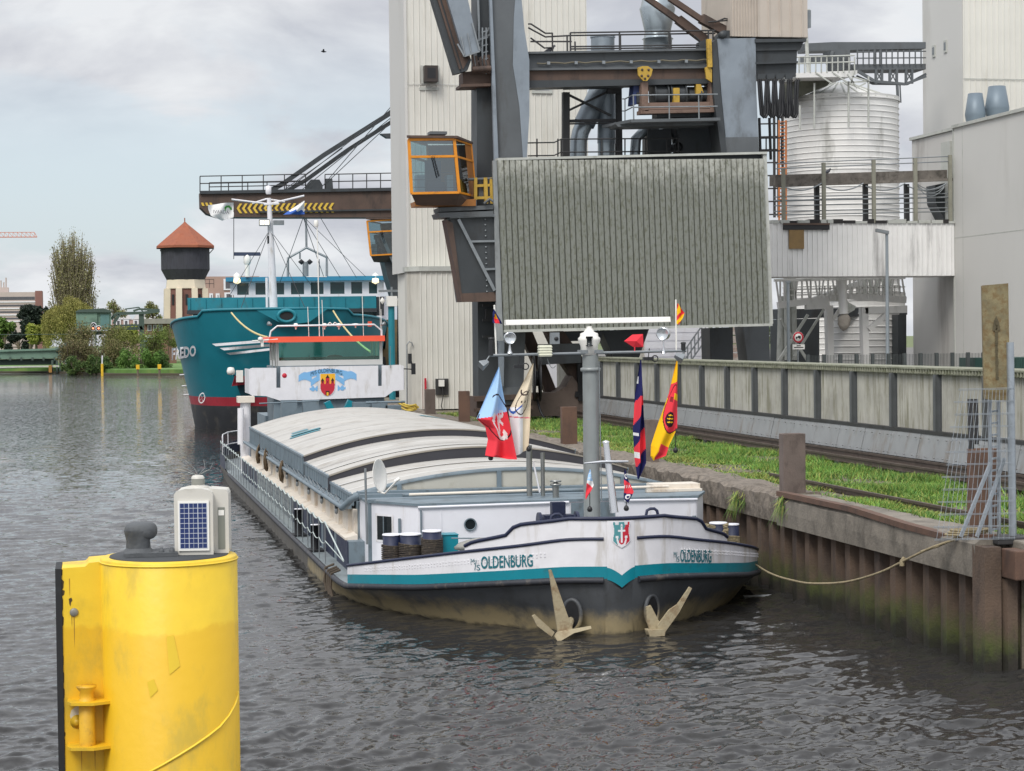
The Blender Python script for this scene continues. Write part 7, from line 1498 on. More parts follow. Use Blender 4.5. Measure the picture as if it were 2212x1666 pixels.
def right_building():
    X = 38.2; z1 = 14.55; y0, y1 = 48., AX(1955, 300, X).y; t = thing('pale_hall', 'huge smooth pale grey hall with a long eaves trim beside the conveyor gallery', 'building', V((X+8, 70, ZQ-.1)))
    ym = AX(2060, 500, X).y
    m = MB(); m.bb(X, y0, ZQ-.1, X+22, ym, z1); m.build('wall', M_smooth, t)
    m = MB(); m.bb(X+.35, ym, ZQ-.1, X+22, y1, z1-.02); m.build('end_wall', mat('dirty pale wall', '#bdbbb7', .6, var=.04, sc=.3, dirt='#6f665f', damt=.3, dsc=.5, streak=.9), t)  # slightly darker wall with streaks of dirt
    m = MB(); m.bb(X-.1, y0, z1, X+22, ym, z1+.14); m.bb(X+.25, ym, z1, X+22, y1+.1, z1+.14); m.build('eaves', M_trim, t)
    zs = AX(2140, 506, X).z; m = MB(); m.bb(X-.006, y0, zs, X-.001, ym, zs+.035); m.bb(X-.006, ym-1.0, ZQ, X-.001, ym-.97, z1); m.bb(X-.03, ym-.1, ZQ, X+.34, ym+.02, z1); m.build('panel_joint', M_trim, t)
    c = AX(2049, 335, X+.35); m = MB(); m.bb(X+.2, c.y-.5, c.z-3.2, X+.349, c.y+.5, c.z+.6); m.build('downpipe_box', M_trim, t)
    # roof vents
    for u, w_, vb, vt, lab in ((2107, 44, 262, 200, 'smaller and lower of two slate blue cowl vents on the pale hall roof'), (2154, 52, 250, 185, 'taller and wider of two slate blue cowl vents on the pale hall roof')):
        Yv = 84.; c = A(u, vb+10, Yv); sc = proj(c)[2]/FL; h = (vb-vt)*sc; r = w_/2*sc; m = MB(); m.lathe([(r*.66, -.4), (r*1.0, h*.36), (r*1.0, h*.42), (r*.70, h*1.12), (r*.66, h*1.12), (0, h*1.1)], c, n=28)
        t2 = tag(m.build('roof_vent', mat('slate vent', '#6f7c86', .5, .2, var=.06), loc=c), lab, 'vent', 'cowl vents on the hall roof')
    # tall block behind
    X2 = 46.; ya = AX(2079, 100, X2).y; yb = AX(1993, 100, X2).y; t = thing('tall_block', 'tall pale block with two slit windows rising behind the pale hall', 'building', V((X2+8, ya+2, ZQ-.1)))
    m = MB(); m.bb(X2, ya, ZQ-.1, X2+.3, yb, 32); m.bb(X2+.3, ya+.2, ZQ-.1, X2+20, yb, 32); m.build('side_wall', M_smooth, t)
    m = MB(); m.corr((X2+.01, ya-.05, ZQ), (X2+20, ya-.05, ZQ), 30, .33, .05, (0, -1, 0), prof=RIB); m.build('ribbed_wall', M_clad, t)
    for u, v0, v1 in ((2018, 97, 125), (2043, 86, 115)):
        a, b = AX(u-3, v1, X2), AX(u+3, v0, X2); m = MB(); m.bb(X2-.06, min(a.y, b.y), a.z, X2-.001, max(a.y, b.y), b.z); f = m.build('window', M_trim, t); m = MB(); m.bb(X2-.08, min(a.y, b.y)+.08, a.z+.15, X2-.061, max(a.y, b.y)-.08, b.z-.12); m.build('pane', mat('slit pane', '#6c7276', .3), f)
    zs = A(2100, 172, ya).z; m = MB(); m.bb(X2, ya-.11, zs, X2+20, ya-.102, zs+.05); m.build('sheet_joint', M_trim, t)
right_building()
def birds():
    M_b = mat('grey plumage', '#55565c', .8, var=.2)
    for u, v, Y, lab, sc in ((1188, 110, 77.6, 'grey pigeon sitting on the crane cross beam', 1.), (1786, 374, 84.5, 'dark pigeon standing on the timber beam above the gallery', .9)):
        c = A(u, v, Y); m = MB(); pts = [c+V((x*sc, 0, z*sc)) for x, z in ((-.26, -.06), (-.14, -.0), (0, .05), (.10, .10), (.15, .17), (.19, .2), (.24, .19))]
        m.tube(pts, [.015, .05, .085, .07, .045, .048, .008], 10); m.tube([c+V((.02, -.02, 0)), c+V((.02, -.02, -.12))], .008, 4); m.tube([c+V((.02, .03, 0)), c+V((.02, .03, -.12))], .008, 4); tag(m.build('pigeon', M_b), lab, 'bird')
    c = A(699, 112, 150); m = MB(); m.tube([c+V((-.2, 0, .02)), c, c+V((.22, 0, .0))], [.02, .07, .02], 8)
    for s_ in (-1, 1): m.add([c+V((-.06, 0, .02)), c+V((.08, 0, .02)), c+V((.02, s_*.25, .18)), c+V((-.12, s_*.5, .12))], [(0, 1, 2, 3)]); m.add([c+V((-.06, 0, .0)), c+V((.08, 0, .0)), c+V((.02, s_*.25, .16)), c+V((-.12, s_*.5, .10))], [(3, 2, 1, 0)])
    tag(m.build('flying_bird', mat('dark plumage', '#2c2c30', .8)), 'small dark bird flying alone in the grey sky', 'bird')
birds()
# harbour pole and brick bits between coaster and tower
def far_quay():
    Y = 108.; t = thing('camera_pole', 'teal pole with camera housings and a horizontal sensor bar beside the white tower', 'pole', V((A(847, 800, Y).x, Y, ZQ-.1))); b = t.location
    m = MB(); m.tube([V(b), V((b.x, b.y, A(845, 662, Y).z))], .18, 10); m.build('pole', M_ftd, t)
    m = MB(); a, c = A(835, 662, Y), A(856, 640, Y); m.bb(a.x, Y-.3, a.z, c.x, Y+.3, c.z); p = A(864, 655, Y); m.lathe([(0, -.3), (.16, -.25), (.2, 0), (.14, .25), (0, .3)], p, n=12); p = A(826, 650, Y); m.lathe([(0, -.2), (.15, 0), (0, .2)], p, n=10); m.build('camera_housing', M_wplas, t)
    m = MB(); m.bar(A(818, 629, Y), A(876, 628, Y), .14, .12); m.tube([A(846, 620, Y), A(846, 640, Y)], .06, 6); m.build('sensor_bar', M_galv, t)
    m = MB(); a, c = A(800, 900, 150), A(900, 690, 150); m.bb(a.x, 150, 0, c.x+12, 153, c.z); tag(m.build('brick_shed', mat('mossy brown brick', '#77654a', .9, var=.2, sc=1, dirt='#4e5238', damt=.5)), 'mossy brown brick shed in the gap between coaster and white tower', 'building')
    m = MB(); r = random.Random(3)
    for k in range(6): p, q = A(868+r.uniform(-8, 4), 866+k*2, 88), A(898+r.uniform(-6, 6), 874+k*2, 87); m.tube(sag(p, q, .1+.05*r.random(), 8), .045, 5)
    tag(m.build('yellow_hawser', mat('yellow hawser', '#c3a94c', .8, var=.15)), 'pile of yellow mooring hawsers on the quay foot of the white tower', 'rope')
far_quay()
# ============================================================ far shore, left
def leafcloud(name, lobes, n, size, mats, parent=None, seed=1, squash=1., elong=1., shell=.55):
    """leaf-sized faces scattered through lobes (centre, radius, zscale)"""
    rng = np.random.RandomState(seed); w_ = np.array([l[1]**2*l[2] for l in lobes]); pick = rng.choice(len(lobes), n, p=w_/w_.sum())
    C = np.array([tuple(l[0]) for l in lobes])[pick]; Rr = np.array([l[1] for l in lobes])[pick]; Zs = np.array([l[2] for l in lobes])[pick]
    d = rng.normal(size=(n, 3)); d /= np.linalg.norm(d, axis=1)[:, None]; rad = Rr*(shell+(1.08-shell)*rng.rand(n)**.6)*(1+.18*np.sin(d[:, 0]*7+pick)*np.sin(d[:, 2]*6+pick*2))
    P = C + d*rad[:, None]*np.stack([np.ones(n), np.ones(n)*squash, Zs], -1)
    a = rng.normal(size=(n, 3)); a[:, 2] *= elong; a /= np.linalg.norm(a, axis=1)[:, None]; b = np.cross(a, rng.normal(size=(n, 3))); b /= np.linalg.norm(b, axis=1)[:, None]
    s_ = size*rng.uniform(.6, 1.3, n)[:, None]; vs = np.stack([P-a*s_*elong, P+b*s_*.55, P+a*s_*elong, P-b*s_*.55], 1).reshape(-1, 3)
    fs = np.arange(4*n).reshape(-1, 4); return arr(name, vs, fs, mats, parent, mi=rng.randint(0, len(mats), n), loc=(0, 0, 0))
def leafm(n, cols): return [mat(f'{n} leaf {i}', c, .75, var=.25, sc=.6, spec=.2) for i, c in enumerate(cols)]
M_bark = mat('bark', '#6d6353', .9, var=.25, sc=2)
ZI = .9
def island():
    m = MB(); P = [AZ(100, 806, 0), AZ(170, 808, 0), AZ(235, 811, 0), AZ(390, 811, 0), V((70, 330, 0)), V((70, 420, 0)), V((-70, 460, 0)), V((-34, 380, 0))]
    m.prism([V((p.x, p.y, -1)) for p in P], (0, 0, 1.3), 0); m.prism([V((p.x+(1 if i < 3 else 0), p.y+2, .3)) for i, p in enumerate(P)], (0, 0, ZI-.3), 1); m.build('terrain', [mat('dark bank', '#4b4538', .9, var=.2, sc=.3), mat('bank grass', '#587a3a', .9, var=.35, sc=.5, dirt='#7d8a4c', damt=.5, dsc=.4)], kind='structure')
    m = MB(); m.bb(-900, 470, -1, 900, 2200, .6); m.build('far_land', mat('far ground', '#66704a', .95, var=.2, sc=.1), kind='structure')
    # bushes on the island, each its own
    specs = [('brown-green bush in front of the bridge house, largest on the island', 205, 745, 340, 58, 52, ['#6d6a45', '#7c7a4f', '#59603a', '#877c5c'], 5200), ('grey-brown leafless thicket by the bridge end on the island', 165, 765, 335, 36, 40, ['#75694f', '#6a6a45', '#5c5a3c'], 3000), ('low green bramble along the island edge below the brown bush', 185, 785, 330, 60, 22, ['#50673a', '#61763f', '#455a34'], 3500), ('low green bush behind the two short yellow markers', 300, 775, 333, 45, 26, ['#5d7c3c', '#4f6d36', '#6c8a46'], 3500), ('tall green shrub touching the coaster bow', 347, 750, 338, 40, 52, ['#6f7d40', '#5e6f38', '#7d8a4d'], 4200), ('long low dark green bush behind the slim yellow post', 245, 788, 336, 62, 20, ['#4d6636', '#5d7440', '#415830'], 3800), ('dark green bush filling the bank under the brick quay house', 335, 782, 336, 44, 26, ['#52693a', '#476034', '#617a44'], 3600), ('olive shrub between the house and the signal mast', 262, 742, 345, 40, 46, ['#7b8046', '#6b733c', '#868a52'], 3600)]
    for i, (lab, u, v, Y, hw, hh, cols, n) in enumerate(specs):
        c = A(u, v, Y); sc = proj(c)[2]/FL; r = random.Random(i); b = V((c.x, c.y, ZI-.1)); t = thing('bush', lab, 'bush', b, 'bushes on the island')
        lob = []
        for k in range(20): x = r.uniform(-.85, .85); lob.append((c+V((x*hw*sc, r.uniform(-1.5, 1.5), r.uniform(-1.0, .62*(1-.5*x*x))*hh*sc)), r.uniform(.28, .46)*min(hw, hh)*sc, r.uniform(.8, 1.3)))
        leafcloud('foliage', lob, int(n*2.2), .14, leafm('bush%d' % i, cols), t, seed=i+3, shell=.1)
        m = MB()
        for k in range(14): x = r.uniform(-.6, .6)*hw*sc; m.tube([b+V((x*.7, 0, 0)), b+V((x, r.uniform(-1, 1), (c.z-ZI)+hh*sc*r.uniform(.2, 1.)))], [.08, .02], 4)
        m.build('stem', M_bark, t)
    # yellow harbour markers
    for u, v0, v1, lab in ((221, 768, 808, 'slim yellow post with a white tip on the island edge'), (298, 788, 806, 'short yellow box marker halfway between slim post and coaster bow'), (345, 787, 806, 'short yellow box marker close to the coaster bow')):
        c = AZ(u, 808, .3); Y = c.y+1; a, b = A(u, v1, Y), A(u, v0, Y); m = MB()
        if v0 < 780: m.tube([V((c.x, Y, 0)), V((c.x, Y, a.z+(b.z-a.z)*.55))], .2, 8, 0); m.tube([V((c.x, Y, a.z+(b.z-a.z)*.55)), b], .1, 8, 1)
        else: m.tube([V((c.x, Y, 0)), V((c.x, Y, a.z+(b.z-a.z)*.5))], .16, 8, 2); m.bb(c.x-.27, Y-.25, a.z+(b.z-a.z)*.45, c.x+.27, Y+.25, b.z, 0)
        tag(m.build('harbour_marker', [mat('marker yellow', '#e0b62a', .5), M_wht2, M_bark]), lab, 'marker', 'markers on the island edge')
island()
M_bgr = mat('bridge green paint', '#6f8b7a', .6, var=.1, sc=.3, dirt='#4d5f55', damt=.4, dsc=.4)
M_bgd = mat('bridge dark green', '#46564e', .7, var=.15, sc=.4)
def bridge():
    Y = 352.; t = thing('lift_bridge', 'green steel lift bridge with a green control house at the far shore', 'bridge', A(80, 800, Y))
    m = MB(); PL(m, [(-60, 761), (140, 755), (155, 760), (155, 774), (-60, 777)], Y, 6); PL(m, [(-60, 757.5), (140, 752), (140, 756), (-60, 762)], Y-.4, .3); m.build('girder', M_bgr, t)
    m = MB(); PL(m, [(-60, 778), (125, 775), (125, 788), (-60, 790)], Y+1, 4)
    for k in range(6): PL(m, [(k*24-4, 772), (k*24, 772), (k*24, 779), (k*24-4, 779)], Y-.5, .4)
    m.build('under_frame', M_bgd, t)
    m = MB(); m.bar(A(-60, 794.5, Y-2), A(128, 791, Y-2), .25, .25); PL(m, [(-60, 796), (115, 793), (125, 792), (-60, 799)], Y+2, 3); m.build('fender_beam', mat('white fender', '#c9c9c0', .6), t)
    m = MB()
    for u in (113, 123, 130, 138, 145): LN(m, [(u, 760 if u > 128 else 778), (u, 806)], Y-1, .35)
    PL(m, [(105, 790), (112, 789), (112, 805), (105, 805)], Y-3, 1.5, 1); PL(m, [(141, 776), (152, 775), (152, 798), (146, 802), (141, 798)], Y-2, 2, 2); m.build('pier', [M_bgd, mat('marker brown', '#a0773c', .7), mat('pale blue box', '#8fa3a6', .6)], t)
    m = MB(); PL(m, [(164, 674), (210, 670), (210, 715), (166, 718)], Y, 5); PL(m, [(210, 670), (240, 674), (240, 712), (210, 715)], Y+.3, 4); h = m.build('control_house', M_bgr, t)
    m = MB(); PL(m, [(162, 674), (170, 669), (224, 666), (241, 672), (241, 675), (164, 675)], Y-.3, 5.8); m.build('roof', M_bgd, h)
    m = MB(); PL(m, [(217, 679), (236, 680), (236, 708), (217, 709)], Y+.1, .15); m.build('door', mat('teal door', '#5b7f7c', .6), h)
    m = MB(); PL(m, [(170, 716), (196, 714), (192, 740), (168, 742)], Y+1, 3); PL(m, [(205, 716), (240, 714), (240, 745), (234, 745), (234, 722), (205, 724)], Y+1, 2); PL(m, [(232, 690), (240, 690), (240, 755), (232, 755)], Y+1, 1); m.build('counterweight', M_bgd, t)
    m = MB(); n = 14; m.tube([A(120, 757, Y), A(140, 749, Y), A(156, 738, Y), (A(168, 720, Y))], .5, 6); m.tube([A(150, 760, Y), A(160, 742, Y)], .35, 6)
    m.build('bascule_arm', M_bgd, t)
    m = MB(); PL(m, [(240, 708), (310, 706), (310, 712), (240, 715)], Y+1, 2); PL(m, [(300, 676), (311, 675), (313, 770), (303, 770)], Y+1, 1.2); LN(m, [(240, 690), (250, 678), (310, 676), (345, 672)], Y+1, .5); LN(m, [(245, 700), (258, 680)], Y+1, .5); LN(m, [(240, 704), (312, 702)], Y+1, .3)
    for k in range(8): LN(m, [(244+k*9, 702), (248+k*9, 712)], Y+.8, .2)
    LN(m, [(288, 672), (300, 668), (345, 670)], Y+1, .35); LN(m, [(270, 668), (300, 664), (310, 675)], Y+1, .2); m.build('portal_frame', M_bgd, t)
    m = MB(); LN(m, [(-60, 723), (168, 722)], Y, .1); m.build('overhead_wire', M_bgd, t)
    # signal lights
    Y -= 3; t = thing('bridge_signal', 'three round shipping signal lights on the bridge, two glowing red', 'signal', A(202, 730, Y))
    for u, v, red in ((202, 706, 0), (201, 713.5, 1), (213, 713.5, 1)):
        m = MB(); c = A(u, v-4+ (0 if red else 1), Y); m.lathe([(0, 0), (.42, 0), (.42, .02)], c, (0, -1, 0), n=20, mi=0); m.lathe([(.40, .03), (.50, .03), (.50, .0)], c, (0, -1, 0), n=20, mi=1); m.lathe([(0, .06), (.15, .05), (.17, .03)], c, (0, -1, 0), n=12, mi=2)
        m.build('signal_lamp', [M_black, M_wht2, lamp('red signal', (1., .25, .12), 2.) if red else M_galv], t)
    m = MB(); m.tube([A(207, 722, Y+.3), A(207, 745, Y+.3)], .12, 6); LN(m, [(160, 699), (215, 697)], Y+.3, .15); m.build('bracket', M_bgd, t)
bridge()
def water_tower():
    Y = 425.; c = A(401, 600, Y); sc = proj(c)[2]/FL; t = thing('water_tower', 'old water tower with a red pyramid roof and a dark tank on a brick base', 'tower', V((c.x, Y, .6))); n = 8; r_ = 52*sc
    z = lambda v: A(401, v, Y).z; ro = dict(n=8, smooth=False)
    base = V((c.x, Y, 0)); a0 = pi/8
    m = MB(); m.lathe([(63*sc/cos(pi/8)*.96, z(537)), (63*sc/cos(pi/8)*.96, z(532)), (6*sc, z(484)), (0, z(478))], base, a0=a0, a1=a0+2*pi, **ro); m.tube([V((c.x, Y, z(480))), V((c.x, Y, z(471)))], .12, 5); m.build('roof', mat('red roof tiles', '#94573f', .8, var=.12, sc=.6, dirt='#7c3a2c', damt=.4), t)
    m = MB(); m.lathe([(r_, z(537)), (r_, z(583)), (r_*.78, z(605)), (0, z(606))], base, n=24, smooth=False); m.build('tank', mat('dark timber tank', '#3b3c44', .8, var=.2, sc=.8, dirt='#2a2a30', damt=.5, streak=.8), t)
    m = MB(); R0, R1 = 43*sc, 47*sc; m.lathe([(R0, z(605)), (R0+.2, z(622)), (R0+.2, z(624))], base, n=8, smooth=False, a0=a0, a1=a0+2*pi); m.build('cornice', mat('cream render', '#d9cdb8', .8, var=.06, sc=.4), t)
    m = MB(); m.lathe([(R0-.1, z(624)), (R1-.1, z(760))], base, n=8, smooth=False, a0=a0, a1=a0+2*pi); m.build('brick_wall', mat('brown red brick', '#75524a', .85, var=.12, sc=.8), t)
    m = MB()
    for k in range(8): a = a0+2*pi*k/8; m.bar(base+V((R0*cos(a), R0*sin(a), z(624))), base+V((R1*cos(a), R1*sin(a), z(760))), 1.25, 1.25)
    m.build('pilaster', MATS['cream render'], t)
    m = MB()
    for k in range(8): a = 2*pi*k/8+pi/4; ap = (R0)*cos(pi/8); m.box(base+V((ap*cos(a), ap*sin(a), z(648))), (.3, .55, 2.2), a)
    m.each('window', M_black, t)
    m = MB(); m.tube([A(350, 537, Y), A(346, 540, Y), A(352, 552, Y)], .1, 5); m.tube([A(462, 537, Y), A(452, 548, Y)], .1, 5); m.build('gutter_pipe', M_dark, t)
water_tower()
def poplar():
    Y = 450.; b = A(160, 760, Y); sc = proj(b)[2]/FL; b.z = .6; t = thing('poplar_tree', 'tall slender poplar barely in leaf rising over the bridge', 'tree', b); r = random.Random(9)
    prof = [(0, .45), (.15, .8), (.35, 1.), (.6, 1.), (.75, .92), (.87, .78), (.95, .55), (1, .3)]
    def W(f):
        for (a, x), (c, y) in zip(prof[:-1], prof[1:]):
            if a <= f <= c: return x+(y-x)*(f-a)/(c-a)
        return .1
    H = 296*sc; hw = 49*sc; m = MB(); m.tube([b, b+V((0, 0, H*.35)), b+V((0, 0, H*.8))], [.9, .6, .2], 8); m.build('trunk', M_bark, t)
    m = MB(); tips = []; P = []
    for k in range(560):
        f0 = r.uniform(.08, .62); a = r.uniform(0, 2*pi); f1 = min(.99, f0+r.uniform(.2, .42)*(1.1-.3*f0)); q = W(f1)*hw*sqrt(r.random())*1.08; p0 = b+V((.3*cos(a)*hw*.3, .3*sin(a), H*f0)); p1 = b+V((q*.8*cos(a), q*.8*sin(a), H*(f0+.45*(f1-f0)))); p2 = b+V((q*cos(a), q*sin(a), H*f1)); m.tube([p0, p1, p2], [.15, .10, .03], 4)
        for j in range(48): s_ = r.uniform(.15, 1.05); q_ = (p0.lerp(p1, s_*2) if s_ < .5 else p1.lerp(p2, s_*2-1)); P.append(q_+V((r.gauss(0, .36), r.gauss(0, .36), r.gauss(0, .5))))
    m.build('branches', mat('pale bark', '#857b68', .9, var=.2, sc=1), t)
    rng = np.random.RandomState(2); P = np.array([tuple(p) for p in P]); n = len(P); a = rng.normal(size=(n, 3)); a[:, 2] *= 2.5; a /= np.linalg.norm(a, axis=1)[:, None]; c = np.cross(a, rng.normal(size=(n, 3))); c /= np.linalg.norm(c, axis=1)[:, None]; s_ = rng.uniform(.11, .27, n)[:, None]
    vs = np.stack([P-a*s_, P+c*s_*.45, P+a*s_, P-c*s_*.45], 1).reshape(-1, 3); arr('crown', vs, np.arange(4*n).reshape(-1, 4), leafm('poplar', ['#8c8860', '#7d7a50', '#9a9672', '#6f6d44']), t, mi=rng.randint(0, 4, n))
poplar()
def tree(lab, u, v, Y, hw, hh, cols, n, name='broadleaf_tree', size=.28, lobes=11, grp='trees on the far bank', seed=0, elong=1.2, zsc=(.8, 1.4)):
    c = A(u, v, Y); sc = proj(c)[2]/FL; r = random.Random(seed); b = V((c.x, c.y, .5)); t = thing(name, lab, 'tree', b, grp); lob = []
    for k in range(lobes): a = r.uniform(0, 2*pi); q = sqrt(r.random())*.72; z = r.uniform(-.7, .75); lob.append((c+V((q*cos(a)*hw*sc*(1-.25*z), q*sin(a)*hw*sc, z*hh*sc)), r.uniform(.26, .46)*min(hw, hh)*sc, r.uniform(*zsc)))
    leafcloud('crown', lob, n, size, leafm(lab[:14], cols), t, seed=seed, shell=.15, elong=elong); m = MB(); m.tube([b, V((c.x, c.y, c.z))], [.5, .15], 7)
    for l in lob: m.tube([V((c.x, c.y, max(1., c.z-hh*sc*.5))), l[0]], [.16, .04], 4)
    m.build('trunk', M_bark, t); return t
def willow():
    Y = 405.; c = A(150, 700, Y); sc = proj(c)[2]/FL; b = V((c.x, c.y, .5)); t = thing('willow_tree', 'yellow-green weeping willow beside the green control house', 'tree', b, 'trees on the far bank'); r = random.Random(4); rng = np.random.RandomState(4)
    m = MB(); m.tube([b, b+V((0, 0, c.z))], [.7, .3], 8); P = []
    for k in range(760):
        a = r.uniform(0, 2*pi); q = sqrt(r.random()); x = q*cos(a)*58*sc-(10*sc)*(1-q); y = q*sin(a)*7; top = c.z+62*sc*sqrt(max(0, 1-q*q*.95))*(.75+.25*r.random())*(1 if x > -10*sc else .72); L_ = r.uniform(25, 75)*sc*(.6+.5*q); 
        if k % 12 == 0: m.tube([V((c.x, c.y, c.z*.7)), V((c.x+x*.8, c.y+y*.8, top))], [.15, .04], 4)
        for j in range(30): f = j/30; z = top-L_*f; P.append((c.x+x+r.gauss(0, .22), c.y+y+r.gauss(0, .2), max(1., z)))
    m.build('trunk', M_bark, t); P = np.array(P); n = len(P); a = rng.normal(size=(n, 3))*np.array([.4, .4, 1]); a /= np.linalg.norm(a, axis=1)[:, None]; cc = np.cross(a, rng.normal(size=(n, 3))); cc /= np.linalg.norm(cc, axis=1)[:, None]; s_ = rng.uniform(.12, .26, n)[:, None]
    vs = np.stack([P-a*s_*1.3, P+cc*s_*.3, P+a*s_*1.3, P-cc*s_*.3], 1).reshape(-1, 3); arr('crown', vs, np.arange(4*n).reshape(-1, 4), leafm('willow', ['#8a8648', '#9d985a', '#6c6f3a', '#807d44']), t, mi=rng.randint(0, 4, n))
willow()
DKG = ['#2c362e', '#343f34', '#252e2a']; GRN = ['#5f7a3a', '#748c48', '#506c34']; YG = ['#9aa04c', '#868f44', '#7c853c']
tree('largest dark conifer, beside the willow in front of the office block', 65, 700, 440, 36, 42, DKG, 6500, 'conifer_tree', seed=1)
tree('slim dark conifer in front of the office block end wall', 96, 690, 435, 14, 36, DKG, 3000, 'conifer_tree', seed=2, zsc=(1., 1.7))
tree('dark low conifer behind the bridge girder', 40, 738, 442, 34, 24, DKG, 3500, 'conifer_tree', seed=12)
tree('light green young tree below the willow branches', 78, 728, 420, 34, 26, YG, 4200, seed=3)
tree('mid green tree behind the bridge girder, beyond the dark conifers', 10, 722, 450, 26, 36, GRN, 4200, seed=4)
tree('pale blossoming tree behind the control house', 248, 672, 500, 26, 20, ['#9b9676', '#867f5f', '#7f8a55'], 1600, seed=5, size=.22)
tree('sparse green tree behind the signal mast', 330, 676, 500, 28, 22, ['#77824a', '#8a8c5a', '#6b6a48'], 1700, seed=6, size=.22)
tree('olive tree standing under the bridge portal', 285, 730, 395, 26, 30, YG, 2200, seed=7, size=.24)
tree('rounded green tree under the poplar', 178, 690, 430, 28, 42, ['#8e9448', '#7f8840', '#9aa058'], 3800, seed=8)
def far_buildings():
    def block(name, lab, P, Y, dep, mt): t = thing(name, lab, 'building', V((A(P[0], P[3], Y).x, Y, .5))); a, b = A(P[0], P[3], Y), A(P[1], P[2], Y); m = MB(); m.bb(a.x, Y, .5, b.x, Y+dep, b.z); m.build('wall', mt, t); return t, a, b
    Mp = mat('pinkish pale facade', '#b9aca6', .8, var=.05, sc=.2); Mbk = mat('dull red brick', '#84605a', .85, var=.1, sc=.3); Mpk = mat('pale brick', '#a98d82', .85, var=.08, sc=.3)
    Y = 820.; t, a, b = block('office_block', 'pale multi-storey office block with a red-brown end wall behind the dark conifers', (-60, 77, 631, 700), Y, 14, Mp)
    m = MB(); c, d = A(77, 700, Y), A(91, 630, Y); m.bb(c.x, Y-.5, .5, d.x, Y+14, d.z+.3); m.build('end_wall', Mbk, t)
    m = MB(); c, d = A(-60, 633, Y+3), A(18, 621, Y+3); m.bb(c.x, Y+3, b.z, d.x, Y+9, d.z)
    for u, v in ((2, 606), (8, 610), (13, 600)): m.tube([A(u, 622, Y+4), A(u, v, Y+4)], .3, 5)
    m.build('penthouse', Mp, t)
    for v0, v1 in ((641, 649), (658, 663), (672, 677), (686, 691)):
        m = MB(); c, d = A(-60, v1, Y), A(75, v0, Y)
        for k in range(30): x = c.x+(d.x-c.x)*(k+.5)/30; m.bb(x-.45, Y-.06, c.z, x+.4, Y-.02, d.z)
        m.build('window_row', mat('far window', '#5a5a60', .4), t); m = MB(); m.bb(c.x, Y-.3, c.z-1.0, d.x+.3, Y-.01, c.z-.6); m.build('white_band', M_wht2, t)
    Y = 520.; t, a, b = block('brick_apartments', 'pale brick apartment house between the water tower and the coaster bridge', (446, 560, 597, 730), Y, 12, Mpk)
    m = MB()
    for u0, u1, v0, v1 in ((483, 503, 603, 627), (485, 503, 632, 655), (452, 460, 634, 650), (466, 474, 634, 650)):
        c, d = A(u0, v1, Y), A(u1, v0, Y); m.bb(c.x, Y-.4, c.z, d.x, Y-.05, d.z, 0); m.bb(c.x+.5, Y-.45, c.z+.4, d.x-.3, Y-.41, d.z-.4, 1)
    m.build('window', [M_wht2, MATS['far window']], t); m = MB(); c, d = A(444, 622, Y-2), A(446, 606, Y-2); railing(m, [A(443, 622, Y), A(462, 622, Y)], 2.2, .06, 2, 1.2); m.build('balcony_rail', M_dark, t)
    m = MB(); c, d = A(443, 640, Y), A(464, 620, Y); m.bb(c.x-2.2, Y+.5, .5, c.x, Y+9, d.z); m.build('side_wing', Mpk, t)
    Y = 510.; t, a, b = block('terrace_houses', 'pink terrace houses with white window frames behind the bridge portal', (243, 345, 690, 760), Y, 10, mat('pink facade', '#b59790', .85, var=.08, sc=.3))
    m = MB(); 
    for u in (252, 269, 290, 320, 334): c, d = A(u, 702, Y), A(u+7, 689+2, Y); m.bb(c.x-.25, Y-.3, c.z-.2, d.x+.25, Y-.05, d.z, 0); m.bb(c.x+.1, Y-.35, c.z, d.x-.1, Y-.31, d.z-.25, 1)
    m.build('window', [M_wht2, MATS['far window']], t); m = MB()
    for u0, u1 in ((243, 285), (288, 306), (306, 345)): c, d, e = A(u0, 690, Y), A(u1, 690, Y), A((u0+u1)/2, 680, Y); m.prism([V((c.x, Y-.3, c.z)), V((d.x, Y-.3, c.z)), V((d.x-.8, Y+3, e.z)), V((c.x+.8, Y+3, e.z))], (0, 6, 0))
    m.build('roof', mat('pale roof', '#a9a6a4', .7, var=.1), t)
    Y = 400.; t, a, b = block('brick_quay_house', 'low brick house with a flat grey roof beside the coaster bow', (313, 380, 698, 770), Y, 9, mat('brown brick', '#7c5f50', .85, var=.12, sc=.5))
    m = MB(); c, d = A(311, 700, Y), A(385, 690, Y); m.bb(c.x, Y-1.2, c.z, d.x, Y+10, c.z+1.); m.build('roof', mat('grey flat roof', '#8d8a82', .8), t)
    m = MB()
    for u in (319, 331, 343): c, d = A(u, 715, Y), A(u+8, 702, Y); m.bb(c.x, Y-.1, c.z, d.x, Y-.02, d.z, 0); m.bb(c.x+.12, Y-.14, c.z+.1, d.x-.12, Y-.11, d.z-.1, 1)
    c, d = A(314, 725, Y), A(340, 722, Y); m.bb(c.x, Y-.1, c.z-.5, d.x, Y-.02, c.z, 0); m.build('window', [M_wht2, MATS['far window']], t)
    m = MB(); c, d = A(305, 752, Y-6), A(319, 732, Y-6); m.bb(c.x, Y-6, .8, d.x, Y-4, d.z, 0); m.bb(c.x+.3, Y-6.05, c.z+.3, d.x-.6, Y-6.01, c.z+1.2, 1); m.bb(c.x+.5, Y-6.05, c.z+1.4, d.x-.8, Y-6.01, d.z-.2, 2); tag(m.build('information_kiosk', [mat('pale blue kiosk', '#a9b8cc', .5), mat('blue poster', '#3a5fa8', .5), M_wht2]), 'small pale blue kiosk with a blue poster beside the bridge portal', 'kiosk')
    Y = 640.; m = MB(); b0 = A(357, 690, Y)
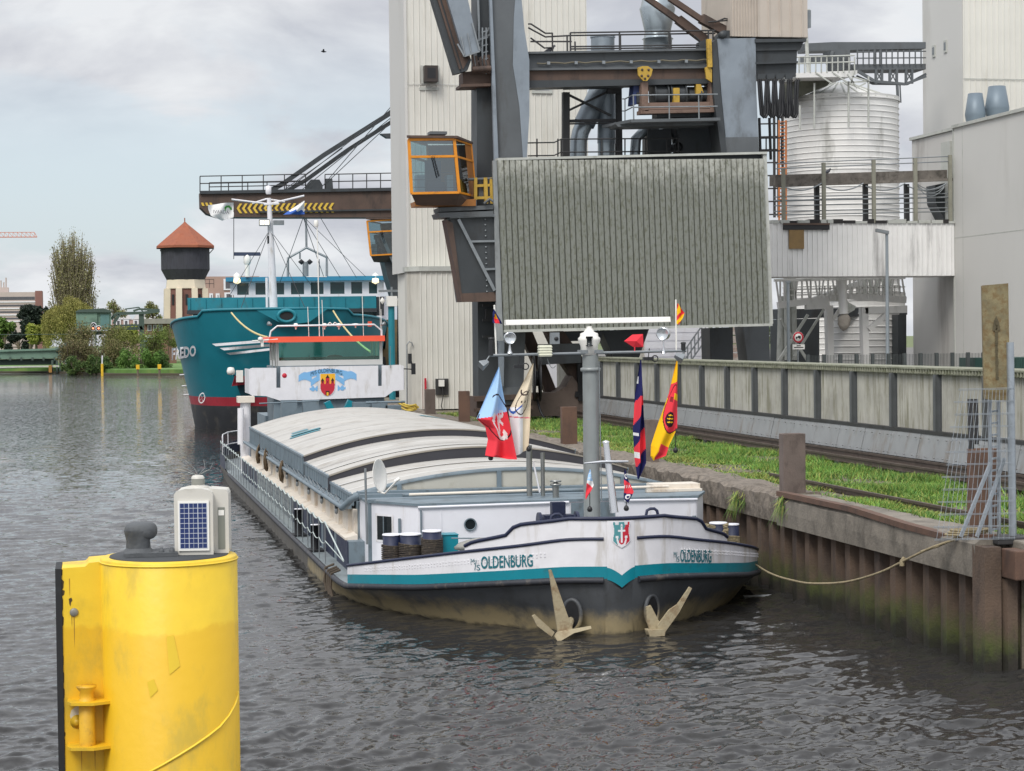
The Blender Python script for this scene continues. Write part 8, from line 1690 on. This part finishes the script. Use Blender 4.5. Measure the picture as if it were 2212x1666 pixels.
    for u0, u1, vt in ((352, 358, 618), (358, 362, 604)):
        c, d, e = A(u0, 670, Y), A(u1, 670, Y), A((u0+u1)/2+1, vt, Y); w_ = (d.x-c.x)*.62; x = (c.x+d.x)/2+.6; 
        m.add([(x-w_, Y-w_, .5), (x+w_, Y-w_, .5), (x+w_, Y+w_, .5), (x-w_, Y+w_, .5), (x, Y, e.z)], [(0, 1, 4), (1, 2, 4), (2, 3, 4), (3, 0, 4)])
    tag(m.build('church_spire', mat('slate spire', '#5a6068', .7, var=.1)), 'pair of slim grey church spires beside the water tower', 'church')
    # red tower crane jib far off
    Y = 1000.; t = thing('tower_crane', 'far red tower crane jib in the sky above the office block', 'crane', V((A(-120, 520, Y).x, Y, .5))); m = MB()
    a, b, c, d = A(-130, 503, Y), A(74, 502, Y), A(-130, 513, Y), A(80, 512, Y)
    m.bar(a, b, .32); m.bar(c, d, .4); m.bar(c+V((0, 2, 0)), d+V((0, 2, 0)), .4)
    n = 22
    for k in range(n): p, q = a.lerp(b, k/n), c.lerp(d, (k+.5)/n); r_ = a.lerp(b, (k+1)/n); m.bar(p, q, .2); m.bar(q, r_, .2)
    m.bar(b, d, .3); m.build('jib', mat('faded red lattice', '#cf8e7e', .6), t)
    m = MB(); p = A(-125, 508, Y); 
    for sx in (-.8, .8):
        for sy in (-.8, .8): m.bar(V((p.x+sx, Y+sy, .5)), V((p.x+sx, Y+sy, p.z+4)), .3)
    for k in range(20): m.bar(V((p.x-.8, Y-.8, k*3.)), V((p.x+.8, Y-.8, k*3.+3)), .2)
    m.build('mast', MATS['faded red lattice'], t)
far_buildings()
def far_woods():
    rng = random.Random(3); lob = []
    for k in range(70): x = -430+k*14+rng.uniform(-5, 5); lob.append((V((x, 900+rng.uniform(-40, 40), 4+rng.uniform(0, 3))), rng.uniform(6, 10), .9))
    o = leafcloud('far_woods', lob, 26000, .8, leafm('woods', ['#5b6648', '#4c5840', '#6a7150']), seed=8, shell=.2); o['kind'] = 'stuff'; tag(o, 'distant belt of trees along the horizon', 'woods')
far_woods()
# ============================================================ yellow mooring dolphin in the foreground
def dolphin():
    Yd = 16.0; M_y = mat('yellow dolphin paint', '#e8c32e', .5, var=.07, sc=2.5, dirt='#b09a3c', damt=.42, dsc=2.6, streak=.55, bump=.2, bsc=9, z=[(3.13, 3.19, '#dfb321', 3.)]); M_y2 = mat('fresh yellow paint', '#efcb3c', .4, var=.04, sc=3); M_y3 = mat('dull yellow patch', '#cba428', .5, var=.05, sc=3)
    c = A(365, 1200, Yd); sc = proj(c)[2]/FL; r = 146*sc; zt = c.z; t = thing('mooring_dolphin', 'big yellow steel mooring dolphin with a black fender edge, carrying a solar lantern', 'mooring dolphin', V((c.x, Yd, 0)))
    m = MB(); m.lathe([(r, -2), (r, zt-.012), (r-.012, zt), (r*.5, zt+.001)], (c.x, Yd, 0), n=96); p = m.build('pile', M_y, t)
    m = MB(); m.lathe([(r-.07, zt+.001), (r-.075, zt+.012), (0, zt+.013)], (c.x, Yd, 0), n=48); m.build('top_plate', mat('dark grey top', '#3f4245', .8, var=.2, bump=.3), t)
    # paint patches: thin coats on the shell
    fx = lambda u: max(-.97, min(.97, (u-365)/146)); ang = lambda u: math.asin(fx(u)); va = atan(c.x/Yd)
    def sp(u, v, o=.003):
        th = ang(u); d = V((sin(th), -cos(th), 0)); d = Matrix.Rotation(-va, 3, 'Z') @ d; q = V((c.x, Yd, 0))+d*(r+o); q.z = HC+(A(365, v, Yd).z-HC)*(q.length/V((c.x, Yd, 0)).length) if False else A(365+(u-365)*0, v, Yd-r*cos(th)).z; return q
    def patch(pts, mt, name, n=10, o=.003):
        a, b, c_, d = pts; m = MB(); m.grid([[sp(*((V((*a, 0)).lerp(V((*b, 0)), j/n)).lerp(V((*d, 0)).lerp(V((*c_, 0)), j/n), i/n)).xy, o) for j in range(n+1)] for i in range(n+1)]); m.build(name, mt, p)
    patch([(357, 1375), (372, 1372), (384, 1440), (362, 1458)], M_y2, 'paint_patch', o=.004); patch([(316, 1472), (330, 1465), (338, 1490), (322, 1506)], M_y2, 'paint_patch', o=.004)
    m = MB(); P = [sp(u, v, .006) for u, v in ((507, 1560), (505, 1600), (496, 1622), (470, 1652), (430, 1682), (390, 1702), (340, 1728), (300, 1748))]
    Q = []
    for (a, b) in zip([(506, 1500-0), (505, 1512), (498, 1530), (485, 1552), (465, 1575), (440, 1594), (410, 1614), (380, 1632), (345, 1652), (310, 1670), (280, 1688)][:-1], [(505, 1512), (498, 1530), (485, 1552), (465, 1575), (440, 1594), (410, 1614), (380, 1632), (345, 1652), (310, 1670), (280, 1688), (250, 1706)]): Q += [sp(a[0], a[1], .004), sp((a[0]+b[0])/2, (a[1]+b[1])/2, .004)]
    m.tube(Q, .009, 8); m.build('weld_bead', M_y2, p)
    m = MB(); P = [V((c.x+(r+.004)*cos(a), Yd+(r+.004)*sin(a), zt-.03)) for a in [2*pi*k/64 for k in range(65)]]; m.tube(P, .006, 6, caps=False); m.build('rim_weld', M_y2, p)
    # fender box on the left
    Yb = Yd-.06; m = MB(); P = [A(134, 1238, Yb), A(150, 1226, Yb), A(190, 1224, Yb), A(226, 1216, Yb), A(230, 1720, Yb), A(134+12, 1720, Yb)]
    xl = A(137, 1450, Yb).x; P = [V((xl, Yb, A(137, 1228, Yb).z)), V((A(185, 1224, Yb).x, Yb, A(137, 1226, Yb).z)), V((A(192, 1218, Yb).x, Yb, A(192, 1216, Yb).z)), V((A(228, 1215, Yb).x, Yb, A(192, 1214, Yb).z)), V((A(228, 1215, Yb).x, Yb, -2)), V((xl, Yb, -2))]
    m.prism(P, (0, .46, 0)); fb = m.build('fender_box', M_y, t, bevel=.008)
    m = MB(); m.bb(xl-.05, Yb-.012, -2, xl-.002, Yb+.5, P[0].z-.002); m.build('rubber_fender', mat('black fender', '#1f2124', .7, var=.2, sc=6, dirt='#3a3d40', damt=.4), fb)
    m = MB(); rr = random.Random(3); z = P[0].z
    while z > 1.2: w_ = max(.001, rr.gauss(.006, .008)); h = rr.uniform(.03, .12); m.add([V((xl-.001, Yb-.0022, z)), V((xl+w_, Yb-.0022, z-h*.2)), V((xl+w_*.7, Yb-.0022, z-h*.8)), V((xl-.001, Yb-.0022, z-h))], [(0, 1, 2, 3)]); z -= h*rr.uniform(.9, 1.6)
    k = A(152, 1302, Yb-.003); m.add([k+V((-.012, 0, .03)), k+V((.008, 0, .04)), k+V((.016, 0, .02)), k+V((.004, 0, -.0)), k+V((.0, 0, -.03)), k+V((-.008, 0, -.01))], [tuple(range(6))]); m.build('chipped_edge', mat('chipped paint', '#4a3a24', .8, var=.3), fb)
    m = MB(); rq = random.Random(9)
    for u, v, L_ in ((160, 1330, 70), (155, 1326, 30), (176, 1620, 60), (225, 1618, 80), (205, 1622, 45), (150, 1250, 40)):
        a = A(u, v, Yb-.0015); z = L_*sc; m.add([a+V((-.004, 0, 0)), a+V((.004, 0, 0)), a+V((.0025, 0, -z*.6)), a+V((.0005, 0, -z)), a+V((-.002, 0, -z*.7))], [(0, 1, 2, 3, 4)])
    m.build('rust_run', mat('rust run', '#a5792c', .7, var=.2), fb)
    m = MB(); q = A(160, 1323, Yb); m.lathe([(.034, 0), (.034, .008), (.026, .014), (0, .014)], q, (0, -1, 0), n=20, mi=0); m.build('bolt', [mat('bare bolt', '#8d8b84', .5, .4, var=.2)], fb)
    # recessed mooring pin bracket
    m = MB()
    for v in (1516, 1612):
        a, b = A(146, v, Yb), A(252, v-3, Yb); y0 = Yb-.2; P = [V((a.x, Yb+.0, a.z)), V((a.x, Yb-.12, a.z)), V((a.x+.03, Yb-.2, a.z)), V((a.x+.2, Yb-.24, a.z)), V((b.x, Yb-.16, a.z)), V((b.x, Yb+.02, a.z))]; m.prism(P, (0, 0, .022))
    a, b = A(238, 1612, Yb), A(246, 1516, Yb); m.bb(a.x, Yb-.14, a.z+.02, a.x+.02, Yb, b.z); br = m.build('pin_bracket', M_y, t, bevel=.004)
    m = MB(); q = A(189, 1612, Yb-.11); z1 = A(189, 1516, Yb-.11).z; z2 = A(189, 1481, Yb-.11).z; m.lathe([(.062, q.z), (.062, z1+.02), (.05, z1+.03), (.055, z1+.05), (.05, z2-.05), (.078, z2-.012), (.078, z2), (0, z2)], (q.x, q.y, 0), n=28); m.build('mooring_pin', mat('worn yellow pin', '#d9a92a', .5, var=.12, sc=6, dirt='#8a6a3a', damt=.3, dsc=9), br)
    m = MB(); q = A(167, 1559, Yb); m.lathe([(.05, 0), (.055, .004), (.03, .006), (.03, .03), (.02, .045), (0, .045)], q, (0, -1, 0), n=16, mi=0); m.build('grease_nut', [M_y3], br); m = MB(); q = A(172, 1545, Yb-.002); m.lathe([(0, 0), (.075, 0)], q, (0, -1, 0), n=11); m.build('bare_patch', mat('pale primer', '#cfc6b0', .7, var=.15), br)
    # top bollard
    M_bol = mat('dark grey bollard', '#55585b', .7, var=.12, sc=5, dirt='#3a3d40', damt=.4, dsc=6, bump=.3, bsc=30)
    q = A(299, 1190, Yd-.05); tb = thing('mooring_bollard', 'dark grey hooked cast bollard bolted on top of the yellow dolphin', 'bollard', V((q.x, Yd-.05, zt+.012))); b = V((q.x, Yd-.05, zt))
    s_ = sc; m = MB(); h = (1195-1118)*s_; m.lathe([(27*s_, .02), (27*s_, .04), (25*s_, h*.45), (28*s_, h*.62), (30*s_, h*.75)], b, n=32); m.build('neck', M_bol, tb)
    m = MB(); zc = zt+h-.075; rows = []
    for i in range(15):
        th = pi*i/14; rows.append([V((b.x+6*s_+35*s_*cos(p)*sin(th)**.4, b.y+28*s_*sin(p)*sin(th)**.4, zc+.07*cos(th))) for p in [2*pi*k/32 for k in range(33)]])
    m.grid(rows); m.build('head', M_bol, tb)
    m = MB(); m.bb(b.x-30*s_, b.y-.16, zt+.014, b.x+82*s_, b.y+.16, zt+.045); m.lathe([(34*s_, .045), (30*s_, .06), (26*s_, .075)], b, n=28)
    for dx in (48, 70): m.lathe([(.022, .045), (.022, .065), (.012, .07), (.012, .08), (0, .08)], b+V((dx*s_, -.1, 0)), n=12)
    m.build('base_plate', M_bol, tb)
    # solar lantern
    M_lan = mat('light grey lantern plastic', '#c9c6be', .45, var=.03, sc=4, dirt='#a29d92', damt=.2, dsc=3)
    q0, q1 = A(384, 1194, Yd-.12), A(468, 1194, Yd-.12); z0, z1 = zt+.012, A(420, 1052, Yd-.12).z; tl = thing('solar_lantern', 'grey solar navigation lantern with blue panel on top of the yellow dolphin', 'lantern', V(((q0.x+q1.x)/2+.05, Yd, z0)))
    x0, x1 = q0.x, q1.x; y0 = Yd-.14; dp = .36; hh = z1-z0
    rz = -.14; M3 = Matrix.Rotation(rz, 3, 'Z'); cc = V(((x0+x1)/2, y0+dp/2, 0)); T = lambda x, y, z: cc+M3 @ V((x, y, 0))+V((0, 0, z)); hw = (x1-x0)/2
    prof = lambda s_: [T(-hw*s_, -dp/2, z0), T(hw*s_, -dp/2, z0), T(hw*s_, -dp/2, z0+hh*.89), T(hw*s_*.86, -dp/2, z0+hh*.945), T(hw*s_*.4, -dp/2, z0+hh*.975), T(-hw*s_*.4, -dp/2, z0+hh*.975), T(-hw*s_*.86, -dp/2, z0+hh*.945), T(-hw*s_, -dp/2, z0+hh*.89)]
    m = MB(); m.prism(prof(1.), M3 @ V((0, dp, 0))); m.prism([T(hw-.02, -dp/2+.10, z0+.0), T(hw+.115, -dp/2+.10, z0), T(hw+.115, -dp/2+.10, z0+hh*.88), T(hw+.10, -dp/2+.10, z0+hh*.94), T(hw-.04, -dp/2+.10, z0+hh*.965)], M3 @ V((0, dp-.1, 0))); bd = m.build('body', M_lan, tl, bevel=.016)
    m = MB(); f = lambda x, z, o=0.: T(hw*x, -dp/2-.004-o, z0+hh*z); fr = [(-.80, .065), (.80, .065), (.80, .80), (-.80, .80)]
    m.prism([f(*p) for p in fr], M3 @ V((0, -.012, 0))); m.build('panel_frame', M_wplas, bd)
    m = MB(); m.add([f(-.70, .10, .0125), f(.70, .10, .0125), f(.70, .765, .0125), f(-.70, .765, .0125)], [(0, 1, 2, 3)]); m.build('solar_cell', glass('solar blue', (.018, .035, .13), .25), bd)
    m = MB(); cell = M_wplas
    for i in range(7): x = -.70+1.4*i/6; m.add([f(x-.008 if i % 2 else x-.018, .10, .014), f(x+.008 if i % 2 else x+.018, .10, .014), f(x+.008 if i % 2 else x+.018, .765, .014), f(x-.008 if i % 2 else x-.018, .765, .014)], [(0, 1, 2, 3)])
    for j in range(10): z = .10+.665*j/9; m.add([f(-.7, z-.0035, .0142), f(.7, z-.0035, .0142), f(.7, z+.0035, .0142), f(-.7, z+.0035, .0142)], [(0, 1, 2, 3)])
    m.build('cell_grid', mat('cell line', '#c3c9d6', .4), bd)
    m = MB(); g = lambda y, z, o=.002: T(hw+.115+o, -dp/2+.10+(dp-.1)*y, z0+hh*z); h_ = lambda x, z: T(hw+x, -dp/2+.096, z0+hh*z)
    m.add([h_(.03, .06), h_(.085, .06), h_(.085, .68), h_(.03, .68)], [(0, 1, 2, 3)]); m.build('side_slot', mat('grey slot', '#7d8078', .6), bd)
    m = MB(); m.add([T(hw+.035, -dp/2+.094, z0+hh*.56), T(hw+.08, -dp/2+.094, z0+hh*.56), T(hw+.08, -dp/2+.094, z0+hh*.64), T(hw+.035, -dp/2+.094, z0+hh*.64)], [(0, 1, 2, 3)]); m.build('label_plate', M_wplas, bd)
    m = MB(); ct = T(.0, .02, z0+hh*.96); m.lathe([(.085, -.01), (.085, .015), (.052, .02), (.052, .085), (.04, .1), (0, .105)], ct+V((.02, 0, 0)), n=28); m.build('lens_head', M_lan, bd)
    m = MB(); m.lathe([(.0535, .028), (.0535, .075)], ct+V((.02, 0, 0)), n=28); m.build('lens', glass('lens glass', (.25, .25, .22), .1), bd)
    m = MB(); c2 = ct+V((.02, 0, .1)); r2 = random.Random(5)
    for k in range(7): a = k*.9; m.tube([c2, c2+V((.1*cos(a), .1*sin(a), .03+.03*r2.random())), c2+V((.17*cos(a)-.05, .17*sin(a), .02+.1*r2.random()))], .0018, 4)
    m.build('bird_spike', M_steel, bd)
dolphin()
